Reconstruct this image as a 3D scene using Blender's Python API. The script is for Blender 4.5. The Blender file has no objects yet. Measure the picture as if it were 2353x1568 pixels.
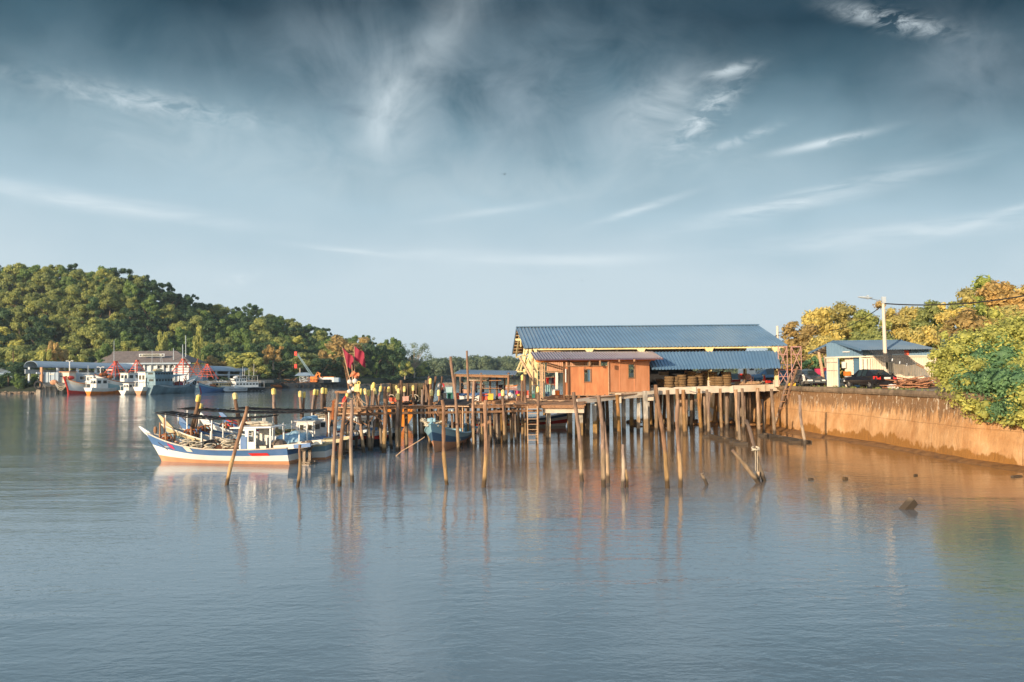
import bpy, math, random
import numpy as np
from mathutils import Vector, Matrix
sc = bpy.context.scene
C = sc.collection
PI = math.pi
R = math.radians
rnd = random.Random(7)
# ---------------------------------------------------------------- camera
H = 5.4
FPX, CX, CY = 1700.0, 1176.5, 784.0
PITCH, ROLL = math.atan(72/1700.0), R(-0.4)
ROT = Matrix.Rotation(R(90)+PITCH, 3, 'X') @ Matrix.Rotation(ROLL, 3, 'Z')
cam_d = bpy.data.cameras.new('camera')
cam = bpy.data.objects.new('camera', cam_d); C.objects.link(cam)
cam.matrix_world = Matrix.Translation((0, 0, H)) @ ROT.to_4x4()
cam_d.sensor_width = 36; cam_d.lens = 36*FPX/2353.0
cam_d.clip_start = 0.3; cam_d.clip_end = 9000
sc.camera = cam
sc.render.resolution_x = 1024; sc.render.resolution_y = 682
sc.view_settings.view_transform = 'Standard'; sc.view_settings.look = 'None'
sc.view_settings.exposure = 0.3; sc.view_settings.gamma = 1.0
def ray(px, py):
    return ROT @ Vector(((px-CX)/FPX, -(py-CY)/FPX, -1))
def W(px, py, Y):                       # the point seen at a pixel, at world depth Y
    r = ray(px, py); return Vector((0, 0, H)) + r*(Y/r.y)
def G(px, py, z=0.0):                   # the point seen at a pixel, at height z
    r = ray(px, py); return Vector((0, 0, H)) + r*((z-H)/r.z)
def P(v):                               # world point back to pixel
    q = ROT.transposed() @ (Vector(v)-Vector((0, 0, H)))
    return (CX+FPX*q.x/-q.z, CY-FPX*q.y/-q.z)
def zf(x0, y0, s): return lambda u, v: ((x0+u*s)/1.7408, (y0+v*s)/1.7408)
# ---------------------------------------------------------------- world
SUN_EL, SUN_AZ = 12.0, 36.0             # sun low, behind the camera to the left
def lin(c):
    return tuple((x/255/12.92 if x <= 10 else ((x/255+.055)/1.055)**2.4) for x in c)
wd = bpy.data.worlds.new('World'); sc.world = wd; wd.use_nodes = True
wd.cycles.sampling_method = 'MANUAL'; wd.cycles.sample_map_resolution = 1024
N = wd.node_tree.nodes; L = wd.node_tree.links; N.clear()
def nd(t, **k):
    n = N.new(t)
    for a, b in k.items(): setattr(n, a, b)
    return n
def setin(n, i, v):
    if isinstance(v, bpy.types.NodeSocket): L.new(v, n.inputs[i])
    else: n.inputs[i].default_value = v
def mth(op, a, b=None, c=None, clamp=False):
    n = nd('ShaderNodeMath', operation=op, use_clamp=clamp); setin(n, 0, a)
    if b is not None: setin(n, 1, b)
    if c is not None: setin(n, 2, c)
    return n.outputs[0]
def mixc(f, a, b):
    n = nd('ShaderNodeMix', data_type='RGBA'); setin(n, 0, f); setin(n, 6, a); setin(n, 7, b); return n.outputs[2]
tc = nd('ShaderNodeTexCoord'); sep = nd('ShaderNodeSeparateXYZ'); L.new(tc.outputs['Generated'], sep.inputs[0])
az = mth('MULTIPLY', mth('ARCTAN2', sep.outputs[0], sep.outputs[1]), 180/PI)
el = mth('MULTIPLY', mth('ARCSINE', sep.outputs[2]), 180/PI)
# soft large scale wobble
comb = nd('ShaderNodeCombineXYZ'); setin(comb, 0, az); setin(comb, 1, el)
def noise(scale, sx=1, sy=1, det=6, rough=.55, dist=0.0, off=0, rot=0):
    m = nd('ShaderNodeMapping'); L.new(comb.outputs[0], m.inputs[0]); m.inputs['Scale'].default_value = (sx, sy, 1)
    m.inputs['Location'].default_value = (off, off*1.7, off*.3); m.inputs['Rotation'].default_value = (0, 0, R(rot))
    n = nd('ShaderNodeTexNoise'); L.new(m.outputs[0], n.inputs['Vector'])
    n.inputs['Scale'].default_value = scale; n.inputs['Detail'].default_value = det
    n.inputs['Roughness'].default_value = rough; n.inputs['Distortion'].default_value = dist
    return n.outputs['Fac']
wob = mth('MULTIPLY', mth('SUBTRACT', noise(.055, 1, 1.6, 3), .5), 9.0)
rsh = mth('MULTIPLY', nd_r := mth('MULTIPLY', mth('SUBTRACT', az, 8.0), 1/26.0, clamp=True), 3.0)
elw = mth('ADD', mth('ADD', el, wob), rsh)
ramp = nd('ShaderNodeValToRGB'); L.new(mth('DIVIDE', elw, 40.0), ramp.inputs[0])
stops = [(0.0, (193, 207, 214)), (2.5, (189, 205, 213)), (7.5, (185, 202, 211)), (12.5, (160, 185, 198)), (17, (118, 148, 163)),
         (21.5, (62, 93, 109)), (26, (18, 52, 69)), (40, (60, 88, 106))]
cr = ramp.color_ramp
while len(cr.elements) < len(stops): cr.elements.new(.5)
for e, (p, c) in zip(cr.elements, stops): e.position = p/40.0; e.color = lin(c)+(1,)
sky = ramp.outputs[0]
def patch(px, py, hw, hh, tilt, amt, nz, lo, hi, col=(206, 218, 224)):
    """a wisp of cirrus about a direction of the sky: azimuth, elevation, half sizes in degrees"""
    a0 = math.degrees(math.atan((px-CX)/FPX)); e0 = math.degrees(math.atan((856-.007*(px-CX)-py)/math.hypot(FPX, px-CX)))
    k = 57.3/FPX*math.cos(R(a0))
    dx = mth('SUBTRACT', az, a0); dy = mth('SUBTRACT', el, e0); ct, st = math.cos(R(tilt)), math.sin(R(tilt))
    u = mth('ADD', mth('MULTIPLY', dx, ct/(hw*k)), mth('MULTIPLY', dy, st/(hw*k)))
    v = mth('ADD', mth('MULTIPLY', dx, -st/(hh*k)), mth('MULTIPLY', dy, ct/(hh*k)))
    g = mth('EXPONENT', mth('MULTIPLY', mth('ADD', mth('MULTIPLY', u, u), mth('MULTIPLY', v, v)), -1.0))
    n = mth('MULTIPLY', mth('SUBTRACT', nz, lo), 1/(hi-lo), clamp=True)
    global sky
    sky = mixc(mth('MULTIPLY', mth('MULTIPLY', g, n), amt), sky, lin(col)+(1,))
soft = noise(.16, 1, 1.5, 6, .6, .8, 3.1); fine = noise(.55, 1, 2.2, 8, .62, .6, 9.4, 8); streak = noise(.5, .35, 2.6, 7, .6, .5, 5.5, -8)
plume = noise(.15, 1.2, .9, 7, .55, .7, 2.2, 28)
patch(1150, 270, 460, 190, 0, .6, soft, .25, .7, (150, 168, 180))
patch(1050, 60, 520, 90, 8, .22, plume, .3, .7, (120, 142, 156))
patch(500, 330, 520, 90, -4, .5, soft, .25, .65, (178, 196, 204))
patch(1300, 420, 700, 60, 3, .35, soft, .25, .65, (182, 200, 207))
patch(2200, 250, 260, 110, 12, .4, soft, .3, .7, (128, 150, 164))
patch(350, 140, 420, 120, 10, .16, plume, .35, .75, (150, 170, 182))
patch(900, 240, 70, 115, -12, .75, plume, .3, .68)
patch(1000, 90, 50, 150, -32, .5, plume, .35, .7)
patch(760, 120, 90, 130, -20, .3, plume, .35, .7, (170, 185, 195))
patch(350, 232, 230, 26, -3, .55, fine, .38, .68)
patch(800, 245, 90, 12, -8, .4, fine, .4, .6, (96, 118, 134))
patch(1520, 250, 120, 60, 25, .5, soft, .3, .62)
patch(1625, 265, 95, 28, 38, .75, fine, .42, .66)
patch(1700, 320, 80, 10, 15, .5, fine, .4, .62)
patch(1690, 152, 50, 11, 6, .65, fine, .3, .55)
patch(1905, 323, 95, 9, 6, .8, fine, .28, .5)
patch(2070, 32, 110, 18, -22, .75, fine, .4, .62)
patch(2230, 120, 150, 100, -20, .3, plume, .3, .7, (170, 184, 194))
patch(200, 462, 330, 20, -4, .7, streak, .2, .62)
patch(780, 573, 130, 7, -4, .55, streak, .3, .55)
patch(1090, 590, 190, 14, -2, .6, streak, .2, .62)
patch(1350, 596, 140, 15, 0, .6, streak, .28, .6)
patch(1470, 480, 100, 8, 15, .55, streak, .3, .56)
patch(1850, 458, 250, 20, 9, .8, streak, .3, .62)
patch(2290, 498, 90, 9, 14, .7, streak, .28, .55)
patch(2080, 535, 320, 22, 2, .65, streak, .3, .62)
patch(545, 640, 36, 13, 15, .55, fine, .35, .6)
patch(1150, 480, 150, 8, 8, .4, streak, .3, .6)
nish = nd('ShaderNodeTexSky'); nish.sky_type = 'NISHITA'; nish.sun_disc = False
nish.sun_elevation = R(SUN_EL); nish.sun_rotation = R(180+SUN_AZ); nish.air_density = 1; nish.dust_density = 1
up = nd('ShaderNodeVectorMath', operation='SCALE'); L.new(nish.outputs[0], up.inputs[0]); up.inputs['Scale'].default_value = .11
front = mth('MULTIPLY', mth('ADD', mth('MULTIPLY', sep.outputs[1], 1.0), .15), 2.2, clamp=True)
blend = mth('MULTIPLY', mth('SUBTRACT', 1.0, mth('MULTIPLY', mth('SUBTRACT', el, 27.0), 1/16.0, clamp=True)), front)
hi = nd('ShaderNodeVectorMath', operation='ADD'); L.new(up.outputs[0], hi.inputs[0]); hi.inputs[1].default_value = (.20, .27, .33)
out = mixc(blend, hi.outputs[0], sky)
bg = nd('ShaderNodeBackground'); L.new(out, bg.inputs[0]); bg.inputs[1].default_value = 1.0
ow = nd('ShaderNodeOutputWorld'); L.new(bg.outputs[0], ow.inputs[0])
sl = bpy.data.lights.new('sun', 'SUN'); sl.energy = 5.0; sl.angle = R(.6); sl.color = (1.0, .80, .56)
so = bpy.data.objects.new('sun', sl); C.objects.link(so)
SD = Vector((-math.sin(R(SUN_AZ))*math.cos(R(SUN_EL)), -math.cos(R(SUN_AZ))*math.cos(R(SUN_EL)), math.sin(R(SUN_EL))))
so.rotation_euler = SD.to_track_quat('Z', 'Y').to_euler(); so.location = SD*50
sc.cycles.max_bounces = 6; sc.cycles.diffuse_bounces = 2; sc.cycles.glossy_bounces = 3
sc.cycles.transparent_max_bounces = 6; sc.cycles.caustics_reflective = False; sc.cycles.caustics_refractive = False
sc.cycles.use_denoising = True
# ---------------------------------------------------------------- materials
def new_mat(name):
    global N, L
    m = bpy.data.materials.new(name); m.use_nodes = True
    N = m.node_tree.nodes; L = m.node_tree.links; N.clear()
    o = nd('ShaderNodeOutputMaterial'); b = nd('ShaderNodeBsdfPrincipled'); L.new(b.outputs[0], o.inputs[0])
    return m, b, o
def tex(scale, stretch=(1, 1, 1), det=5, world=False, rough=.6, dist=0):
    if world: s = nd('ShaderNodeNewGeometry').outputs['Position']
    else: s = nd('ShaderNodeTexCoord').outputs['Object']
    m = nd('ShaderNodeMapping'); L.new(s, m.inputs[0]); m.inputs['Scale'].default_value = stretch
    n = nd('ShaderNodeTexNoise'); L.new(m.outputs[0], n.inputs['Vector'])
    n.inputs['Scale'].default_value = scale; n.inputs['Detail'].default_value = det; n.inputs['Roughness'].default_value = rough
    n.inputs['Distortion'].default_value = dist
    return n.outputs['Fac']
def cramp(f, stops):
    r = nd('ShaderNodeValToRGB'); L.new(f, r.inputs[0]); cr = r.color_ramp
    while len(cr.elements) < len(stops): cr.elements.new(.5)
    for e, (p, c) in zip(cr.elements, stops): e.position = p; e.color = tuple(c)[:3]+(1,)
    return r.outputs[0]
def mul(c, k): return tuple(min(1, x*k) for x in c)
def bumpn(b, h, strength, dist):
    n = nd('ShaderNodeBump'); L.new(h, n.inputs['Height']); n.inputs['Strength'].default_value = strength
    n.inputs['Distance'].default_value = dist; L.new(n.outputs[0], b.inputs['Normal'])
MAT = {}
def mat(name, col, rough=.65, var=.25, scale=3.0, bump=.0, metal=0.0, stretch=(1, 1, 1), col2=None, dirt=None, dirt_amt=.5, spec=.35, world=False):
    m, b, o = new_mat(name)
    f = tex(scale, stretch, 6, world)
    c = cramp(f, [(.3, mul(col, 1-var)), (.7, col2 or mul(col, 1+var*.6))])
    if dirt:
        g = tex(scale*.37, (stretch[0], stretch[1], stretch[2]*.35), 7, world)
        c = mixc(mth('MULTIPLY', mth('MULTIPLY', mth('SUBTRACT', g, .48), 6.0, clamp=True), dirt_amt), c, tuple(dirt)+(1,))
    L.new(c, b.inputs['Base Color']); b.inputs['Roughness'].default_value = rough; b.inputs['Metallic'].default_value = metal
    b.inputs['Specular IOR Level'].default_value = spec
    if bump: bumpn(b, f, bump, .05)
    MAT[name] = m; return m
def leafmat(name, col, var=.45, trans=.45, hue=.0):
    m, b, o = new_mat(name)
    f = tex(.8, det=4, world=True); oi = nd('ShaderNodeObjectInfo')
    att = nd('ShaderNodeAttribute'); att.attribute_name = 'tone'
    k = mth('ADD', mth('MULTIPLY', f, 1.3), mth('ADD', mth('MULTIPLY', att.outputs['Fac'], .6), mth('MULTIPLY', oi.outputs['Random'], .5)))
    c = cramp(mth('MULTIPLY', k, .55), [(.3, mul(col, 1-var)), (.6, col), (.9, (min(1, col[0]*1.55+hue), col[1]*1.4, col[2]*1.15))])
    L.new(c, b.inputs['Base Color']); b.inputs['Roughness'].default_value = .55; b.inputs['Specular IOR Level'].default_value = .25
    t = nd('ShaderNodeBsdfTranslucent'); L.new(c, t.inputs[0])
    x = nd('ShaderNodeMixShader'); x.inputs[0].default_value = trans; L.new(b.outputs[0], x.inputs[1]); L.new(t.outputs[0], x.inputs[2])
    L.new(x.outputs[0], o.inputs[0]); MAT[name] = m; return m
# timber standing in the tide: weathered brown above, pale dried mud below, wet foot
def timber(name, top, mud, wet=(.09, .06, .035), tide=1.5):
    m, b, o = new_mat(name)
    f = tex(5, (1, 1, .25), 7, world=True); big = tex(.9, (1, 1, .6), 3, world=True)
    g = nd('ShaderNodeNewGeometry'); sp = nd('ShaderNodeSeparateXYZ'); L.new(g.outputs['Position'], sp.inputs[0])
    a = cramp(f, [(.3, mul(top, .38)), (.5, mul(top, .9)), (.62, mul(top, 1.15)), (.75, mul(top, 1.9))])
    mu = cramp(f, [(.3, mul(mud, .55)), (.6, mul(mud, 1.0)), (.75, mul(mud, 1.3))])
    z = mth('ADD', sp.outputs[2], mth('MULTIPLY', mth('SUBTRACT', big, .5), 1.6))
    c = mixc(mth('MULTIPLY', mth('SUBTRACT', tide+.15, z), 4.0, clamp=True), a, mu)
    c = mixc(mth('MULTIPLY', mth('SUBTRACT', mth('ADD', .42, mth('MULTIPLY', mth('SUBTRACT', big, .5), .8)), sp.outputs[2]), 6.0, clamp=True), c, tuple(wet)+(1,))
    hs = nd('ShaderNodeHueSaturation'); L.new(c, hs.inputs['Color']); rv = nd('ShaderNodeObjectInfo').outputs['Random']; L.new(mth('MULTIPLY_ADD', rv, .6, .62), hs.inputs['Value']); L.new(mth('MULTIPLY_ADD', mth('FRACT', mth('MULTIPLY', rv, 7.31)), .5, .6), hs.inputs['Saturation'])
    L.new(hs.outputs[0], b.inputs['Base Color']); b.inputs['Roughness'].default_value = .8; b.inputs['Specular IOR Level'].default_value = .2
    bumpn(b, f, .6, .03); MAT[name] = m; return m
timber('pole_wood', (.28, .165, .105), (.42, .27, .135))
timber('pole_dark', (.15, .08, .045), (.30, .19, .09))
timber('pile_concrete', (.52, .46, .38), (.38, .23, .09), tide=1.3)
timber('pile_timber', (.33, .18, .08), (.32, .19, .08), tide=1.8)
mat('plank', (.36, .19, .10), .8, .45, 6, .4, stretch=(1, 1, 4))
mat('plank_dark', (.11, .07, .05), .85, .4, 6, .4)
mat('plank_pale', (.55, .36, .22), .8, .35, 6, .3)
mat('ply', (.72, .27, .115), .6, .22, 1.9, .1, stretch=(1, 1, .35), col2=(.80, .34, .15), dirt=(.50, .18, .08), dirt_amt=.7)
mat('ply2', (.74, .29, .125), .6, .2, 1.4, .1, stretch=(1, 1, .35), col2=(.80, .37, .19), dirt=(.55, .22, .10), dirt_amt=.6)
mat('roof_blue', (.155, .235, .33), .42, .14, .5, 0, .0, dirt=(.24, .29, .33), dirt_amt=.6, spec=.5)
mat('roof_blue2', (.11, .205, .32), .42, .14, .5, 0, .0, dirt=(.17, .25, .33), dirt_amt=.5, spec=.5)
mat('roof_purple', (.16, .12, .20), .3, .3, .7, 0, .2, col2=(.24, .14, .17), dirt=(.38, .2, .16), dirt_amt=.7, spec=.6)
mat('roof_rib_glint', (.55, .48, .52), .25, .2, 2, metal=.3, dirt=(.4, .25, .2), dirt_amt=.4)  # pale ribs: bright reflections on the hut roof put into the colour
mat('roof_ribdark', (.10, .185, .29), .4, .1, 1)
mat('roof_under', (.40, .26, .15), .7, .3, 2)
mat('steel_yellow', (.80, .67, .36), .5, .12, 2, dirt=(.55, .36, .12), dirt_amt=.35)
mat('concrete_white', (.68, .58, .47), .8, .15, 1.5, .2, dirt=(.45, .32, .2), dirt_amt=.6)
mat('coping', (.24, .17, .11), .9, .4, 2.5, .5, dirt=(.10, .07, .045), dirt_amt=.7)
mat('concrete', (.42, .36, .29), .85, .25, 1.5, .3, dirt=(.2, .15, .1), dirt_amt=.6)
mat('white', (.78, .77, .74), .45, .06, 1.5, dirt=(.5, .42, .33), dirt_amt=.35)
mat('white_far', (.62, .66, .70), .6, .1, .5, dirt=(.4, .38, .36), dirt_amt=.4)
mat('cream', (.62, .50, .30), .6, .1, 1.5, dirt=(.35, .25, .14), dirt_amt=.4)
mat('grey_light', (.45, .50, .54), .6, .12, 1.5)
mat('roof_grey', (.30, .38, .46), .55, .12, .6, dirt=(.3, .33, .36), dirt_amt=.4)
mat('tile_brown', (.17, .14, .13), .8, .3, 1.2)
mat('glass', (.03, .045, .05), .08, .2, 1, spec=.8)
mat('glass_dark', (.02, .03, .035), .2, .2, 1, spec=.6)
mat('red', (.62, .045, .03), .5, .2, 2, dirt=(.35, .05, .03), dirt_amt=.4)
mat('red_steel', (.72, .12, .07), .6, .25, 2, dirt=(.35, .08, .04), dirt_amt=.5)
mat('rust', (.33, .10, .03), .85, .4, 1.5, .3, dirt=(.14, .05, .02))
mat('orange', (.80, .22, .03), .55, .15, 1.2, dirt=(.45, .13, .02), dirt_amt=.5)
mat('orange_hull', (.78, .24, .02), .5, .15, 1, dirt=(.6, .28, .08), dirt_amt=.5)
mat('hull_tan', (.62, .30, .16), .65, .12, 1.2, dirt=(.45, .2, .1), dirt_amt=.4)
mat('hull_blue', (.085, .18, .37), .5, .15, 1.5, dirt=(.2, .26, .4), dirt_amt=.3)
mat('hull_blue_pale', (.33, .52, .56), .55, .1, 1.5, dirt=(.5, .52, .5), dirt_amt=.3)
mat('hull_bluegrey', (.20, .31, .37), .6, .15, 1, dirt=(.1, .14, .16), dirt_amt=.7)
mat('hull_navy', (.07, .15, .25), .5, .2, 1.5, dirt=(.12, .2, .28), dirt_amt=.4)
mat('hull_teal', (.26, .45, .54), .5, .1, 1.5, dirt=(.3, .45, .5), dirt_amt=.5)
mat('hull_black', (.025, .03, .035), .6, .3, 1.5, dirt=(.07, .07, .07))
mat('net_black', (.025, .024, .026), .9, .6, 9)
mat('net_brown', (.13, .055, .03), .95, .6, 8, .8)
mat('net_olive', (.14, .12, .05), .95, .6, 8, .8)
mat('rope', (.58, .50, .38), .9, .2, 8, .5)
mat('tarp_blue', (.28, .45, .58), .6, .3, 3, .4)
mat('tarp_black', (.075, .07, .066), .8, .4, 5)
mat('net_cage', (.13, .105, .06), .95, .4, 7, .6)
mat('canister', (.85, .62, .16), .4, .12, 6, dirt=(.8, .72, .5), dirt_amt=.5)
mat('float_white', (.80, .74, .66), .5, .12, 4, dirt=(.5, .35, .25), dirt_amt=.4)
mat('flag_maroon', (.30, .03, .06), .8, .25, 2)
mat('flag_orange', (.60, .20, .10), .8, .2, 2)
mat('magenta', (.62, .05, .14), .55, .15, 2)
mat('yellow', (.78, .48, .06), .5, .15, 2)
mat('crate_red', (.72, .12, .06), .5, .15, 2)
mat('crate_green', (.03, .16, .13), .5, .15, 2)
mat('teal_rim', (.25, .48, .50), .5, .1, 2)
mat('carton', (.60, .34, .22), .8, .1, 2)
mat('tyre', (.20, .125, .06), .9, .3, 5, .6)
mat('rubber', (.02, .02, .022), .75, .3, 4)
mat('metal', (.45, .43, .40), .35, .15, 3, metal=.8)
mat('motor', (.16, .12, .09), .4, .3, 3, metal=.2)
mat('car_black', (.012, .010, .012), .12, .1, 1, spec=.8)
mat('car_blue', (.045, .13, .24), .15, .1, 1, spec=.8)
mat('car_grey', (.06, .07, .08), .15, .1, 1, spec=.8)
mat('tail_red', (.65, .03, .02), .2, .05, 3, spec=.7)
mat('container', (.80, .71, .58), .6, .1, 1.2, dirt=(.5, .36, .24), dirt_amt=.35)
mat('shutter_blue', (.10, .19, .28), .5, .15, 2)
mat('siding_blue', (.18, .29, .40), .5, .1, 2)
mat('skin', (.30, .15, .09), .6, .05, 6)
mat('hair', (.015, .012, .01), .6, .1, 6)
mat('shirt_white', (.72, .66, .60), .85, .08, 6)
mat('shirt_red', (.62, .04, .05), .85, .08, 6)
mat('shirt_blue', (.08, .17, .24), .85, .08, 6)
mat('shirt_dark', (.05, .03, .05), .85, .1, 6)
mat('trousers', (.04, .045, .06), .85, .1, 6)
mat('pink_steel', (.52, .28, .24), .6, .2, 3)
mat('bark', (.20, .13, .08), .9, .4, 3, .6)
mat('bark_pale', (.38, .30, .22), .9, .3, 3, .5)
mat('lamp_post', (.66, .56, .46), .7, .12, 2)
mat('cable', (.02, .02, .02), .7, .1, 2)
mat('board_dark', (.03, .035, .03), .5, .1, 2)
mat('letter', (.62, .60, .45), .6, .05, 2)
mat('letter_dark', (.04, .05, .08), .6, .05, 2)
mat('letter_brown', (.40, .14, .05), .6, .05, 2)
mat('plastic_pink', (.62, .33, .26), .5, .1, 3)
mat('rubble', (.24, .13, .07), .95, .5, 1.5, .8)
mat('stone', (.26, .19, .13), .95, .4, 1.5, .8)
mat('debris_wood', (.42, .20, .11), .9, .5, 3, .4)
m = MAT['tarp_black']; N = m.node_tree.nodes; L = m.node_tree.links; x = nd('ShaderNodeMixShader'); x.inputs[0].default_value = .5; tr_ = nd('ShaderNodeBsdfTransparent')
L.new([q for q in N if q.type == 'BSDF_PRINCIPLED'][0].outputs[0], x.inputs[1]); L.new(tr_.outputs[0], x.inputs[2]); L.new(x.outputs[0], [q for q in N if q.type == 'OUTPUT_MATERIAL'][0].inputs[0])
leafmat('leaf_dark', (.085, .15, .075)); leafmat('leaf_mid', (.17, .26, .09)); leafmat('leaf_olive', (.32, .36, .13))
leafmat('leaf_yellow', (.44, .46, .15)); leafmat('leaf_rust', (.46, .34, .14), .35); leafmat('leaf_grey', (.20, .26, .17), .3)
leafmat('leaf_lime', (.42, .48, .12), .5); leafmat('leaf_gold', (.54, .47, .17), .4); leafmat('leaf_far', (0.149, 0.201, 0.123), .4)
leafmat('leaf_bush', (.56, .57, .16), .55, hue=.05); leafmat('leaf_teal', (.15, .28, .14), .4)
# ground, wall, water
m, b, o = new_mat('soil'); f = tex(.12, det=8, world=True)
L.new(cramp(f, [(.35, (.05, .045, .03)), (.6, (.14, .11, .07))]), b.inputs['Base Color']); b.inputs['Roughness'].default_value = .95; MAT['soil'] = m
m, b, o = new_mat('hillfloor'); f = tex(.1, det=8, world=True)
L.new(cramp(f, [(.35, (.012, .022, .012)), (.7, (.04, .05, .025))]), b.inputs['Base Color']); b.inputs['Roughness'].default_value = .95; MAT['hillfloor'] = m
m, b, o = new_mat('yard'); f = tex(.6, det=8, world=True)
L.new(cramp(f, [(.35, (.26, .19, .13)), (.65, (.40, .31, .22))]), b.inputs['Base Color']); b.inputs['Roughness'].default_value = .95; bumpn(b, f, .5, .1); MAT['yard'] = m
m, b, o = new_mat('mud'); f = tex(1.6, det=8, world=True)
L.new(cramp(f, [(.35, (.16, .075, .025)), (.65, (.30, .15, .05))]), b.inputs['Base Color']); b.inputs['Roughness'].default_value = .55; bumpn(b, f, .9, .2); MAT['mud'] = m
# seawall: dark weathering near the top, pale ochre render, mud line at the foot
m, b, o = new_mat('seawall')
g = nd('ShaderNodeNewGeometry'); sp = nd('ShaderNodeSeparateXYZ'); L.new(g.outputs['Position'], sp.inputs[0]); z = sp.outputs[2]
f = tex(.9, (1, 1, .8), 8, True); st = tex(3.4, (1, 1, .14), 10, True, .78); bl = tex(.5, (1, 1, .6), 6, True, .65); sp2 = tex(4.5, (1, 1, .35), 5, True, .75)
c = cramp(f, [(.3, (.44, .215, .085)), (.55, (.60, .34, .16)), (.75, (.72, .46, .26))])
top = mth('MULTIPLY', mth('ADD', mth('SUBTRACT', z, 2.35), mth('MULTIPLY', mth('SUBTRACT', st, .5), 5.0)), 2.2, clamp=True)
c = mixc(mth('MULTIPLY', top, .85), c, (.20, .115, .06, 1))
sc2 = mth('MULTIPLY', mth('MULTIPLY', mth('SUBTRACT', sp2, .57), 14, clamp=True), mth('MULTIPLY', mth('SUBTRACT', z, 1.9), 2.0, clamp=True))
c = mixc(mth('MULTIPLY', sc2, .75), c, (.80, .68, .52, 1))
foot = mth('MULTIPLY', mth('SUBTRACT', mth('ADD', .75, mth('MULTIPLY', mth('SUBTRACT', bl, .5), 3.4)), z), 5.0, clamp=True)
c = mixc(mth('MULTIPLY', foot, .9), c, (.30, .135, .03, 1))
drip = mth('MULTIPLY', mth('SUBTRACT', tex(1.1, (1, 1, .05), 3, True), .62), 10, clamp=True)
c = mixc(mth('MULTIPLY', drip, .35), c, (.24, .11, .04, 1))
zw_ = mth('ADD', z, mth('MULTIPLY', mth('SUBTRACT', bl, .5), .25))
jt = mth('SUBTRACT', 1.0, mth('MULTIPLY', mth('ABSOLUTE', mth('SUBTRACT', zw_, 1.95)), 28.0), clamp=True)
jv = mth('SUBTRACT', 1.0, mth('MULTIPLY', mth('ABSOLUTE', mth('SUBTRACT', mth('FRACT', mth('DIVIDE', mth('ADD', sp.outputs[1], mth('MULTIPLY', bl, .15)), 7.3)), .5)), 150.0), clamp=True)
c = mixc(mth('MULTIPLY', mth('MAXIMUM', jt, jv), .55), c, (.20, .10, .045, 1))
L.new(c, b.inputs['Base Color']); b.inputs['Roughness'].default_value = .85; b.inputs['Specular IOR Level'].default_value = .2; bumpn(b, mth('ADD', f, mth('MULTIPLY', st, .6)), .9, .14); MAT['seawall'] = m
# water: murky body with painted warm reflections, wind ripples of several sizes
m, b, o = new_mat('river_water')
gw = nd('ShaderNodeNewGeometry'); sw_ = nd('ShaderNodeSeparateXYZ'); L.new(gw.outputs['Position'], sw_.inputs[0])
warm_reflect = mth('MULTIPLY', mth('MULTIPLY', mth('ADD', mth('SUBTRACT', sw_.outputs[1], 33.0), mth('MULTIPLY_ADD', sw_.outputs[0], .45, mth('MULTIPLY', tex(.09, det=4, world=True), 14.0))), .05, clamp=True), mth('MULTIPLY', mth('ADD', sw_.outputs[0], 9.0), .1, clamp=True))   # warm reflections of pier, hut and wall painted into the water colour
L.new(mixc(mth('MULTIPLY', warm_reflect, .9), cramp(tex(.02, (1, 2, 1), 4, True), [(.35, (.16, .215, .25)), (.65, (.195, .255, .295))]), (.20, .10, .035, 1)), b.inputs['Base Color'])
b.inputs['Roughness'].default_value = .035; b.inputs['IOR'].default_value = 3.0; b.inputs['Specular IOR Level'].default_value = .5
calm = mth('MULTIPLY', mth('SUBTRACT', tex(.035, (1, 2.2, 1), 3, True), .30), 3.0, clamp=True)
r1 = tex(2.2, (.8, 1.6, 1), 3, True, .5, .6); r2 = tex(.55, (.45, 1.5, 1), 3, True, .5, .5); r3 = tex(7.0, (.8, 1.4, 1), 2, True)
h = mth('ADD', mth('MULTIPLY', r1, mth('MULTIPLY_ADD', calm, .012, .004)), mth('ADD', mth('MULTIPLY', r2, mth('MULTIPLY_ADD', calm, .014, .003)), mth('MULTIPLY', r3, mth('MULTIPLY_ADD', calm, .0045, .002))))
sw = tex(.30, (.22, 1.5, 1), 3, True, .45, .7); pt_ = mth('MULTIPLY', mth('SUBTRACT', tex(.05, (1, 1.4, 1), 2, True), .44), 6.0, clamp=True)
h = mth('ADD', h, mth('MULTIPLY', mth('MULTIPLY', sw, pt_), .055))
n = nd('ShaderNodeBump'); L.new(h, n.inputs['Height']); n.inputs['Strength'].default_value = 1.0; n.inputs['Distance'].default_value = 1.0
L.new(n.outputs[0], b.inputs['Normal']); MAT['river_water'] = m
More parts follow.
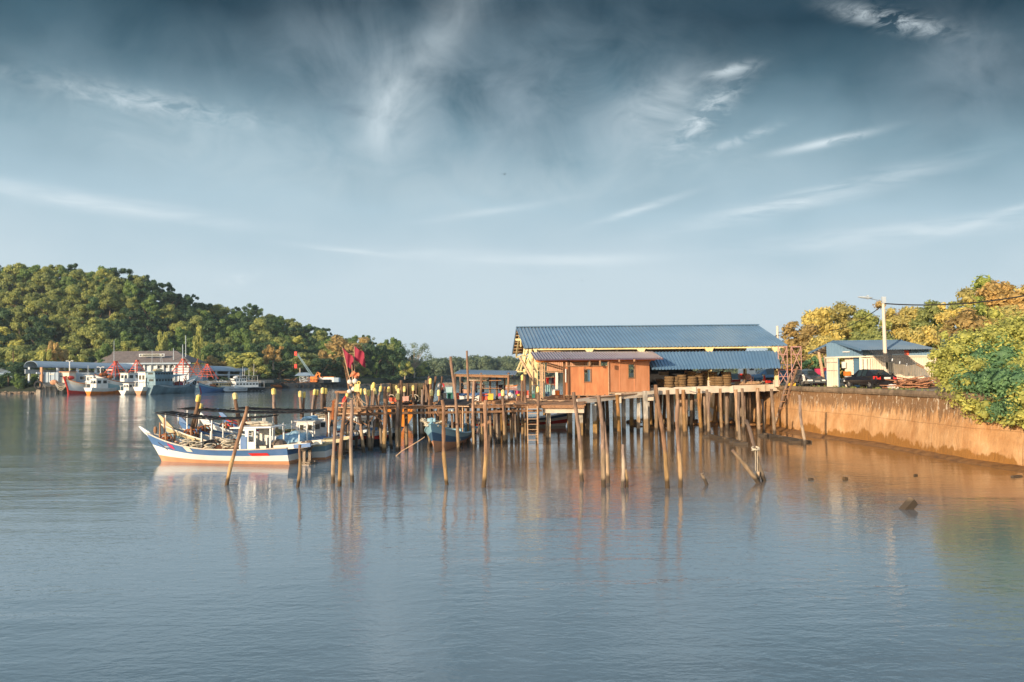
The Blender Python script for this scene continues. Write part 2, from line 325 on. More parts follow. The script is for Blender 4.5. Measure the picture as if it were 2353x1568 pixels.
# ---------------------------------------------------------------- mesh helpers
def V3(*a): return Vector(a)
class MB:
    def __init__(s): s.v = []; s.f = []; s.m = []; s.mi = 0
    def add(s, vs, fs):
        n = len(s.v); s.v += [Vector(x) for x in vs]; s.f += [[i+n for i in q] for q in fs]; s.m += [s.mi]*len(fs); return s
    def box(s, c, size, rz=0.0, M=None):
        a, b_, d = size[0]/2, size[1]/2, size[2]/2
        vs = [Vector((x, y, z)) for z in (-d, d) for x, y in ((-a, -b_), (a, -b_), (a, b_), (-a, b_))]
        Q = M or Matrix.Rotation(rz, 3, 'Z')
        return s.add([Q @ v+Vector(c) for v in vs], [(0, 3, 2, 1), (4, 5, 6, 7), (0, 1, 5, 4), (1, 2, 6, 5), (2, 3, 7, 6), (3, 0, 4, 7)])
    def hull8(s, p):                    # eight corners: bottom ring, top ring
        return s.add(p, [(0, 3, 2, 1), (4, 5, 6, 7), (0, 1, 5, 4), (1, 2, 6, 5), (2, 3, 7, 6), (3, 0, 4, 7)])
    def bar(s, p0, p1, w, h=None, up=(0, 0, 1)):
        p0, p1 = Vector(p0), Vector(p1); d = p1-p0; Ln = d.length
        if Ln < 1e-6: return s
        d.normalize(); u = Vector(up)
        if abs(d.dot(u)) > .97: u = Vector((0, 1, 0))
        x = d.cross(u).normalized(); y = x.cross(d)
        Q = Matrix((x, y, d)).transposed()
        return s.box((p0+p1)/2, (w, h or w, Ln), M=Q)
    def path(s, pts, rs, n=8, caps=True):
        pts = [Vector(p) for p in pts]
        if not hasattr(rs, '__len__'): rs = [rs]*len(pts)
        vs = []; fs = []
        for i, p in enumerate(pts):
            d = (pts[min(i+1, len(pts)-1)]-pts[max(i-1, 0)]).normalized()
            u = Vector((0, 0, 1)) if abs(d.z) < .9 else Vector((1, 0, 0))
            x = d.cross(u).normalized(); y = d.cross(x)
            for k in range(n):
                a = 2*PI*k/n; vs.append(p+(x*math.cos(a)+y*math.sin(a))*rs[i])
        for i in range(len(pts)-1):
            for k in range(n):
                k2 = (k+1) % n; fs.append((i*n+k, i*n+k2, (i+1)*n+k2, (i+1)*n+k))
        if caps: fs.append(tuple(range(n-1, -1, -1))); fs.append(tuple((len(pts)-1)*n+k for k in range(n)))
        return s.add(vs, fs)
    def tube(s, p0, p1, r0, r1=None, n=8): return s.path([p0, p1], [r0, r0 if r1 is None else r1], n)
    def ball(s, c, r, seg=12, rings=8, M=None):
        if not hasattr(r, '__len__'): r = (r, r, r)
        vs = []; fs = []; c = Vector(c)
        for i in range(rings+1):
            t = PI*i/rings
            for k in range(seg):
                a = 2*PI*k/seg; q = Vector((r[0]*math.sin(t)*math.cos(a), r[1]*math.sin(t)*math.sin(a), r[2]*math.cos(t)))
                vs.append(c+(M @ q if M else q))
        for i in range(rings):
            for k in range(seg):
                k2 = (k+1) % seg; fs.append((i*seg+k, (i+1)*seg+k, (i+1)*seg+k2, i*seg+k2))
        return s.add(vs, fs)
    def ring(s, c, R0, r, M=None, n=16, k=6):
        vs = []; fs = []; c = Vector(c)
        for i in range(n):
            a = 2*PI*i/n
            for j in range(k):
                b_ = 2*PI*j/k; q = Vector(((R0+r*math.cos(b_))*math.cos(a), (R0+r*math.cos(b_))*math.sin(a), r*math.sin(b_)))
                vs.append(c+(M @ q if M else q))
        for i in range(n):
            for j in range(k):
                fs.append((i*k+j, ((i+1) % n)*k+j, ((i+1) % n)*k+(j+1) % k, i*k+(j+1) % k))
        return s.add(vs, fs)
    def grid(s, rows, close=False, flip=False):          # rows of points lofted to quads
        n = len(rows[0]); vs = [p for r_ in rows for p in r_]; fs = []
        for i in range(len(rows)-1):
            for k in range(n if close else n-1):
                k2 = (k+1) % n; q = (i*n+k, i*n+k2, (i+1)*n+k2, (i+1)*n+k); fs.append(q[::-1] if flip else q)
        return s.add(vs, fs)
    def slab(s, ring, z0, z1):           # vertical prism over a plan polygon
        n = len(ring); vs = [(p[0], p[1], z0) for p in ring]+[(p[0], p[1], z1) for p in ring]
        return s.add(vs, [tuple(range(n))[::-1], tuple(range(n, 2*n))]+[(i, (i+1) % n, n+(i+1) % n, n+i) for i in range(n)])
    def prism(s, pts, off):              # a flat polygon of 3-D points given thickness
        n = len(pts); off = Vector(off); vs = [Vector(p) for p in pts]+[Vector(p)+off for p in pts]
        return s.add(vs, [tuple(range(n))[::-1], tuple(range(n, 2*n))]+[(i, (i+1) % n, n+(i+1) % n, n+i) for i in range(n)])
    def build(s, name, mats, parent=None, org=None, smooth=False):
        me = bpy.data.meshes.new(name)
        o_ = ORG.get(parent.name, Vector()) if parent is not None else Vector(org or (0, 0, 0))
        me.from_pydata([v-o_ for v in s.v], [], s.f)
        if isinstance(mats, str): mats = [mats]
        for q in mats: me.materials.append(MAT[q])
        me.polygons.foreach_set('material_index', s.m)
        if smooth: me.polygons.foreach_set('use_smooth', [True]*len(me.polygons))
        me.update()
        ob = bpy.data.objects.new(name, me); C.objects.link(ob)
        if parent is not None: ob.parent = parent
        else: ob.location = o_
        return ob
ORG = {}
def tag(o, label=None, cat=None, group=None, kind=None):
    for k, v in (('label', label), ('category', cat), ('group', group), ('kind', kind)):
        if v: o[k] = v
    return o
def thing(name, label, cat, loc=(0, 0, 0), group=None):
    o = bpy.data.objects.new(name, None); o.empty_display_size = .3; C.objects.link(o); o.location = loc
    ORG[o.name] = Vector(loc); return tag(o, label, cat, group)
def solo(mb, name, mats, label, cat, org=(0, 0, 0), group=None, smooth=False):
    return tag(mb.build(name, mats, None, org, smooth), label, cat, group)
def copy_tree(o, parent=None):
    c = o.copy(); C.objects.link(c); c.parent = parent
    for ch in [x for x in o.children]: copy_tree(ch, c)
    return c
def corr(mb, a0, a1, b0, b1, n, amp, nrm, ribm=0):
    """profiled metal sheet: a0-a1 upper edge, b0-b1 lower edge, n ribs, ribs stand along nrm"""
    a0, a1, b0, b1, nrm = map(Vector, (a0, a1, b0, b1, nrm)); rows = [[], []]
    for i in range(n):
        for fr, h_ in ((0, 0), (.60, 0), (.70, amp), (.88, amp), (.98, 0)):
            t = (i+fr)/n
            rows[0].append(a0.lerp(a1, t)+nrm*h_); rows[1].append(b0.lerp(b1, t)+nrm*h_)
    for q, x in ((0, a1), (1, b1)): rows[q].append(x)
    up_ = rows; lo_ = [[p-nrm*.02 for p in r_] for r_ in rows]
    k0 = len(mb.m); mb.grid(up_)
    if ribm:
        for i in range(len(mb.m)-k0):
            if i % 5 in (1, 2): mb.m[k0+i] = ribm
    mb.grid(lo_, flip=True)
    mb.add([a0, b0, b0-nrm*.02, a0-nrm*.02], [(0, 1, 2, 3)]); mb.add([a1, b1, b1-nrm*.02, a1-nrm*.02], [(3, 2, 1, 0)])
    for q in (0, 1): mb.grid([up_[q], lo_[q]])
def wall(mb, p0, p1, z0a, z1a, z0b, z1b, th, holes=(), side=(0, 1, 0)):
    """wall from p0 to p1 (plan points), bottom/top heights at each end, rectangular holes (s0,s1,t0,t1 as fractions)"""
    p0, p1, sd = Vector((p0[0], p0[1], 0)), Vector((p1[0], p1[1], 0)), Vector(side)*th
    xs = sorted({0.0, 1.0} | {h_[0] for h_ in holes} | {h_[1] for h_ in holes}); ts = sorted({0.0, 1.0} | {h_[2] for h_ in holes} | {h_[3] for h_ in holes})
    def pt(s_, t_, k): 
        zb = z0a+(z0b-z0a)*s_; zt = z1a+(z1b-z1a)*s_
        q = p0.lerp(p1, s_)+sd*k; q.z = zb+(zt-zb)*t_; return q
    def solid(i, j):
        if i < 0 or j < 0 or i >= len(xs)-1 or j >= len(ts)-1: return False
        cx_, ct_ = (xs[i]+xs[i+1])/2, (ts[j]+ts[j+1])/2
        return not any(h_[0] < cx_ < h_[1] and h_[2] < ct_ < h_[3] for h_ in holes)
    for i in range(len(xs)-1):
        for j in range(len(ts)-1):
            if not solid(i, j): continue
            a, b_, c_, d = xs[i], xs[i+1], ts[j], ts[j+1]
            mb.add([pt(a, c_, 0), pt(b_, c_, 0), pt(b_, d, 0), pt(a, d, 0)], [(0, 1, 2, 3)])
            mb.add([pt(a, c_, 1), pt(b_, c_, 1), pt(b_, d, 1), pt(a, d, 1)], [(3, 2, 1, 0)])
            for (ii, jj, e0, e1) in ((i-1, j, (a, c_), (a, d)), (i+1, j, (b_, c_), (b_, d)), (i, j-1, (a, c_), (b_, c_)), (i, j+1, (a, d), (b_, d))):
                if not solid(ii, jj): mb.add([pt(*e0, 0), pt(*e1, 0), pt(*e1, 1), pt(*e0, 1)], [(0, 1, 2, 3)])
def text(s, size, org, M, parent, name, mat_, depth=.01):
    cu = bpy.data.curves.new(name, 'FONT'); cu.body = s; cu.size = size; cu.extrude = depth; cu.align_x = 'CENTER'; cu.align_y = 'CENTER'; cu.resolution_u = 2
    t = bpy.data.objects.new(name, cu); C.objects.link(t); bpy.context.view_layer.update()
    me = bpy.data.meshes.new_from_object(t.evaluated_get(bpy.context.evaluated_depsgraph_get())); bpy.data.objects.remove(t)
    me.transform(Matrix.Translation(Vector(org)-ORG.get(parent.name, Vector())) @ M.to_4x4()); me.materials.clear(); me.materials.append(MAT[mat_])
    ob = bpy.data.objects.new(name, me); C.objects.link(ob); ob.parent = parent; return ob
FACE = Matrix.Rotation(R(90), 3, 'X')     # text upright, facing the camera side (-Y)
# ================================================================ the setting
def shore(x):                            # depth of the far waterline as seen along column x
    pts = [(-3000, 150), (-600, 205), (0, 226), (86, 224), (345, 236), (600, 268), (700, 318), (800, 330), (890, 345), (985, 420), (1040, 640)]
    for (a, b_), (c, d) in zip(pts, pts[1:]):
        if x <= c: return b_+(d-b_)*max(0, (x-a))/(c-a)
    return 640
SIL = [(-3000, 700), (-600, 640), (0, 622), (100, 612), (190, 628), (250, 632), (300, 645), (380, 665), (430, 690), (500, 712), (580, 722), (640, 745), (700, 748), (760, 762),
       (800, 768), (880, 780), (930, 790), (985, 815), (1040, 835), (1100, 838)]
def interp(pts, x):
    for (a, b_), (c, d) in zip(pts, pts[1:]):
        if x <= c: return b_+(d-b_)*max(0, (x-a))/(c-a)
    return pts[-1][1]
def flat(x): return 62 if x < 600 else max(12, 62-(x-600)*.35)
def hill_pt(x, s):                       # s: -.05 water .. 0 shore .. .2 foot .. 1 crest .. 1.6 behind
    d0 = shore(x); fl = flat(x); rise = 95 if x < 700 else max(30, 95-(x-700)*.22)
    dc = d0+fl+rise
    ztop = W(x, interp(SIL, x), dc).z; zc = max(3.2, ztop-8.0) if x < 925 else max(1.2, 3.2-(x-925)*.04)
    if s < .2: Y = d0+fl*(s/.2); z = -1.5 if s < 0 else (1.2+2.0*min(1, s/.03) if s > 0 else .2)
    elif s <= 1:
        q = (s-.2)/.8; Y = d0+fl+rise*q; z = 3.2+(zc-3.2)*(q*q*(3-2*q)*.45+q*.55)
    else: Y = dc+(s-1)*150; z = zc*(1-(s-1)*1.2)
    r_ = ray(x, 855); p = Vector((0, 0, 0))+Vector((r_.x, r_.y, 0))*(Y/r_.y); p.z = z
    if s > .2: p.z += (math.sin(p.x*.09)+math.cos(p.y*.11+p.x*.05))*.8*min(1, (s-.2)*3)
    return p
mb = MB(); Sx = [-.03, 0, .012, .03, .1, .2, .3, .4, .5, .6, .7, .8, .9, 1, 1.2, 1.5]
mb.grid([[hill_pt(x, s) for x in list(range(-2800, -200, 200))+list(range(-200, 1061, 20))] for s in Sx])
tag(mb.build('hill', 'hillfloor', smooth=True), kind='structure')
# right bank: yard behind the seawall; wall line in plan, seen edge-on towards the camera
WP = [(W(1640, 900, 100).x, 100.0)]+[(G(x, y).x, G(x, y).y) for x, y in ((1678, 963), (1781, 984), (1854, 998), (1960, 1013), (2065, 1031), (2220, 1060), (2353, 1079))]
x_, y_ = WP[-1]; WP += [(x_+.4, y_-6), (x_+1.6, y_-14), (x_+5, y_-26), (x_+14, y_-36)]
WP = [(W(1600, 900, 140).x, 140.0)]+WP
ZW = 3.95
top = [(a+.55, b_) for a, b_ in WP]      # wall leans back a little
mb = MB(); mb.grid([[Vector((a, b_, ZW)) for a, b_ in top], [Vector((400, b_, ZW)) for a, b_ in top]])
tag(mb.build('yard_ground', 'yard'), kind='structure')
mb = MB(); mb.grid([[Vector((x, y, .6 if y < 900 else 1)) for x in (-900, -100, 60, 400, 1500)] for y in (640, 900, 3500)])
tag(mb.build('far_ground', 'hillfloor'), kind='structure')
mb = MB()
mb.grid([[Vector((36, y, 3.9)), Vector((90, y, 3.9)), Vector((900, y, 3.9))] for y in (139, 300, 560)])
mb.grid([[Vector((36, y, -1)), Vector((36, y, 3.9))] for y in (139, 560)]); mb.grid([[Vector((36, 560, -1)), Vector((36, 560, 3.9))], [Vector((900, 560, -1)), Vector((900, 560, 3.9))]])
tag(mb.build('back_ground', 'hillfloor'), kind='structure')
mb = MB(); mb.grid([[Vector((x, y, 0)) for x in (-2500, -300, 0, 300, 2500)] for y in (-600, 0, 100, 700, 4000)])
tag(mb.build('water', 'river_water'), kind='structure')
mb = MB(); mb.grid([[Vector((x, y, -2.5)) for x in (-2500, 2500)] for y in (-600, 4000)])
tag(mb.build('river_bed', 'mud'), kind='structure')
# seawall
wt = thing('seawall', 'long ochre stained concrete seawall holding up the yard on the right', 'wall', (26, 70, 0))
def dense(pts, n):
    o = []
    for (a, b_), (c, d) in zip(pts, pts[1:]):
        for i in range(n): o.append((a+(c-a)*i/n, b_+(d-b_)*i/n))
    return o+[pts[-1]]
DW = dense(WP, 6)
rows = []
for k, (z, off) in enumerate(((-1.2, -.1), (0, 0), (.5, .05), (1.2, .12), (2.2, .28), (3.0, .38), (3.62, .45))):
    rows.append([Vector((a+off+.06*math.sin(b_*1.3+k), b_, z)) for a, b_ in DW])
mb = MB(); mb.grid(rows, flip=True); mb.build('wall_face', 'seawall', wt, smooth=True)
mb = MB(); cap = [[Vector((a+o_, b_, z+.015*math.sin(b_*2))) for a, b_ in DW] for z, o_ in ((3.60, .46), (3.60, .28), (3.76, .22), (4.0, .30), (4.0, .62), (3.9, .66))]
mb.grid(cap, flip=True); mb.build('coping', 'coping', wt)
# ledge of mud along the foot
mb = MB(); rr = random.Random(3); rows = [[], [], []]
for a, b_ in DW:
    w_ = .9+.5*math.sin(b_*.23)+rr.random()*.35
    rows[0].append(Vector((a+.15, b_, .16+rr.random()*.1))); rows[1].append(Vector((a-w_*.6, b_, .05+rr.random()*.05))); rows[2].append(Vector((a-w_-.5, b_, -.25)))
mb.grid(rows); tag(mb.build('mud_bank', 'mud', smooth=True), kind='structure')
# short rotten stakes sticking from the mud along the wall foot
st = None; rr = random.Random(5)
stk = [(2069, 1), (2087, 1), (2104, 1), (2122, 1), (2139, 1), (2157, 1), (2178, 1), (2200, 1), (2222, 1), (2245, 1), (2268, 1), (2292, 1), (2318, 1), (1885, 0), (1897, 0), (1910, 0), (1922, 0), (1936, 0), (1950, 0), (1966, 0), (1984, 0), (2004, 0), (2030, 0), (2050, 0)]
for i, (sx, k) in enumerate(stk):
    y = 998+(sx-1854)*.1645-4
    g = G(sx, y, 0)
    hh = rr.uniform(.35, .6)
    mb = MB(); mb.path([g+V3(0, 0, -.4), g+V3(.02, 0, hh*.5), g+V3(rr.uniform(-.06, .06), 0, hh)], [.06, .05, .03], 6)
    solo(mb, 'rotten_stake', 'plank_dark', 'short dark rotten stake poking from the mud at the foot of the seawall', 'stake', g, 'rotten stakes along the seawall foot')
# ================================================================ vegetation
def leaf_mesh(name, mats, cent, rad, per, size, seed, flat_=.9, core=True, hang=0.0):
    g = np.random.default_rng(seed); cent = np.array(cent, float); rad = np.array(rad, float)
    vs = []; tone = []
    for c, r in zip(cent, rad):
        n = int(per*(r**2)); d = g.normal(size=(n, 3)); d /= np.linalg.norm(d, axis=1)[:, None]
        keep = (d[:, 2] > -.75) | (g.random(n) < .35); d = d[keep]; n = len(d)
        pos = c+d*r*(g.uniform(.6, 1.1, n)**1)[:, None]*np.array([1, 1, .85]); pos[:, 2] -= hang*g.random(n)
        nr = d*flat_+g.normal(size=(n, 3))*.5; nr[:, 2] += .35; nr /= np.linalg.norm(nr, axis=1)[:, None]
        a = np.cross(nr, g.normal(size=(n, 3))); a /= np.linalg.norm(a, axis=1)[:, None]; b2 = np.cross(nr, a)
        s = size*g.uniform(.6, 1.3, n)[:, None]
        q = np.stack([pos-a*s, pos-b2*s*.55, pos+a*s, pos+b2*s*.55], 1); vs.append(q.reshape(-1, 3)); tone.append(np.repeat(g.random(n)*.7+g.random()*.5, 4))
    vs = np.concatenate(vs); tone = np.concatenate(tone); nq = len(vs)//4
    faces_v = np.arange(nq*4, dtype=np.int32); ls = np.arange(0, nq*4, 4, dtype=np.int32); lt = np.full(nq, 4, np.int32)
    if core:                              # the inner mass of twigs and leaves, uneven lumps
        cv = []; cf = []; off = nq*4
        for c, r in zip(cent, rad):
            S_, T_ = 7, 5; base = off+len(cv)
            for i in range(T_+1):
                for k in range(S_):
                    t = PI*i/T_; a = 2*PI*k/S_; rr_ = r*(.6+.13*math.sin(3*a+c[0])+.08*math.cos(5*t+c[1]))
                    cv.append((c[0]+rr_*math.sin(t)*math.cos(a), c[1]+rr_*math.sin(t)*math.sin(a), c[2]+rr_*.85*math.cos(t)))
            for i in range(T_):
                for k in range(S_): cf.append((base+i*S_+k, base+(i+1)*S_+k, base+(i+1)*S_+(k+1) % S_, base+i*S_+(k+1) % S_))
        vs = np.concatenate([vs, np.array(cv)]); tone = np.concatenate([tone, np.full(len(cv), .2)])
        cf = np.array(cf, np.int32); ls = np.concatenate([ls, np.arange(nq*4, nq*4+len(cf)*4, 4, dtype=np.int32)]); lt = np.full(nq+len(cf), 4, np.int32)
        faces_v = np.concatenate([faces_v, cf.reshape(-1)])
    me = bpy.data.meshes.new(name); me.vertices.add(len(vs)); me.vertices.foreach_set('co', vs.astype(np.float32).reshape(-1))
    me.loops.add(len(faces_v)); me.loops.foreach_set('vertex_index', faces_v)
    me.polygons.add(len(ls)); me.polygons.foreach_set('loop_start', ls); me.polygons.foreach_set('loop_total', lt)
    at = me.attributes.new('tone', 'FLOAT', 'POINT'); at.data.foreach_set('value', tone.astype(np.float32))
    for q in mats: me.materials.append(MAT[q])
    me.update(calc_edges=True); me.validate(); return me
def crown_blobs(seed, R0, Hc, n, low=.35, spread=1.0):
    g = random.Random(seed); c = []; r = []
    for i in range(n):
        a = g.uniform(0, 2*PI); u = g.random(); z = low*Hc+(Hc*(1-low))*u
        rr_ = R0*spread*math.sqrt(max(.03, 1-((z-Hc*.55)/(Hc*.62))**2))*g.uniform(.3, 1.0)*(1+.22*math.sin(2*a+seed)+.12*math.sin(3*a+seed*2)); z += Hc*.07*math.sin(2*a+seed*3)
        c.append((rr_*math.cos(a), rr_*math.sin(a), z)); r.append(R0*g.uniform(.26, .46))
    return c, r
def trunk_mb(Hc, low, seed, r0=.28, n=4, R0=3, lean=0):
    g = random.Random(seed); m_ = MB(); t = Vector((lean, 0, Hc*low+.8)); m_.path([(0, 0, -.8), (lean*.4+.1, .05, t.z*.5), t], [r0*1.3, r0, r0*.75], 7)
    for i in range(n):
        a = 2*PI*i/n+g.uniform(-.5, .5); e = t+Vector((math.cos(a)*R0*.6, math.sin(a)*R0*.6, Hc*g.uniform(.2, .42)))
        m_.path([t-V3(0, 0, .4), t.lerp(e, .5)+V3(0, 0, .3), e], [r0*.6, r0*.4, r0*.15], 6)
    return m_
# hillside: eight kinds of crown, each tree an object of its own
KIND = [('leaf_dark', 'dark green', 4.3, 9.5, .2), ('leaf_mid', 'mid green', 4.0, 9, .2), ('leaf_olive', 'olive green', 4.1, 9, .25), ('leaf_yellow', 'yellow green', 3.6, 8, .2), ('leaf_rust', 'rusty brown', 3.3, 8, .2),
        ('leaf_dark', 'tall dark green', 3.6, 11, .15), ('leaf_mid', 'tall vine clad green', 3.0, 11, .05), ('leaf_olive', 'broad olive', 5.0, 8.5, .3), ('leaf_dark', 'low dark', 4.8, 7.5, .2)]
PROTO = []
for i, (mt, nm, R0, Hc, low) in enumerate(KIND):
    c, r = crown_blobs(i+10, R0, Hc, 26, low); r = [q*.78 for q in r]
    me = leaf_mesh('crown_leaves', [mt], c, r, 120, .34, i+50)
    tm = trunk_mb(Hc, low, i, R0=R0)
    t = tm.build('trunk', 'bark_pale' if i in (3, 4, 6) else 'bark'); tme = t.data; bpy.data.objects.remove(t)
    PROTO.append((me, tme, nm))
def plant(k, p, s, rz, label, group, cat='tree', sz=1.0, name='hillside_tree', trunk=True):
    me, tme, nm = PROTO[k]
    o = bpy.data.objects.new(name, None); o.empty_display_size = .3; C.objects.link(o); o.location = p; o.rotation_euler.z = rz; o.scale = (s, s, s*sz)
    tag(o, label, cat, group)
    for nm2, m_ in (('crown', me), ('trunk', tme)):
        if nm2 == 'trunk' and not trunk: continue
        q = bpy.data.objects.new(nm2, m_); C.objects.link(q); q.parent = o
    return o
g = random.Random(21); placed = []; cnt = 0; seen = {}
def zone(x, s):
    h_ = 'on the hill crest' if s > .93 else 'high on the hill' if s > .7 else 'halfway up the hill' if s > .42 else 'at the hill foot'
    w_ = 'near the left edge' if x < 80 else 'above the left jetty roof end' if x < 210 else 'above the pale office' if x < 440 else 'above the right jetty roof end' if x < 590 else 'above the rusty wreck' if x < 690 else 'above the crane barge' if x < 790 else 'near the bank tip'
    return h_+' '+w_
cand = []
for s in (1.0, .9, .8, .69, .58, .48, .38, .29, .22):
    x = -120+g.random()*40
    while x < 985:
        d = hill_pt(x, s).y; step = 8.0*FPX/d*(.72 if s > .95 else 1)
        cand.append((x, s+g.uniform(-.025, .025))); x += step*g.uniform(.8, 1.25)
for x, s in cand:
    if len(placed) >= 292: break
    p = hill_pt(x, min(s, 1.04)); px, py = P(p)
    if x > 820 and s > .8 and g.random() < .3: continue
    lit = (1-abs(x-90)/240) if x < 330 else .1
    w_ = [1.8, 2.0, .9+lit*4.5, .4+lit*2.6+(.9 if s < .45 and x > 250 else 0), .04+(.3 if s < .5 and 150 < x < 420 else 0)+(.7 if x > 680 and s < .5 else 0), 1.6 if s > .8 else .5, 1.1 if s < .45 else .2, .5+lit*2.5, 1.2]
    k = g.choices(range(9), w_)[0]
    sc_ = g.uniform(1.05, 1.5)*(1.0 if x < 700 else .8)*(.85 if s > .95 else 1)
    placed.append((x, s)); plant(k, p-V3(0, 0, .8), sc_, g.uniform(0, 6.28), '%s tree %s' % (PROTO[k][2], zone(x, s)), 'trees covering the hillside')
print('hill trees', len(placed))
# named trees along the far bank
def bank(x, ytop, d, k, wpx, label, zb=3.0, sz=None, name='bank_tree', trunk=True):
    me, tme, nm = PROTO[k]; R0, Hc = KIND[k][2], KIND[k][3]
    zt = W(x, ytop, d).z; p = W(x, 860, d); p.z = zb; hh = zt-zb; s = wpx/2*d/FPX/R0/1.1
    return plant(k, p, s, rnd.uniform(0, 6), label, None, name=name, sz=hh/(Hc*1.04)/s, trunk=trunk)
bank(805, 765, 352, 4, 115, 'large rusty brown feathery tree on the far bank behind the maroon flags')
bank(750, 800, 350, 4, 60, 'small rusty brown tree left of the large feathery one on the far bank')
bank(700, 812, 335, 2, 90, 'leaning olive tree over the crane barge cabin')
bank(865, 790, 356, 0, 70, 'dark round tree right of the maroon flags at the bank')
bank(905, 800, 362, 0, 70, 'dark spreading tree near the tip of the far bank')
bank(895, 792, 380, 2, 55, 'olive topped tree behind the dark trees near the tip of the bank')
bank(930, 830, 360, 3, 40, 'small yellow green tree low over the water at the tip of the bank')
bank(550, 806, 288, 3, 110, 'bright yellow green tree behind the white patrol boat')
bank(585, 820, 276, 3, 60, 'bright yellow green tree beside the right end of the jetty roof')
bank(628, 790, 300, 4, 50, 'dry brown bush like tree on the slope above the patrol boat', zb=8)
bank(640, 828, 320, 0, 90, 'dark tree overhanging the rusty wreck at the bank')
bank(740, 822, 330, 0, 70, 'dark tree behind the white containers of the crane barge')
bank(500, 815, 285, 4, 70, 'dry brown tree right of the pale office building')
bank(530, 812, 284, 2, 45, 'small olive tree between the office and the yellow green tree')
bank(105, 800, 245, 3, 34, 'slim yellow green tree rising behind the left end of the jetty roof', sz=1)
bank(130, 778, 250, 4, 56, 'tawny tree behind the left end of the jetty roof')
bank(265, 778, 262, 6, 46, 'vine clad green tree left of the office roof')
bank(235, 800, 255, 1, 60, 'green tree left of the office hip roof')
bank(372, 756, 275, 3, 32, 'pillar shaped yellow green vine tree above the office roof')
bank(455, 742, 275, 3, 30, 'tall narrow yellow tree with bare pale limbs right of the office roof')
bank(20, 830, 245, 0, 90, 'dark tree mass at the left edge behind the low grey roof')
bank(60, 838, 240, 8, 80, 'dark low tree behind the low grey roof')
bank(860, 862, 350, 8, 90, 'low dark shrub at the water below the dark round tree', zb=1, name='bank_shrub')
bank(780, 862, 345, 8, 80, 'low dark shrub at the water behind the end of the barge', zb=1, name='bank_shrub')
bank(940, 868, 385, 8, 90, 'low dark shrub at the tip of the far bank', zb=.8, name='bank_shrub')
# airy tree on the tip: branches show through
def airy(x, ytop, d, wpx, zb, label, seed, mt='leaf_grey', n=26, per=34):
    base = W(x, 870, d); base.z = zb; Ht = W(x, ytop, d).z-zb; Rr = wpx/2*d/FPX
    t = thing('airy_tree', label, 'tree', base); g = random.Random(seed); tm = MB(); c = []; r = []
    fork = base+V3(0, 0, Ht*.3); tm.path([base-V3(0, 0, 1), fork], [.45, .32], 7)
    for i in range(n):
        a = g.uniform(0, 2*PI); rr_ = Rr*g.uniform(.3, 1); zz = Ht*g.uniform(.5, .95)*(1-.25*(rr_/Rr)**2)
        e = base+V3(math.cos(a)*rr_, math.sin(a)*rr_, zz); mid = fork.lerp(e, .5)+V3(0, 0, Ht*.06)
        tm.path([fork, mid, e], [.16, .09, .03], 5); c.append(tuple(e-base)); r.append(Rr*g.uniform(.13, .24))
    tm.build('trunk', 'bark_pale', t)
    ob = bpy.data.objects.new('crown', leaf_mesh('crown_leaves', [mt], c, r, per, .36, seed, core=False)); C.objects.link(ob); ob.parent = t
airy(952, 784, 385, 92, 1, 'airy pale tree with open branches at the tip of the far bank', 4, n=34, per=22)
airy(845, 768, 372, 60, 3, 'thin pale crowned tree above the rusty tree on the far bank', 8, n=24)
# far forest across the river: one mass
g = random.Random(77); c = []; r = []
for i in range(520):
    x = g.uniform(930, 2000); d = g.uniform(645, 700); yt = interp([(930, 835), (1000, 826), (1060, 820), (1120, 818), (1200, 824), (1400, 820), (1700, 815), (2000, 800)], x)+g.uniform(-5, 9)
    top_ = W(x, yt, d); rr_ = g.uniform(2.6, 5); q = g.random()
    c.append((top_.x, d, top_.z-rr_)); r.append(rr_)
    for _ in range(4):
        c.append((top_.x+g.uniform(-4, 4), d-g.uniform(0, 12), g.uniform(1.5, top_.z-rr_))); r.append(g.uniform(3.2, 6))
ob = bpy.data.objects.new('far_forest', leaf_mesh('forest', ['leaf_far'], c, r, 4.2, 1.15, 5)); C.objects.link(ob); tag(ob, 'distant grey green forest along the far side of the river', 'forest', kind='stuff')
# low pale hill far right behind the main shed
c = []; r = []
for i in range(260):
    x = g.uniform(1700, 2400); d = g.uniform(330, 420); yt = interp([(1700, 822), (1760, 806), (1800, 790), (1835, 772), (1900, 770), (2400, 740)], x)+g.uniform(-2, 18)
    q = W(x, yt, d); c.append((q.x, d, q.z-3)); r.append(g.uniform(3, 5)); c.append((q.x, d-6, (q.z+4)*.5)); r.append(5.5)
ob = bpy.data.objects.new('far_woodland', leaf_mesh('woodland', ['leaf_far'], c, r, 5, .9, 6)); C.objects.link(ob); tag(ob, 'hazy green woodland on the rise behind the big blue roof', 'woodland', kind='stuff')
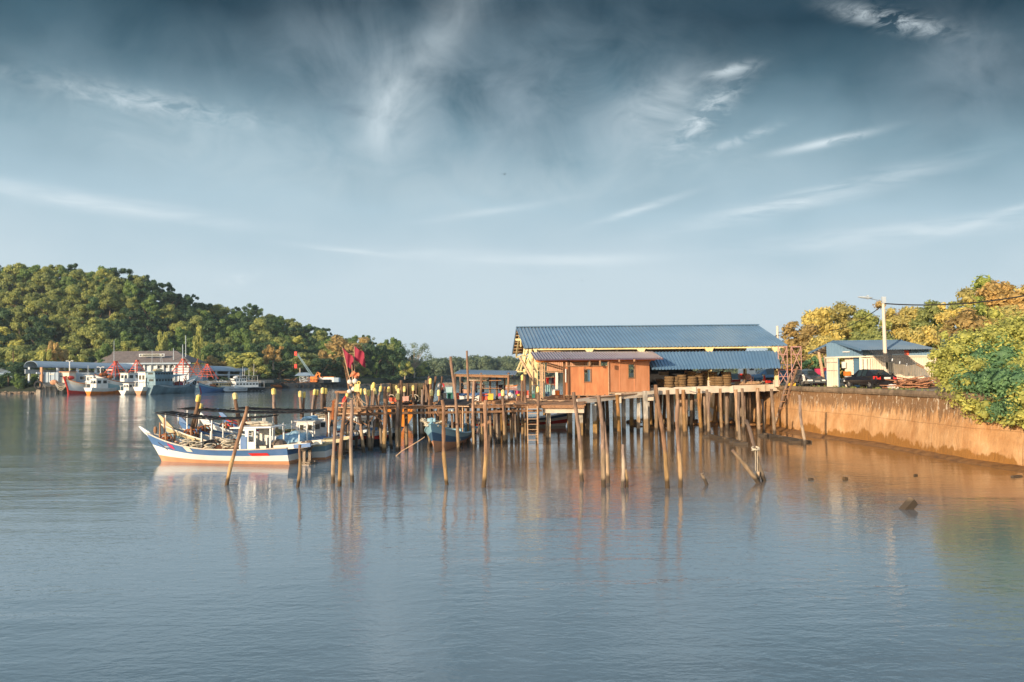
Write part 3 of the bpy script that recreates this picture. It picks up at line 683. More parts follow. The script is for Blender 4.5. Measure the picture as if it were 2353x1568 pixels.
# trees behind the container shed
def tree_at(x, ytop, d, wpx, label, mt, seed, zb=ZW, n=26, per=40, size=.3, low=.25, bark='bark', name='tree', hang=0.0, core=True):
    base = W(x, 860, d); base.z = zb; Ht = W(x, ytop, d).z-zb; Rr = wpx/2*d/FPX
    c, r = crown_blobs(seed, Rr*.9, Ht*.95, n, low); r = [q*(.9 if n < 50 else .82) for q in r]
    t = thing(name, label, 'tree' if 'tree' in name else 'bush', base)
    ob = bpy.data.objects.new('crown', leaf_mesh('crown_leaves', [mt], c, r, per, size, seed, hang=hang, core=core)); C.objects.link(ob); ob.parent = t
    q = trunk_mb(Ht, low, seed, r0=.22, R0=Rr); q.v = [v+base for v in q.v]; q.build('trunk', bark, t)
    return t
TR = [(1838, 742, 92, 95, 'leaf_rust', 'broad leaved tree with reddish leaves right of the big blue roof'),
      (1885, 716, 100, 110, 'leaf_gold', 'golden brown tree behind the left corner of the container shed'),
      (1945, 706, 104, 110, 'leaf_gold', 'golden green tree behind the peak of the container shed'),
      (2000, 716, 98, 90, 'leaf_olive', 'olive tree behind the container shed just left of the lamp post'),
      (2045, 703, 102, 80, 'leaf_rust', 'rust topped tree right behind the lamp post'),
      (2092, 706, 98, 110, 'leaf_gold', 'golden tree behind the right half of the container shed roof'),
      (2150, 700, 92, 110, 'leaf_olive', 'yellow olive tree behind the right end of the container shed'),
      (2200, 690, 84, 100, 'leaf_gold', 'gold tree under the cable right of the shed'),
      (2262, 642, 88, 110, 'leaf_lime', 'tall lime green tree rising over the others near the right edge'),
      (2325, 640, 74, 150, 'leaf_rust', 'big rust brown tree at the right edge of the photo'),
      (2230, 720, 70, 120, 'leaf_rust', 'russet tree between the shed and the big green bush'),
      (2370, 700, 62, 150, 'leaf_gold', 'golden tree cut by the right edge behind the green bush'),
      (2420, 640, 72, 150, 'leaf_gold', 'gold tree beyond the right edge of the photo'),
      (2175, 694, 96, 110, 'leaf_olive', 'far olive tree between the two gold trees right of the shed'), (2235, 668, 94, 100, 'leaf_gold', 'far golden tree left of the tall lime one'), (2300, 648, 92, 110, 'leaf_olive', 'far olive tree between the lime tree and the rust brown one'),
      (2130, 760, 82, 110, 'leaf_gold', 'lower golden tree directly behind the shed roof end'),
      (1990, 770, 86, 130, 'leaf_olive', 'lower olive tree directly behind the shed roof'),
      (1900, 775, 84, 100, 'leaf_gold', 'lower golden tree behind the shed gable')]
for i, (x, y, d, w_, mt, lb) in enumerate(TR):
    tree_at(x, y, d, w_, lb, mt, 300+i, n=60, per=150, size=.2, low=.1)
tree_at(1872, 822, 74, 58, 'dark green rounded bush behind the parked black hatchback', 'leaf_teal', 341, n=22, per=110, size=.16, low=.05, name='round_bush')
tree_at(1842, 838, 78, 26, 'small lime green bush left of the dark bush', 'leaf_lime', 342, n=12, per=120, size=.14, low=.05, name='round_bush')
# big overhanging bush in the right foreground
base = Vector((30.6, 46, ZW)); t = thing('overhanging_bush', 'huge lime and green leafy bush spilling over the seawall at the right edge', 'bush', base)
g = random.Random(9); c = []; r = []; c2 = []; r2 = []
spots = [(2330, 760, 48, 1.5), (2290, 775, 47, 1.3), (2240, 790, 47, 1.2), (2200, 800, 47.5, 1.1), (2172, 815, 48, .9), (2160, 845, 47.5, .8), (2175, 870, 47, .9), (2200, 850, 46.3, 1.1), (2250, 830, 45.8, 1.3), (2300, 820, 45.2, 1.4), (2350, 830, 45, 1.5),
         (2190, 895, 46.2, .9), (2215, 915, 45.6, .95), (2245, 935, 45, .9), (2262, 955, 44.6, .65), (2290, 945, 44.4, .9), (2330, 935, 44, 1.0), (2365, 915, 43.8, 1.1), (2390, 860, 44, 1.5), (2230, 880, 45.6, 1.1), (2270, 880, 45, 1.2),
         (2310, 880, 44.6, 1.3), (2350, 880, 44.2, 1.2), (2400, 790, 46, 1.6), (2370, 760, 47, 1.5), (2340, 958, 43.6, .6), (2310, 968, 43.9, .4)]
for i, (x, y, d, r_) in enumerate(spots):
    if y > 875: d = min(d, 27.9*FPX/(x-1176)-.9)
    q = W(x, y, d)-base
    (c2 if i in (8, 9, 19, 20, 21, 22, 16, 15) else c).append(tuple(q)); (r2 if i in (8, 9, 19, 20, 21, 22, 16, 15) else r).append(r_)
    for _ in range(3):
        e = Vector((g.uniform(-1, 1), g.uniform(-.8, .3), g.uniform(-.8, .9)))*r_
        c.append(tuple(q+e)); r.append(r_*g.uniform(.35, .55))
me = leaf_mesh('bush_leaves', ['leaf_bush'], c, r, 330, .105, 12); ob = bpy.data.objects.new('foliage', me); C.objects.link(ob); ob.parent = t
me = leaf_mesh('bush_leaves', ['leaf_teal'], c2, [q*1.02 for q in r2], 330, .105, 13); ob = bpy.data.objects.new('dark_foliage', me); C.objects.link(ob); ob.parent = t
mb = MB()
for i, (x, y, d, r_) in enumerate(spots[::2]): mb.path([base+V3(.4, 0, -.3), base.lerp(W(x, y, d), .5)+V3(0, 0, .2), W(x, y, d)], [.16, .1, .04], 6)
mb.build('stem', 'bark', t)
tree_at(2190, 775, 52, 90, 'pale green feathery tree rising from the left of the big bush', 'leaf_grey', 351, n=24, per=170, size=.13, low=.1, name='feathery_tree')
# ================================================================ the far bank: buildings, quay, vessels
rA = zf(140, 1380, .17); rB = zf(520, 1380, .17); rC = zf(900, 1440, .2125); r2 = zf(100, 1350, .425)
def gb(mb, x0, y0, x1, y1, d, dep, d1=None):        # a box whose front face spans two pixels' columns, at depth d
    a, b_ = W(x0, y1, d), W(x1, y1, d1 or d); z1 = W(x0, y0, d).z; z1b = W(x1, y0, d1 or d).z; o_ = Vector((0, dep, 0)) if dep > 0 else Vector((0, dep, 0))
    mb.hull8([a, b_, b_+o_, a+o_, V3(a.x, a.y, z1), V3(b_.x, b_.y, z1b), V3(b_.x, b_.y, z1b)+o_, V3(a.x, a.y, z1)+o_]); return a, b_
ZQ = 3.2
# --- long jetty shed with a curved roof
dl, dr = 222.0, 285.0
def dj(x): return dl+(dr-dl)*(x-82)/499.0
t = thing('jetty_shed', 'very long open jetty shed with curved grey roof behind the moored trawlers', 'shed', W(300, 880, 245))
eaveL, eaveR = W(86, 843, dl), W(581, 854, dr)
rise = W(110, 831, dl).z-eaveL.z
ax = (eaveR-eaveL); bk = Vector((ax.y, -ax.x, 0)).normalized()*-1
if bk.y < 0: bk = -bk
rows = []; rows2 = []
for i in range(13):
    a = PI*i/12; off = bk*(4.5-4.5*math.cos(a)); up_ = Vector((0, 0, (rise+.3)*math.sin(a)))
    rows.append([eaveL+ax*k/40+off+up_*(1 if k < 40 else .8) for k in range(41)]); rows2.append([p-V3(0, 0, .14) for p in rows[-1]])
mb = MB(); mb.grid(rows, flip=True); mb.grid(rows2); mb.grid([[r_[0] for r_ in rows], [r_[0] for r_ in rows2]]); mb.grid([[r_[-1] for r_ in rows], [r_[-1] for r_ in rows2]])
mb.build('roof', 'roof_grey', t, smooth=True)
mb = MB(); mb.prism([r_[-1]+ax*.0002 for r_ in rows], bk.cross(V3(0, 0, 1))*.0+ax.normalized()*.1); mb.build('gable', 'white_far', t)
ps = [rA(150, 600)[0], rA(455, 0)[0], rA(840, 0)[0], rA(1215, 0)[0], 236, 262, 290, 320, 350, 380, 410, 445, 480, 515, 548, 572]
for i, x in enumerate(ps):
    f_ = (x-86)/495.0; p = eaveL+ax*f_+bk*.5; q = V3(p.x, p.y, ZQ-2.5)
    mb = MB(); mb.bar(q, p+V3(0, 0, .1), .62, .62); mb.build('column', 'white_far' if i else 'hull_tan', t)
    if i % 2 == 0: mb = MB(); p2 = p+bk*8; mb.bar(V3(p2.x, p2.y, ZQ), p2, .5); mb.build('column', 'white_far', t)
mb = MB(); mb.bar(eaveL+bk*.6+V3(0, 0, -1.9), eaveR+bk*.6+V3(0, 0, -1.4), .5, .5); mb.build('tie_beam', 'white_far', t)
mb = MB(); mb.bar(eaveL+bk*8+V3(0, 0, -1.4), eaveR+bk*8+V3(0, 0, -1.2), .4, 1.3); mb.build('back_rail', 'grey_light', t)
# rooms under the roof
t = thing('quay_office', 'low grey walled room with barred windows under the long curved roof', 'building', W(190, 885, 232))
mb = MB(); a, b_ = gb(mb, rA(800, 0)[0], 856.5, rA(1290, 0)[0], 884, 229, 4, 233); mb.build('wall', 'grey_light', t)
for u in (905, 1110):
    mb = MB(); x0, y0 = rA(u-65, 725); x1, y1 = rA(u+60, 825); gb(mb, x0, y0, x1, y1, 228.9, .2); f = mb.build('window', 'white_far', t)
    ORG[f.name] = ORG[t.name]; mb = MB(); x0, y0 = rA(u-52, 745); x1, y1 = rA(u+48, 815); gb(mb, x0, y0, x1, y1, 228.75, .1); g_ = mb.build('pane', 'glass_dark', f)
t = thing('quay_kiosk', 'small pale peach kiosk with a dark doorway under the jetty roof end', 'kiosk', W(146, 885, 226))
mb = MB(); x0, y0 = rA(568, 640); x1, y1 = rA(800, 890); gb(mb, x0, y0, x1, y1, 225, 3.5); mb.build('wall', 'container', t)
mb = MB(); x0, y0 = rA(712, 730); x1, y1 = rA(755, 860); gb(mb, x0, y0, x1, y1, 224.95, .1); mb.build('door', 'rust', t)
mb = MB(); x0, y0 = rA(560, 628); x1, y1 = rA(808, 645); gb(mb, x0, y0, x1, y1, 224.6, 4.2); mb.build('roof', 'hull_tan', t)
for u in (598, 632, 655):
    mb = MB(); x0, y0 = rA(u-10, 728); x1, y1 = rA(u+10, 755); gb(mb, x0, y0, x1, y1, 224.95, .1); mb.build('vent', 'glass_dark', t)
t = thing('blue_storage_cage', 'blue grey tarpaulin covered cage at the left end of the jetty shed', 'cage', W(112, 885, 224))
mb = MB(); x0, y0 = rA(165, 650); x1, y1 = rA(545, 885); gb(mb, x0, y0, x1, y1, 224, 3); mb.build('cover', 'roof_grey', t)
for u in (215, 300, 350, 455): mb = MB(); mb.bar(W(*rA(u, 640), 223.9), W(*rA(u, 885), 223.9), .18); mb.build('frame_post', 'grey_light', t)
mb = MB(); x0, y0 = rA(330, 680); x1, y1 = rA(440, 700); gb(mb, x0, y0, x1, y1, 223.8, .3); mb.build('sign_board', 'container', t)
# sign of the right: mid shed dark wall
t = thing('net_store', 'shadowy blue grey store room under the middle of the jetty roof', 'building', W(400, 885, 250))
mb = MB(); gb(mb, 228, 861, 330, 886, 244, 3, 252); gb(mb, 332, 863, 470, 886, 254, 3, 262); mb.build('wall', 'roof_grey', t)
for x in (250, 275, 300, 350, 380, 420): mb = MB(); gb(mb, x, 864, x+9, 871, 243.5+(x-228)*.077, .2); mb.build('window', 'glass_dark', t)
# --- quay on heavy piles
t = thing('concrete_quay', 'worn tan concrete quay on stubby piles left of the trawlers', 'quay', G(120, 907))
mb = MB(); q0, q1 = W(*rA(120, 905), 216), W(*rA(440, 900), 216)
mb.slab([(q0.x, 216), (W(600, 880, 262).x, 262), (W(600, 880, 262).x, 276), (q0.x, 232)], 2.2, ZQ); mb.build('deck', 'concrete', t)
for i in range(16):
    f_ = i/15; x = 90+f_*f_*320; d = 216.4+(x-88)*.09
    for k in range(2):
        p = W(x, 880, d+k*4); mb = MB(); r_ = .85 if i < 6 else .6
        mb.box((p.x, p.y, 1.6), (r_, r_, .9), .2); mb.box((p.x, p.y, .2), (r_*1.35, r_*1.3, 1.9), .15); mb.build('pile', 'concrete', t)
mb = MB(); p = W(*rA(75, 945), 215.8); mb.ring(p, 1.0, .32, Matrix.Rotation(R(90), 3, 'X')); solo(mb, 'tyre_fender', 'rubber', 'round tyre fender hanging at the left corner of the quay', 'fender', p)
for i in range(3):
    mb = MB(); a = W(*rA(440, 815+12*i), 215.6); b_ = W(*rA(740, 915+18*i), 213); pts = [a.lerp(b_, k/8)-V3(0, 0, (1.5+.3*i)*math.sin(PI*k/8)) for k in range(9)]
    mb.path(pts, .07, 5); solo(mb, 'mooring_rope', 'rope', 'slack mooring rope from the quay to the red stemmed trawler', 'rope', a, 'ropes of the red stemmed trawler')
mb = MB(); p = W(*rA(450, 900), 215.7); mb.ball(p+V3(0, 0, .2), (1.2, .9, .8), 8, 6); solo(mb, 'rope_heap', 'hull_tan', 'heap of tan rope on the quay edge', 'heap', p)
# --- low roof at the far left
t = thing('low_shed', 'low shed with long slate grey roof at the left edge behind palms', 'shed', W(40, 885, 245))
mb = MB(); a, b_ = W(-90, 858, 240), W(97, 858, 240); c_, d_ = W(-90, 842, 250), W(97, 844, 250)
mb.hull8([a-V3(0, 0, .2), b_-V3(0, 0, .2), d_-V3(0, 0, .2), c_-V3(0, 0, .2), a, b_, d_, c_]); mb.build('roof', 'roof_grey', t)
mb = MB(); gb(mb, -85, 859, 94, 866, 239, 9); mb.build('fascia', 'shutter_blue', t)
mb = MB(); gb(mb, -85, 866, 94, 888, 242, 6); mb.build('wall', 'shutter_blue', t)
mb = MB(); gb(mb, -90, 867.5, 96, 869.5, 238, 8); mb.build('eave', 'white_far', t)
for x in (-60, -20, 26, 60, 88): mb = MB(); p = W(x, 860, 239.2); mb.bar((p.x, p.y, 2.8), p, .25); mb.build('post', 'white_far', t)
mb = MB(); gb(mb, -85, 879, 90, 883, 236, .3); mb.build('parapet', 'grey_light', t)
# small palms
def palm(x, y, d, hgt, label, zb=3.0, n=13, fl=2.6, mt='leaf_yellow'):
    top_ = W(x, y, d); base = V3(top_.x+.2, top_.y, zb); t = thing('palm_tree', label, 'palm', base)
    mb = MB(); mb.path([base-V3(0, 0, .5), base.lerp(top_, .5)+V3(.15, 0, 0), top_], [.2, .15, .12], 6); mb.build('trunk', 'bark', t)
    g = random.Random(int(x*7+y)); mb = MB()
    for i in range(n):
        a = 2*PI*i/n+g.uniform(-.2, .2); e0 = g.uniform(.1, 1.1); pts = [top_+V3(math.cos(a)*fl*k/6, math.sin(a)*fl*k/6, fl*(e0*k/6-.9*(k/6)**2)) for k in range(7)]
        sd = Vector((-math.sin(a), math.cos(a), 0))
        mb.grid([[p+sd*.3*math.sin(PI*(k+.6)/7)*s_-V3(0, 0, .12*abs(s_)) for k, p in enumerate(pts)] for s_ in (-1, 0, 1)])
    mb.build('crown', mt, t)
palm(77, 862, 234, 5, 'small palm with lit fronds left of the quay at the water')
palm(18, 862, 231, 5, 'dark small palm at the left edge in front of the low shed', mt='leaf_dark')
palm(30, 800, 243, 14, 'tall coconut palm at the left hill foot', n=15, fl=3.6)
palm(410, 905-60, 262, 5, 'small palm between the office and the jetty roof', mt='leaf_olive')
palm(516, 871, 270, 4, 'stubby palm under the right end of the jetty roof', mt='leaf_olive', fl=3)
# bushes and rocks on the shore at the left
g = random.Random(4)
for i in range(9):
    x = -60+i*17+g.uniform(-4, 4); d = shore(x)+g.uniform(2, 8); p = W(x, 880, d); p.z = 1.0
    plant(8 if i % 2 else 1, p, g.uniform(.36, .55), g.uniform(0, 6), 'low dark bush on the rocky shore in front of the slate roofed shed', 'bushes on the left rocky shore', cat='bush', name='shore_bush', trunk=False)
mb = MB()
for i in range(260):
    x = g.uniform(-150, 92); d = shore(x)+g.uniform(-3.5, 1); p = W(x, 900, d); p.z = g.uniform(-.1, .35); mb.ball(p, (g.uniform(.3, .9), g.uniform(.3, .7), g.uniform(.2, .5)), 6, 4, Matrix.Rotation(g.uniform(0, 3), 3, 'Z'))
for i in range(420):
    x = g.uniform(600, 1035); d = shore(x)+g.uniform(-3.5, 1); p = W(x, 900, d); p.z = g.uniform(-.1, .4); mb.ball(p, (g.uniform(.3, 1.2), g.uniform(.3, .7), g.uniform(.2, .6)), 6, 4, Matrix.Rotation(g.uniform(0, 3), 3, 'Z'))
tag(mb.build('shore_rocks', 'stone'), 'pale brown rocks along the far shoreline', 'rocks', kind='stuff')
# --- office building with hip roof and sign
dO = 250.0
t = thing('office_building', 'pale two storey office with brown hip roof and long dark sign board', 'building', W(330, 870, dO))
xl, xr = rA(1500, 0)[0], rB(1385, 0)[0]
wx0 = W(xl, 860, dO).x; wx1 = W(xr, 860, dO).x; ze = W(330, 838.5, dO).z; zf0 = W(330, 852, dO).z
wl = rA(1832, 0)[0]
mb = MB(); fx = W(wl, 860, dO).x
wins = [(u0, u1) for u0, u1 in [(rA(1845, 0)[0], rA(1950, 0)[0]), (rA(1985, 0)[0], rA(2105, 0)[0]), (rA(2150, 0)[0], rA(2270, 0)[0]), (rB(65, 0)[0], rB(180, 0)[0]), (rB(215, 0)[0], rB(335, 0)[0]), (rB(655, 0)[0], rB(775, 0)[0]), (rB(815, 0)[0], rB(915, 0)[0]), (rB(945, 0)[0], rB(1045, 0)[0]), (rB(1090, 0)[0], rB(1140, 0)[0]), (rB(1290, 0)[0], rB(1340, 0)[0])]]
wfx = lambda x: (W(x, 850, dO).x-fx)/(wx1-fx)
zt0, zt1 = W(330, 838.8, dO).z, W(330, 846.2, dO).z
tot = ze-ZQ; hh = [(wfx(a), wfx(b_), (zt1-ZQ)/tot, (zt0-ZQ-.15)/tot) for a, b_ in wins]
wall(mb, (fx, dO), (wx1, dO), ZQ, ze, ZQ, ze, .3, hh); mb.build('front_wall', 'white_far', t)
mb = MB(); lx = W(xl, 850, dO+9).x; wall(mb, (lx, dO+9), (fx, dO+.05), ZQ, ze, ZQ, ze, .3, [(.26, .4, .64, .93), (.55, .62, .64, .84)], (1, 0, 0)); mb.build('end_wall', 'white', t)
mb = MB(); wall(mb, (wx1, dO+.31), (wx1, dO+11), ZQ, ze, ZQ, ze, -.3, (), (1, 0, 0)); wall(mb, (lx+.3, dO+11), (wx1, dO+11), ZQ, ze, ZQ, ze, .3); mb.build('back_wall', 'white_far', t)
for (a, b_), h_ in zip(wins, hh):
    A_, B_ = W(a, 850, dO), W(b_, 850, dO); mb = MB(); n = max(2, round((B_.x-A_.x)/.6))
    for k in range(n+1): x = A_.x+(B_.x-A_.x)*k/n; mb.box((x, dO+.12, (zt0+zt1)/2), (.1, .1, zt0-zt1-.1))
    mb.box(((A_.x+B_.x)/2, dO+.12, zt1+(zt0-zt1)*.65), (B_.x-A_.x, .09, .1)); f = mb.build('window', 'white_far', t); ORG[f.name] = ORG[t.name]
    mb = MB(); mb.box(((A_.x+B_.x)/2, dO+.2, (zt0+zt1)/2), (B_.x-A_.x, .03, zt0-zt1)); mb.build('pane', 'glass_dark', f)
for x in [rA(1965, 0)[0], rA(2125, 0)[0], rB(-10, 0)[0], rB(45, 0)[0], rB(200, 0)[0], rB(350, 0)[0], rB(500, 0)[0], rB(645, 0)[0], rB(795, 0)[0], rB(930, 0)[0], rB(1070, 0)[0]]:
    q = W(x, 850, dO); mb = MB(); mb.box((q.x, dO-.35, (ze+ZQ)/2), (.5, .7, ze-ZQ)); mb.build('pilaster', 'white_far', t)
for u in (255, 680, 1010, 975): q = W(*rB(u, 455), dO-.5); mb = MB(); mb.box(q, (1.3, .6, .8)); mb.build('air_conditioner', 'white_far', t)
mb = MB(); x0 = W(rA(1700, 0)[0], 850, dO-2).x; x1 = W(rB(1425, 0)[0], 850, dO-2).x; zA, zB = W(330, 837.8, dO-2).z, W(330, 834.3, dO-2).z
mb.box(((x0+x1)/2, dO-1.9, (zA+zB)/2+.05), (x1-x0, .2, zB-zA)); mb.box(((x0+x1)/2, dO+5, zA+.05), (x1-x0-.4, 13.6, .12)); mb.build('fascia', 'roof_grey', t)
rz = W(330, 807, dO+5).z; rl = W(rA(1830, 0)[0], 806, dO+5).x; rr_ = W(rB(1100, 0)[0], 810, dO+5).x; zE = zB+.1; xa = W(rA(1450, 0)[0], 835, dO+4).x
mb = MB(); e = [V3(x0, dO-2, zE), V3(x1, dO-2, zE), V3(x1, dO+12, zE), V3(x0, dO+12, zE)]; r0_, r1_ = V3(rl, dO+5, rz), V3(rr_, dO+5, rz)
mb.add(e+[r0_, r1_], [(0, 1, 5, 4), (1, 2, 5), (2, 3, 4, 5), (3, 0, 4)]); rf = mb.build('roof', 'tile_brown', t)
mb = MB(); q = [V3(xa, dO+1, zE-.15), V3(xa, dO+11, zE-.15), V3(x0+2, dO+11.5, zE+.1), V3(x0+1, dO-1.2, zE+.1), V3(rl-.6, dO+5, rz-.9)]; mb.add(q, [(0, 1, 4), (0, 4, 3), (1, 2, 4), (0, 3, 2, 1)]); mb.build('wing_roof', 'tile_brown', t)
sx0, sy0 = rB(215, 210); sx1, sy1 = rB(812, 278); A_, B_ = W(sx0, sy1, dO-1), W(sx1, sy0, dO-1); cx_, cz_ = (A_.x+B_.x)/2, (A_.z+B_.z)/2; ww, hh_ = B_.x-A_.x, B_.z-A_.z
t = thing('sign_board', 'long dark sign board with two round emblems standing on the office roof edge', 'sign', (cx_, dO-1, cz_))
mb = MB(); mb.box((cx_, dO-1, cz_), (ww, .2, hh_)); mb.build('frame', 'white_far', t); mb = MB(); mb.box((cx_, dO-1.12, cz_), (ww-.5, .08, hh_-.35)); mb.build('panel', 'board_dark', t)
for s_ in (-1, 1):
    mb = MB(); c_ = V3(cx_+s_*(ww/2-1.1), dO-1.2, cz_); mb.ring(c_, .3, .05, FACE, 16, 5); mb.ball(c_, (.18, .03, .18), 10, 6); mb.build('emblem', 'letter', t)
text('ZON MARITIM KUANTAN', .42, (cx_, dO-1.18, cz_+.32), FACE, t, 'top_lettering', 'letter', .015)
text('AGENSI PENGUATKUASAAN MARITIM MALAYSIA', .29, (cx_, dO-1.18, cz_-.34), FACE, t, 'lower_lettering', 'letter', .015)
for i, (p_, y0, y1, d, w_, lb) in enumerate(((rB(1025, 0), rB(0, 80)[1], rB(0, 290)[1], dO-1, .3, 'short pale mast on the office roof'), (rB(1240, 0), 792, 838, dO-3, .32, 'tall pale flagpole at the right end of the office'), (rB(1312, 0), 771, 834, dO+2, .3, 'tallest bamboo coloured pole behind the office right end'), (rA(1860, 0), rA(0, 0)[1]-10, 836, dO-2, .18, 'thin aerial at the left end of the office roof'))):
    mb = MB(); a = W(p_[0], y1, d); mb.tube(a-V3(0, 0, 1), W(p_[0], y0, d), w_/2, w_/3, 6); solo(mb, 'flagpole', 'grey_light', lb, 'pole', a)
# quay street lamps
for x, y0, y1, d, lb in ((160, 847, 831.5, 226, 'twin headed lamp poking above the left jetty roof'), (231, 882, 845.5, 228, 'white quay lamp post between the white trawlers'), (311, 858, 838, 240, 'pinkish quay lamp post in front of the office')):
    t = thing('quay_lamp', lb, 'lamp', W(x, y0, d)); mb = MB(); mb.tube(W(x, y0+6, d), W(x, y1, d), .18, .12, 6); mb.build('pole', 'white', t)
    for s_ in (-1, 1): mb = MB(); q = W(x, y1, d); mb.path([q, q+V3(s_*.5, 0, .25), q+V3(s_*1.1, 0, .2)], [.07, .09, .16], 6); mb.build('lamp_head', 'white', t)
# ---------------------------------------------------------------- hulls
def hull_fn(Lw, B, free, bow, stern, flare=1.25, stern_w=.72, rake=1.4, pw=2.2, tip=None):
    """stations along x: 0 transom .. Lw stem at the water; returns point(t, q): q 0 keel .. 1 gunwale"""
    def sheer(t): return free+(bow-free)*max(0, (t-.45)/.55)**2.3+(stern-free)*max(0, (.35-t)/.35)**1.6
    def hw(t): return B/2*(stern_w+(1-stern_w)*min(1, t/.4)**.8)*(1-max(0, (t-.42)/.58)**pw)
    def pt(t, z, side):
        zs = sheer(t); q = max(0, min(1, (z+.45)/(zs+.45)))
        w_ = hw(t)*(q**.55)*(1/flare+(1-1/flare)*q)
        zz = z
        x = t*(Lw+rake*max(0, z/bow)**1.1*(1 if z > 0 else 0))-.15*(z/max(.1, stern))*(1-t)*(z > 0)
        return Vector((x, side*w_, zz))
    return sheer, hw, pt
def hull(t, Lw, B, free, bow, stern, bands, names, rake=1.4, flare=1.25, stern_w=.72, pw=2.2, rail='white', deckm='grey_light', n=22, drop=.35, railr=.05):
    """bands: fractions of the sheer height where paint changes"""
    sheer, hw, pt = hull_fn(Lw, B, free, bow, stern, flare, stern_w, rake, pw)
    T = [1-(1-i/n)**1.25 for i in range(n+1)]
    lv = [-.45]+[0]+list(bands)+[1.0]
    mb = MB()
    def zl(t_, k):
        if k == 0: return -.45+.3*max(0, t_-.85)/.15*.6
        if k == 1: return -.05
        v = lv[k]; return sheer(t_)*v if v <= 1 else v
    K = len(lv)
    for side in (1, -1):
        for k in range(K-1):
            mb.mi = max(0, k-1)
            sub = 2
            rows = [[pt(t_, zl(t_, k)+(zl(t_, k+1)-zl(t_, k))*s_/sub, side) for t_ in T] for s_ in range(sub+1)]
            mb.grid(rows, flip=(side == 1))
    # transom
    for k in range(K-1):
        mb.mi = max(0, k-1); a = [pt(0, zl(0, k), 1), pt(0, zl(0, k+1), 1), pt(0, zl(0, k+1), -1), pt(0, zl(0, k), -1)]; mb.add(a, [(0, 1, 2, 3)])
    mb.build('hull', names, t, smooth=False)
    mb = MB(); Tn = [x for x in T if x < .97]
    dz = lambda t_: sheer(t_)-drop*(1 if t_ < .8 else .6)
    dk = [[Vector((pt(t_, dz(t_), 1).x, s_*pt(t_, dz(t_), 1).y*.96, dz(t_))) for t_ in Tn] for s_ in (1, 0, -1)]
    mb.grid(dk, flip=False)
    for s_ in (1, -1): mb.grid([[Vector((pt(t_, dz(t_), 1).x, s_*pt(t_, dz(t_), 1).y*.96, dz(t_))) for t_ in Tn], [Vector((pt(t_, sheer(t_), s_).x, pt(t_, sheer(t_), s_).y*.975, sheer(t_)-.01)) for t_ in Tn]], flip=(s_ == 1))
    mb.build('deck', deckm, t)
    for s_ in (1, -1):
        mb = MB(); mb.path([pt(t_, sheer(t_), s_)+V3(0, 0, .02) for t_ in T], railr, 6); mb.build('gunwale', rail, t)
    return sheer, hw, pt
def set_between(t, stern, bow_, Lw):     # put a boat so its waterline runs from stern to bow, keep its size close to true
    d = bow_-stern; d.z = 0; t.rotation_euler.z = math.atan2(d.y, d.x); s = d.length/Lw; t.location = (stern.x, stern.y, 0); t.scale = (s, s, s)
def cabin(t, x0, x1, w_, z0, h_, mats=('white', 'glass_dark'), nwin=3, roof=.3, slope=.15, name='cabin', roofm=None, winz=.55, winh=.28, front=2):
    mb = MB(); mb.hull8([(x0, -w_/2, z0), (x1+slope, -w_/2, z0), (x1+slope, w_/2, z0), (x0, w_/2, z0), (x0, -w_/2*.96, z0+h_), (x1, -w_/2*.96, z0+h_), (x1, w_/2*.96, z0+h_), (x0, w_/2*.96, z0+h_)])
    cb = mb.build(name, mats[0], t); ORG[cb.name] = ORG.get(t.name, Vector())
    L_ = (x1-x0)/nwin
    for s_ in (-1, 1):
        for i in range(nwin):
            mb = MB(); cx_ = x0+L_*(i+.5); mb.box((cx_, s_*(w_/2*.985), z0+h_*(winz+winh/2)), (L_*.6, .05, h_*winh)); mb.build('window', mats[1], cb)
    for xx in (x1+slope*.45+.01, x0-.01):
        for i in range(front):
            mb = MB(); mb.box((xx, w_*.86*((i+.5)/front-.5), z0+h_*(winz+winh/2)), (.06, w_*.86/front*.7, h_*winh)); mb.build('window', mats[1], cb)
    mb = MB(); mb.box(((x0+x1)/2, 0, z0+h_+.05), (x1-x0+roof*2, w_+roof, .1)); mb.build('cabin_roof', roofm or mats[0], t)
    return cb
def gantry(x, y, dd, H_, W_, label, mt='red_steel', z0=2.2):
    """A-shaped lattice gantry standing on a trawler's deck, a part of that trawler"""
def gantry_mb(base, H_, W_, D_, top_w=.5):
    mb = MB(); tops = []; feet = []
    for sx in (-1, 1):
        for sy in (-1, 1):
            a = base+V3(sx*W_/2, sy*D_/2, 0); b_ = base+V3(sx*top_w/2, sy*top_w/3, H_); mb.bar(a, b_, .2); feet.append(a); tops.append(b_)
    for k in range(1, 6):
        q = k/6
        L_ = [f.lerp(t_, q) for f, t_ in zip(feet, tops)]
        for i, j in ((0, 1), (2, 3), (0, 2), (1, 3)): mb.bar(L_[i], L_[j], .12)
    for i, j in ((0, 3), (1, 2)): mb.bar(feet[i].lerp(tops[i], .16), feet[j].lerp(tops[j], .5), .06)
    mb.box(base+V3(0, 0, H_+.15), (top_w+.4, .5, .35)); mb.bar(base+V3(0, 0, .3), base+V3(0, 0, H_), .18)
    return mb
def local(t, world):                     # world point into the boat's own frame
    bpy.context.view_layer.update(); return t.matrix_world.inverted() @ Vector(world)
def put_gantry(t, px, ytop, ybot, d, wpx, mt):
    a, b_ = W(px, ybot, d), W(px, ytop, d); H_ = (b_.z-a.z); Wd = wpx*d/FPX; s = t.scale.x
    q = local(t, a); mb = gantry_mb(V3(q.x, q.y, q.z), H_/s, Wd/s, Wd*.8/s); mb.build('gantry', mt, t)
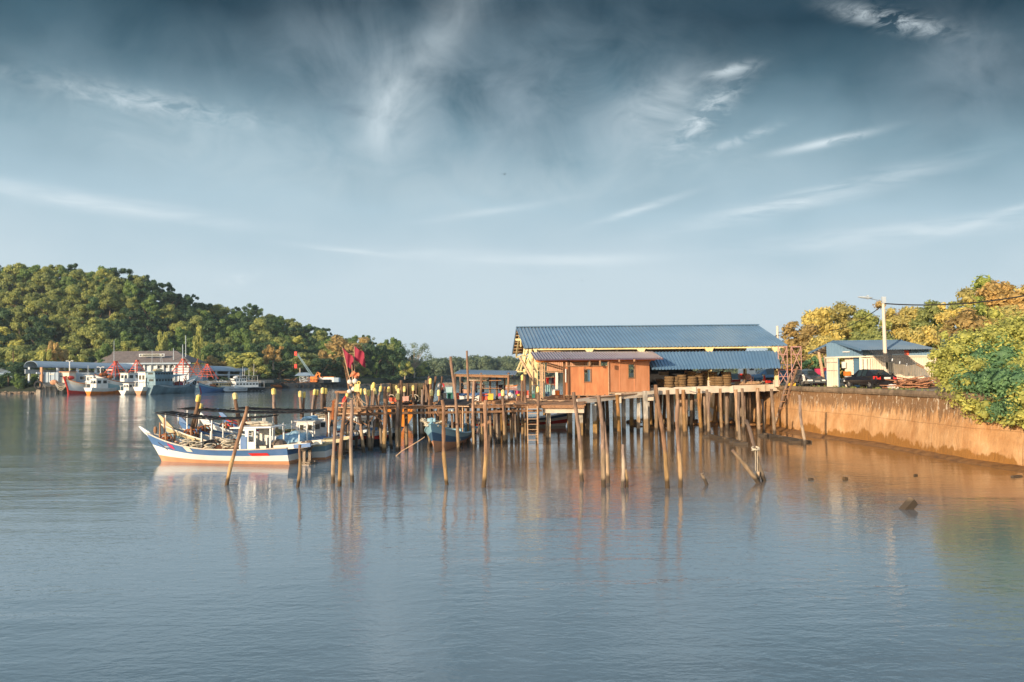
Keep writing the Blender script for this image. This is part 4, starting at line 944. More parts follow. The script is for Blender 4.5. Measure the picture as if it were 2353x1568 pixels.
def rigging(t, x, z0, z1, n=2, mt='grey_light', r=.05, w_=.6, lean=0):
    for i in range(n): mb = MB(); y = w_*(i-(n-1)/2); mb.tube((x, y, z0), (x+lean, y*.6, z1), r, r*.7, 6); mb.build('mast', mt, t)
# T1 white and red trawler, red stem toward us
t1 = thing('trawler', 'white trawler with bright red stem and red waterline, leftmost of the moored fleet', 'boat')
hull(t1, 11, 4.2, 2.2, 3.9, 2.4, (.28, .75), ['red', 'white', 'container'], rake=1.2, rail='orange', drop=.6, railr=.09)
mb = MB(); mb.path([(10.9, 0, -.3), (11.25, 0, 1.5), (12.25, 0, 4.3)], [.2, .2, .28], 6); mb.build('stem', 'red', t1)
cabin(t1, 1.5, 5.5, 2.6, 1.9, 2.6); rigging(t1, 6, 2, 7); mb = MB(); mb.ball((10.6, .2, 4.0), (.9, .6, .5), 8, 5); mb.build('net_bundle', 'red', t1)
b_ = G(157.5, 907); set_between(t1, b_+V3(5.0, 12.0, 0), b_, 11)
# T3 light blue bow
t3 = thing('trawler', 'big bowed trawler with pale blue sides, white top strake and orange bottom', 'boat')
hull(t3, 12, 5.2, 2.8, 4.9, 3.0, (.30, .72), ['orange', 'hull_blue_pale', 'white'], rake=1.7, pw=2.6, rail='rust', drop=.6, flare=1.5, railr=.1)
cabin(t3, 1, 6, 3.2, 2.4, 2.8); b_ = G(232.5, 907); set_between(t3, b_+V3(6.5, 12.0, 0), b_, 12)
mb = MB(); mb.ball((11.5, 0, 4.9), (1.2, .7, .5), 8, 5); mb.ball((10.2, .5, 4.3), (.9, .9, .5), 8, 5); mb.build('net_bundle', 'rust', t3)
nm = Matrix.Rotation(R(90), 3, 'X')
q = Matrix.Rotation(math.atan2(2.3, -6.0), 3, 'Z') @ Matrix.Rotation(R(90), 3, 'X')
sheer, hw, pt = hull_fn(12, 5.2, 2.8, 4.9, 3.0, 1.5, .72, 1.7, 2.6)
a_, b2_ = pt(.97, sheer(.97)*.84, 1), pt(.80, sheer(.80)*.84, 1); u_ = (b2_-a_).normalized(); n_ = Vector((0, 0, 1)).cross(u_)*-1
M3 = Matrix((u_, Vector((0, 0, 1)), u_.cross(Vector((0, 0, 1))))).transposed()
text('KNF 6603', .55, (a_+b2_)/2+u_.cross(Vector((0, 0, 1))).normalized()*.08, M3, t3, 'hull_number', 'letter_brown')
put_gantry(t3, rA(1895, 0)[0], rA(0, 410)[1], rA(0, 790)[1], 222, 52, 'red_steel')
# T2, T4, T5 stern on
def stern_boat(xc_, ywl, wpx, label, cols, cab, yaw=0.25, Lw=9, free=1.5, cabh=2.6, nw=2):
    t = thing('fishing_boat', label, 'boat'); B = 3.4
    hull(t, Lw, B, free, free+1.2, free+.25, (.5,), cols, rake=1, stern_w=.92, rail=cols[1], drop=.5)
    cabin(t, 1.2, 4.2, 2.3, free-.2, cabh, mats=(cab, 'glass_dark'), nwin=nw); rigging(t, 5, free, free+4.6, 2)
    for s_ in (-1, 1): mb = MB(); mb.bar((.3, s_*1.3, free), (.3, s_*1.2, free+1.6), .12); mb.build('post', 'white', t)
    mb = MB(); mb.box((.2, 0, free+1.65), (.5, 2.8, .1)); mb.build('awning', 'white', t)
    p = G(xc_, ywl); s = wpx*p.y/FPX/(B*1.05); t.scale = (s, s, s); t.rotation_euler.z = R(90)+yaw; t.location = p
    return t
t2 = stern_boat(203, 908, 34, 'small boat seen from astern with white transom top and orange bottom', ['orange', 'white'], 'white', -.45)
stern_boat(282, 907.5, 26, 'low white boat with navy side, stern on, beside the pale blue trawler', ['white', 'white'], 'white', -.35, free=1.1)
t5 = stern_boat(318, 908, 31, 'white topped boat with tan wooden transom between white boat and big grey trawler', ['hull_tan', 'white'], 'white', -.2, free=1.9, cabh=4.2)
put_gantry(t5, rB(165, 0)[0], rB(0, 385)[1], rB(0, 720)[1], 225, 34, 'red_steel')
# T6 big blue grey trawler, broadside
t6 = thing('trawler', 'large weathered blue grey wooden trawler lying broadside, bow to the right', 'boat')
hull(t6, 16, 5, 1.9, 4.3, 3.1, (.42, .8), ['hull_bluegrey', 'hull_bluegrey', 'grey_light'], rake=1.3, rail='hull_bluegrey', drop=.5, railr=.12)
cabin(t6, -.2, 5.6, 4.2, 2.2, 1.7, mats=('hull_bluegrey', 'glass_dark'), nwin=6, name='lower_cabin', roof=.2, slope=0)
cabin(t6, -.5, 5.6, 4.4, 4.0, 1.3, mats=('hull_bluegrey', 'glass_dark'), nwin=7, name='wheelhouse', roof=.5, slope=.0)
mb = MB(); mb.box((8.7, 0, 4.4), (5.2, 3.4, .12), M=Matrix.Rotation(R(-6), 3, 'Y')); mb.build('awning', 'hull_bluegrey', t6)
for x in (6.5, 8.5, 10.8):
    for s_ in (-1, 1): mb = MB(); mb.bar((x, s_*1.6, 1.6), (x, s_*1.6, 4.3+(x-8.7)*.1), .12); mb.build('awning_post', 'hull_bluegrey', t6)
mb = MB(); mb.ball((3, 0, 5.7), (1.6, .8, .4), 10, 6); mb.build('dinghy', 'cream', t6)
g = random.Random(8); mb = MB()
for i in range(26): a = V3(g.uniform(6, 13), g.uniform(-1.6, 1.6), g.uniform(1.8, 2.6)); mb.bar(a, a+V3(g.uniform(-2, 2), g.uniform(-1, 1), g.uniform(.1, 1.6)), g.uniform(.08, .2))
mb.build('deck_gear', 'rust', t6); mb = MB(); mb.ring((13.3, -2.1, 2.6), .42, .16, FACE); mb.build('tyre_fender', 'rubber', t6)
mb = MB(); mb.ball((9.4, -.5, 2.3), (1.4, 1, .7), 8, 5); mb.build('net_heap', 'flag_maroon', t6)
rigging(t6, 4.5, 6.8, 9.5, 2, lean=-.8); rigging(t6, 1, 6.8, 10.5, 1)
set_between(t6, G(341, 907.5), G(447, 903), 16)
put_gantry(t6, rB(1250, 0)[0], rB(0, 355)[1], rB(0, 715)[1], 225, 46, 'red_steel')
# T7 blue with cream cabin, bow to the left; its neighbours' gantries
t7 = thing('trawler', 'blue wooden boat with maroon stem and cream cabin, bow to the left', 'boat')
hull(t7, 12, 4.2, 1.5, 3.2, 1.8, (.3, .82), ['hull_blue', 'hull_blue', 'hull_teal'], rake=1.2, rail='hull_navy', drop=.45, railr=.09)
cabin(t7, .3, 5.8, 3, 1.2, 1.8, mats=('cream', 'glass_dark'), nwin=7, roofm='roof_grey'); mb = MB(); mb.path([(11.8, 0, 0), (12.3, 0, 1.6), (13.2, 0, 3.4)], .2, 6); mb.build('stem', 'flag_maroon', t7)
mb = MB(); mb.ball((7, 0, 1.9), (1.1, 1, .7), 8, 5); mb.build('net_heap', 'rust', t7)
set_between(t7, G(526, 901), G(461, 903.5), 12)
t8 = thing('trawler', 'grey trawler hidden behind the blue wooden boat with two rusty red gantries', 'boat')
hull(t8, 15, 4.6, 2.2, 3.8, 2.6, (.4, .8), ['hull_navy', 'hull_bluegrey', 'grey_light'], rake=1.2, rail='hull_bluegrey', drop=.5)
g = random.Random(5); mb = MB()
for i in range(46): a = V3(g.uniform(1, 13), g.uniform(-1.6, 1.6), g.uniform(2, 3.4)); mb.bar(a, a+V3(g.uniform(-2, 2), g.uniform(-1, 1), g.uniform(.1, 1.3)), g.uniform(.06, .16))
mb.build('deck_gear', 'grey_light', t8); set_between(t8, G(535, 898.3), G(448, 899), 15)
put_gantry(t8, rB(1575, 0)[0], rB(0, 420)[1], rB(0, 760)[1], 238, 42, 'rust'); put_gantry(t8, rB(1815, 0)[0], rB(0, 470)[1], rB(0, 800)[1], 236, 40, 'red_steel')
mb = MB(); q0 = local(t8, W(rB(1605, 0)[0], rB(0, 320)[1], 238)); q1 = local(t8, W(rB(1560, 0)[0], rB(0, 430)[1], 238)); mb.bar(q0, q1, .3); mb.build('derrick', 'rust', t8)
t9 = thing('trawler', 'white and red wheelhouse boat half hidden behind the leftmost trawler', 'boat')
hull(t9, 12, 4.4, 2.2, 3.6, 2.4, (.5,), ['red', 'white'], rake=1.1); cabin(t9, 2, 6.5, 3, 2, 2.3, mats=('white', 'tail_red')); cabin(t9, 2.6, 5.5, 2.4, 4.4, 1.6, mats=('white', 'tail_red'), name='upper_cabin')
rigging(t9, 5, 6, 10, 2); set_between(t9, G(222, 901), G(185, 900.5), 12)
t10 = thing('trawler', 'dark blue trawler hull glimpsed behind the tan transom boat', 'boat')
hull(t10, 12, 4.4, 2.4, 3.8, 2.6, (.4, .8), ['hull_navy', 'hull_bluegrey', 'white']); cabin(t10, 2, 6.5, 3, 2.2, 2.6, mats=('white_far', 'glass_dark')); rigging(t10, 7, 3, 9, 2); set_between(t10, G(265, 900), G(312, 900), 12)
# patrol boat
tp = thing('patrol_boat', 'white two decked patrol boat with black stern quarter and aerials', 'boat')
sheer, hw, pt = hull(tp, 17, 4.4, 1.9, 2.6, 1.7, (.15, .96), ['hull_black', 'white_far', 'white_far'], rake=2.0, rail='white_far', drop=.3)
mb = MB(); rows = [[pt(t_, z, -1)+V3(0, -.03, 0) for t_ in (.0, .1, .2, .3, .4, .46)] for z in (-.1, .8, 1.5, 1.72)]; rows2 = [[V3(p.x, -p.y, p.z) for p in r_] for r_ in rows]; mb.grid(rows); mb.grid(rows2, flip=True)
mb.build('black_quarter', 'hull_black', tp)
cabin(tp, 3.2, 13.2, 3.4, 1.6, 2.3, mats=('white', 'glass_dark'), nwin=7, name='deckhouse', slope=.8, roof=.1)
cabin(tp, 8.4, 14.0, 3.0, 3.95, 1.5, mats=('white', 'glass_dark'), nwin=5, name='wheelhouse', slope=-.6, winz=.4, winh=.42, front=4)
for x in (3.5, 6, 8.5, 11.5):
    for s_ in (-1, 1): mb = MB(); mb.bar((x, s_*1.5, 3.9), (x, s_*1.5, 6.5), .09); mb.build('canopy_post', 'white', tp)
mb = MB(); mb.box((7.5, 0, 6.55), (8.6, 3.2, .1)); mb.build('canopy', 'white', tp)
for x, z in ((9.4, 10.5), (8.6, 9.6), (4.4, 11.6), (6.6, 9)): mb = MB(); mb.tube((x, 0, 5.5), (x, 0, z), .07, .05, 6); mb.build('aerial', 'white', tp)
mb = MB(); mb.ball((12.4, 0, 6.0), (1.2, .7, .5), 10, 6); mb.build('rescue_dinghy', 'white', tp)
for s_ in (-1, 1): mb = MB(); mb.bar((.6, s_*1.6, 1.6), (.6, s_*1.6, 4.2), .1); mb.bar((2.8, s_*1.6, 4.2), (.6, s_*1.6, 4.2), .08); mb.build('stern_frame', 'white', tp)
for x in (5.6, 12): mb = MB(); mb.ring((x, -2.0, 2.0), .36, .08, FACE); mb.build('life_ring', 'orange', tp)
set_between(tp, G(605, 899.5), G(517, 901.8), 17)
a_, b2_ = pt(.52, 1.2, 1), pt(.86, 1.2, 1)
u_ = (a_-b2_).normalized(); M3 = Matrix((u_, Vector((0, 0, 1)), u_.cross(Vector((0, 0, 1))))).transposed()
text('MARITIM MALAYSIA', .78, (a_+b2_)/2+u_.cross(Vector((0, 0, 1))).normalized()*.16, M3, tp, 'hull_lettering', 'letter_dark')
# orange wreck, rubble
tw = thing('wrecked_boat', 'rust orange half collapsed wooden boat right of the patrol boat', 'boat')
hull(tw, 11, 3.6, 1.0, 1.9, 1.3, (.4,), ['rust', 'orange'], rake=1.2, rail='orange', deckm='rust', drop=.2, railr=.1)
g = random.Random(2); mb = MB()
for i in range(30): a = V3(g.uniform(0, 10), g.uniform(-1.3, 1.3), g.uniform(.6, 1.5)); mb.bar(a, a+V3(g.uniform(-3, 3), g.uniform(-1, 1), g.uniform(0, 1.2)), g.uniform(.1, .3), .08)
mb.build('broken_timbers', 'rust', tw)
for x in (4, 8.5): mb = MB(); mb.tube((x, 0, 1), (x+.3, 0, 5.5), .12, .08, 6); mb.build('mast', 'hull_black', tw)
set_between(tw, G(664, 892.5), G(612, 892.5), 11)
mb = MB(); g = random.Random(12)
for i in range(110): a = W(g.uniform(650, 730), 880, g.uniform(283, 300)); a.z = g.uniform(.3, 3.2); mb.bar(a, a+V3(g.uniform(-2.5, 2.5), g.uniform(-1, 1), g.uniform(-.6, 1.4)), g.uniform(.15, .5), g.uniform(.1, .3))
tag(mb.build('scrap_heap', 'rubble'), 'jumbled heap of brown scrap timber on the bank by the crane barge', 'scrap', kind='stuff')
# barge with crane
dB = 272.0
tb = thing('crane_barge', 'long black flat barge with round fenders along its side', 'barge', W(730, 890, dB))
mb = MB(); a, b2_ = W(rC(1230, 0)[0], 892, dB), W(rC(2310, 0)[0], 888, dB+14); dv = (b2_-a); dv.z = 0; nrm = V3(-dv.y, dv.x, 0).normalized()*7
mb.hull8([V3(a.x, a.y, -.4), V3(b2_.x, b2_.y, -.4), V3(b2_.x, b2_.y, -.4)+nrm, V3(a.x, a.y, -.4)+nrm, V3(a.x-1, a.y, 1.9), V3(b2_.x+1, b2_.y, 1.9), V3(b2_.x+1, b2_.y, 1.9)+nrm, V3(a.x-1, a.y, 1.9)+nrm]); mb.build('hull', 'hull_black', tb)
mb = MB(); mb.hull8([V3(a.x+8, a.y+1.2, 1.9)+dv*.18, V3(b2_.x-1, b2_.y+.2, 1.9), V3(b2_.x-1, b2_.y, 1.9)+nrm*.9, V3(a.x+8, a.y, 1.9)+dv*.18+nrm*.9, V3(a.x+8, a.y+1.2, 3.2)+dv*.18, V3(b2_.x-1, b2_.y+.2, 3.2), V3(b2_.x-1, b2_.y, 3.2)+nrm*.9, V3(a.x+8, a.y, 3.2)+dv*.18+nrm*.9]); mb.build('upper_deck', 'hull_black', tb)
for i in range(9): mb = MB(); q = V3(a.x, a.y, .9)+dv*(.1+.1*i)-nrm.normalized()*.15; mb.ring(q, .5, .2, FACE, 12, 5); mb.build('fender', 'rubber', tb)
te = thing('crawler_crane', 'orange crawler crane with thin lattice jib standing on the barge', 'crane', W(rC(1670, 0)[0], 882, dB+6))
mb = MB(); x0, y0 = rC(1600, 335); x1, y1 = rC(1735, 415); gb(mb, x0, y0, x1, y1, dB+5, 3.4); mb.build('body', 'orange', te)
mb = MB(); gb(mb, x0, y0-2, x1-6, y0, dB+5.2, 3); mb.build('engine_cover', 'orange', te)
mb = MB(); mb.bar(W(*rC(1680, 370), dB+6), W(*rC(1750, 240), dB+6), .7); mb.bar(W(*rC(1765, 240), dB+6), W(*rC(1790, 330), dB+6), .4); mb.bar(W(*rC(1735, 240), dB+6), W(*rC(1795, 275), dB+6), .7); mb.build('mast_frame', 'orange', te)
mb = MB(); A0, A1 = W(*rC(1690, 330), dB+6.5), W(683, 812, dB+6.5); A2 = A0+V3(-1.2, 0, 0)
for o_ in (V3(0, 0, 0), V3(-1.2, 0, .3)): mb.bar(A0+o_, A1+o_*.4, .16)
for k in range(24): q = k/24; mb.bar(A0.lerp(A1, q), (A0+V3(-1.2, 0, .3)).lerp(A1+V3(-.4, 0, 0), q+.035), .08)
mb.build('jib', 'hull_bluegrey', te)
for y in (rC(0, 120)[1], 813): mb = MB(); mb.box(W(rC(1332, 0)[0], y, dB+6.4), (1, .5, 1.6)); mb.build('marker_flag', 'tail_red', te)
text('SUMI', 1.3, W(*rC(1665, 385), dB+4.9), FACE, te, 'lettering', 'rust')
tc_ = thing('site_cabin', 'white container cabin on the barge behind the orange crane', 'cabin', W(765, 880, dB+7))
mb = MB(); x0, y0 = rC(1740, 325); x1, y1 = rC(2045, 418); gb(mb, x0, y0, x1, y1, dB+7, 3); mb.build('wall', 'white', tc_)
for u0, u1 in ((1755, 1830), (1910, 1935), (1985, 2010)): mb = MB(); p0, q0 = rC(u0, 372); p1, q1 = rC(u1, 412); gb(mb, p0, q0, p1, q1, dB+6.9, .12); mb.build('opening', 'glass_dark', tc_)
mb = MB(); p0, q0 = rC(1735, 318); p1, q1 = rC(2050, 326); gb(mb, p0, q0, p1, q1, dB+6.8, 3.4); mb.build('roof', 'orange', tc_)
mb = MB(); p0, q0 = rC(2047, 335); p1, q1 = rC(2137, 418); gb(mb, p0, q0, p1, q1, dB+7, 3); solo(mb, 'grey_container', 'roof_grey', 'plain pale blue grey container at the right end of the barge', 'container', W(788, 880, dB+7))
t = thing('riverside_hut', 'small grey hut with hip roof behind the scrap heap', 'hut', W(700, 880, 300))
mb = MB(); x0, y0 = rC(1400, 315); x1, y1 = rC(1590, 400); gb(mb, x0, y0, x1, y1+3, 300, 5); mb.build('wall', 'grey_light', t)
mb = MB(); e = [W(*rC(1305, 300), 299), W(*rC(1640, 305), 299)]; e += [e[1]+V3(0, 8, 0), e[0]+V3(0, 8, 0)]; r0_, r1_ = W(*rC(1390, 238), 303), W(*rC(1555, 238), 303); mb.add(e+[r0_, r1_], [(0, 1, 5, 4), (1, 2, 5), (2, 3, 4, 5), (3, 0, 4), (0, 3, 2, 1)]); mb.build('roof', 'roof_grey', t)
for u in (1425, 1515): mb = MB(); p0, q0 = rC(u-18, 325); p1, q1 = rC(u+18, 355); gb(mb, p0, q0, p1, q1, 299.9, .2); mb.build('window', 'glass_dark', t)
mb = MB(); mb.tube(W(*rC(1412, 240), 302), W(*rC(1412, 152), 302), .3, .3, 6); mb.build('chimney', 'concrete', t)
# drifting logs at the tip of the bank, rocks in the river
t_ = [(rC(1, 1), 0)]
q5 = zf(1640, 1480, .2551)
for i, (u0, v0, u1, v1, lb) in enumerate(((480, 225, 640, 205, 'low rock bar far across the river behind the shelter'), (870, 215, 980, 200, 'small dark rock bar between the shelter posts'))):
    mb = MB(); g = random.Random(i); A_, B_ = G(*q5(u0, v0+10)), G(*q5(u1, v0+10))
    for k in range(26): mb.ball(A_.lerp(B_, g.random())+V3(g.uniform(-2, 2), g.uniform(-3, 3), g.uniform(-.1, .5)), (g.uniform(.8, 2), 1, g.uniform(.4, .9)), 6, 4)
    solo(mb, 'rock_bar', 'stone', lb, 'rocks', A_)
# small red boat crossing behind the shed columns
zl_ = zf(1980, 1400, .1403)
tr = thing('wooden_boat', 'orange red boat with cream cargo on the open river behind the shelter', 'boat')
hull(tr, 6.5, 2, .7, 1.3, .8, (.3,), ['white', 'orange'], rake=.6, rail='orange', deckm='rust', drop=.2); mb = MB()
for i in range(5): mb.ball((1+i*.8, 0, 1.0), (.6, .7, .45), 8, 5)
mb.build('cargo', 'cream', tr); A_, B_ = G(*zl_(300, 1062)), G(*zl_(620, 1058)); set_between(tr, A_, A_+V3(B_.x-A_.x, 0, 0), 6.5)
# ================================================================ the fish landing platform and its sheds
r5 = zf(1240, 1350, .38265); r6 = zf(2000, 1270, .3253); r7 = zf(2560, 1270, .3253); r8 = zf(3100, 1080, .5102); r7b = zf(2700, 1440, .2125); r8b = zf(3100, 1440, .255)
r4 = zf(540, 1520, .34); q4 = zf(1240, 1500, .2551); q5 = zf(1640, 1480, .2551); q6 = zf(1980, 1400, .1403); w2 = zf(2000, 1600, .5525); w3 = zf(3000, 1700, .4658)
pf = thing('pier_platform', 'pale concrete and timber landing platform on many piles under the blue roofed shed', 'pier', (12, 66, 0))
FL, FR = W(1494, 892, 67.5), W(1789, 883.5, 70.0)        # front edge of the right hand deck
BL, BR = Vector((FL.x+1.2, 84, FL.z+.05)), Vector((25.4, 84, 4.02))
def slab4(mb, a, b_, c, d, th): mb.hull8([a-V3(0, 0, th), b_-V3(0, 0, th), c-V3(0, 0, th), d-V3(0, 0, th), a, b_, c, d])
mb = MB(); slab4(mb, FL, FR, BR, BL, .22); mb.build('deck_slab', 'concrete', pf)
mb = MB(); e = V3(0, -.16, 0)
mb.hull8([FL+e-V3(0, 0, .62), FR+e-V3(0, 0, .60), FR-V3(0, 0, .60)+V3(0, .14, 0), FL-V3(0, 0, .62)+V3(0, .14, 0), FL+e+V3(0, 0, .02), FR+e+V3(0, 0, .02), FR+V3(0, .14, .02), FL+V3(0, .14, .02)]); mb.build('edge_beam', 'concrete_white', pf)
for f_ in (.03, .33, .62, .87): q = FL.lerp(FR, f_); mb = MB(); mb.box(q+V3(0, -.19, -.32), (.34, .07, .66)); mb.build('beam_joint', 'concrete_white', pf)
# sloping beam on the left, front of the hut
A1, A2, A3 = W(1323, 918.5, 60.5), W(1420, 907, 64.0), W(1494, 902, 66.0)
for a, b_ in ((A1, A2), (A2, A3)):
    mb = MB(); mb.bar(a-V3(0, 0, .18), b_-V3(0, 0, .18), .35, .42); mb.build('edge_beam', 'concrete_white', pf)
for p in (A2, A3): mb = MB(); mb.box(p-V3(0, 0, .3), (.5, .5, .85)); mb.build('beam_joint', 'concrete_white', pf)
mb = MB(); n_ = 34; B1, B3 = A1+V3(1, 13, .1), A3+V3(.6, 12, .1)
for k in range(n_):
    f0, f1 = (k+.06)/n_, (k+.94)/n_; slab4(mb, A1.lerp(A3, f0)+V3(0, -.1, .04), A1.lerp(A3, f1)+V3(0, -.1, .04), B1.lerp(B3, f1), B1.lerp(B3, f0), .07)
mb.build('ramp_planking', 'plank', pf)
# lower timber deck at the left corner with its concrete frame
C1, C2 = W(1253, 934, 57.6), W(1338, 934, 57.6); zl = C1.z
mb = MB(); mb.box((C1+C2)/2-V3(0, 0, .26), (C2.x-C1.x+.2, .34, .5)); mb.build('edge_beam', 'concrete_white', pf)
mb = MB(); mb.bar(C1-V3(0, 0, .26), C1+V3(.3, 9, -.2), .34, .5); mb.bar(C2-V3(0, 0, .26), C2+V3(.3, 9, -.1), .34, .5); mb.build('side_beam', 'concrete_white', pf)
D1, D2 = W(1183, 931, 57.3), W(1342, 931, 57.3); D3, D4 = W(1352, 908, 68), W(1193, 906, 69)
mb = MB(); n_ = 30
g = random.Random(6)
for k in range(n_):
    f0, f1 = (k+.05)/n_, (k+.95)/n_; slab4(mb, D1.lerp(D4, f0)+V3(g.uniform(-.2, .2), 0, 0), D2.lerp(D3, f0)+V3(g.uniform(-.2, .2), 0, 0), D2.lerp(D3, f1), D1.lerp(D4, f1)+V3(g.uniform(-.2, .1), 0, 0), .06)
mb.build('timber_decking', 'plank', pf)
mb = MB(); mb.bar(D1-V3(0, .12, .14), D2-V3(0, .12, .14), .1, .22); mb.build('fascia_board', 'plank', pf)
for k in range(9): mb = MB(); x = g.uniform(.05, .95); a = D1.lerp(D2, x).lerp(D4.lerp(D3, x), g.uniform(.15, .7)); mb.box(a+V3(0, 0, .05), (g.uniform(.6, 2), .25, .04), g.uniform(-1, 1)); mb.build('loose_board', 'plank_pale', pf)
# piles
def pile(x, y, zt, w_=.32, mt='pile_concrete', lean=0, nm='pile'):
    mb = MB(); a, b_ = V3(x+lean, y, -1.6), V3(x, y, zt)
    if mt == 'pile_concrete': mb.bar(a, b_, w_, w_)
    else: mb.path([a, a.lerp(b_, .5)+V3(g.uniform(-.05, .05), 0, 0), b_], [w_*.55, w_*.5, w_*.45], 8)
    mb.build(nm, mt, pf)
for px, py in ((1261, 1014), (1335, 1013), (1310, 1006), (1372, 994), (1434, 993.5), (1489, 992), (1566, 985), (1621, 986), (1672, 984)):
    p = G(px, py); f_ = (p.x-A1.x)/(A3.x-A1.x); zt = zl-.4 if px < 1340 else (A1.lerp(A3, max(0, f_)).z-.3 if px < 1492 else FL.z-.5); pile(p.x, max(p.y, 0)+.1, zt, .32, 'pile_concrete' if px < 1500 else 'pile_timber')
for px, py, ml in ((1493, 985, .1), (1530, 983, -.25), (1545, 986, 0), (1649, 978, -.5), (1704, 975, 0), (1745, 979, 0)):
    p = G(px, py); pile(p.x, p.y, FL.z-.3, .34, 'pile_timber', lean=ml)
k = 0
for row in range(5):
    for i in range(12):
        if k >= 62: break
        x = 3.2+i*1.95+g.uniform(-.35, .35); y = 61.5+row*3.7+i*.28+g.uniform(-.4, .4)
        if x > 24.4-(y-70)*.0: continue
        zt = 3.0+min(.8, max(0, (x-5)/8)); 
        if x < 8: zt = zl-.2+max(0, (y-58)*.04)
        pile(x, y, zt, g.uniform(.26, .36), 'pile_concrete' if g.random() < .45 and x < 12 else 'pile_timber', g.uniform(-.25, .25)); k += 1
mb = MB()
for y in (65, 69, 73, 77): mb.bar((4, y, zl-.1), (12.6, y, 3.6), .25, .3)
for y in (73, 77, 81): mb.bar((13, y, 3.55), (24.6, y, 3.7), .25, .3)
mb.build('cross_beams', 'concrete', pf)
# rubble in the mud under the deck
mb = MB()
for i in range(70): a = V3(g.uniform(12, 24.6), g.uniform(70, 83), g.uniform(-.1, .25)); mb.ball(a, (g.uniform(.2, .7), g.uniform(.2, .5), g.uniform(.12, .35)), 7, 5)
tag(mb.build('rubble', 'mud'), 'muddy rubble heaps under the platform beside the seawall', 'rubble', kind='stuff')
# ---------------------------------------------------------------- the big open shed
sh = thing('fish_landing_shed', 'long open sided shed with blue metal gable roof on yellow steel columns', 'shed', (12, 72, 4))
RL, RR_ = W(1188, 752.5, 75.0), W(1741, 747.5, 75.4)
NL, NR = W(1207, 800.5, 69.2), W(1811, 795, 69.6)
FLr, FRr = W(1178, 813.6, 81), W(1741, 808, 81.4); FRr.x = RR_.x+(RR_.x-NR.x)*-.6
nn = (NL-RL).cross(NR-RL); nn = (nn if nn.z > 0 else -nn).normalized(); nf = (FLr-RL).cross(FRr-RL); nf = (nf if nf.z > 0 else -nf).normalized()
mb = MB(); corr(mb, RL, RR_, NL, NR, 70, .08, nn, 1); mb.build('roof', ['roof_blue', 'roof_blue2'], sh)
mb = MB(); corr(mb, RL, RR_, FLr, FRr, 92, .05, nf); mb.build('roof', 'roof_under', sh)
mb = MB(); mb.bar(RL+V3(-.1, 0, .06), RR_+V3(.1, 0, .06), .5, .08); mb.build('ridge_cap', 'roof_blue2', sh)
mb = MB(); mb.bar(RL+V3(-.06, 0, -.02), FLr+V3(-.06, 0, -.02), .05, .22); mb.bar(RL+V3(-.06, 0, -.02), NL+V3(-.06, 0, -.02), .05, .16); mb.build('barge_board', 'roof_blue2', sh)
for k in range(1, 8):                                    # purlins seen under the far slope
    q = k/8; mb = MB(); mb.bar(RL.lerp(FLr, q)-V3(0, 0, .12), RR_.lerp(FRr, q)-V3(0, 0, .12), .08, .1); mb.build('purlin', 'roof_under', sh)
for k in (1, 3, 5): q = k/6; mb = MB(); mb.bar(RL.lerp(NL, q)-V3(0, 0, .14), RR_.lerp(NR, q)-V3(0, 0, .14), .08, .1); mb.build('purlin', 'steel_yellow', sh)
colx = [r6(372, 0)[0], r6(437, 0)[0], r6(1098, 0)[0], r6(1735, 0)[0], r7(850, 0)[0], r7(1672, 0)[0]]
eav = [NL.lerp(NR, .015), NL.lerp(NR, .045), NL.lerp(NR, .245), NL.lerp(NR, .44), NL.lerp(NR, .705), NL.lerp(NR, .968)]
mb = MB(); mb.bar(NL.lerp(NR, .03)+V3(0, .25, -.12), NL.lerp(NR, .985)+V3(0, .25, -.1), .14, .15); mb.build('eave_beam', 'steel_yellow', sh)
def deckz(x): return FL.z if x > FL.x else A1.lerp(A3, max(0, min(1, (x-A1.x)/(A3.x-A1.x)))).z if x > A1.x else zl
for i, x in enumerate(colx):
    p = W(x, 830, 69.3+.3*(i > 3)); zt = eav[i].z-.1; zb = deckz(p.x); mb = MB(); wd_ = .24 if i < 2 else .3
    mb.box((p.x, p.y, (zt+zb+.62)/2), (wd_, wd_, zt-zb-.62)); cmn = mb.build('column', 'steel_yellow', sh); ORG[cmn.name] = ORG[sh.name]
    mb = MB(); mb.box((p.x, p.y, zb+.31), (wd_+.16, wd_+.16, .64)); mb.build('plinth', 'concrete_white', sh)
    if i > 1: mb = MB(); mb.prism([(p.x-.42, p.y-.2, zt), (p.x+.42, p.y-.2, zt), (p.x+.16, p.y-.2, zt-.6), (p.x-.16, p.y-.2, zt-.6)], (0, .3, 0)); mb.build('bracket', 'steel_yellow', sh)
    # far side column and rafter
    pf_ = V3(p.x*80/69.3*.0+p.x+.4, 80.2, 0); mb = MB(); mb.box((pf_.x, 80.2, (FLr.z+4)/2), (.32, .32, FLr.z-4.0)); mb.build('column', 'steel_yellow', sh)
    f_ = (eav[i].x-NL.x)/(NR.x-NL.x); mb = MB(); r_ = RL.lerp(RR_, f_)-V3(0, 0, .3); mb.bar(NL.lerp(NR, f_)-V3(0, -.3, .28), r_, .16, .26); mb.bar(r_, FLr.lerp(FRr, f_)-V3(0, .3, .28), .16, .26); mb.bar(NL.lerp(NR, f_)-V3(0, -.3, .38), FLr.lerp(FRr, f_)-V3(0, .3, .42), .1, .14); mb.bar(r_, r_-V3(0, 0, 1.7), .1, .1); mb.build('truss', 'steel_yellow', sh)
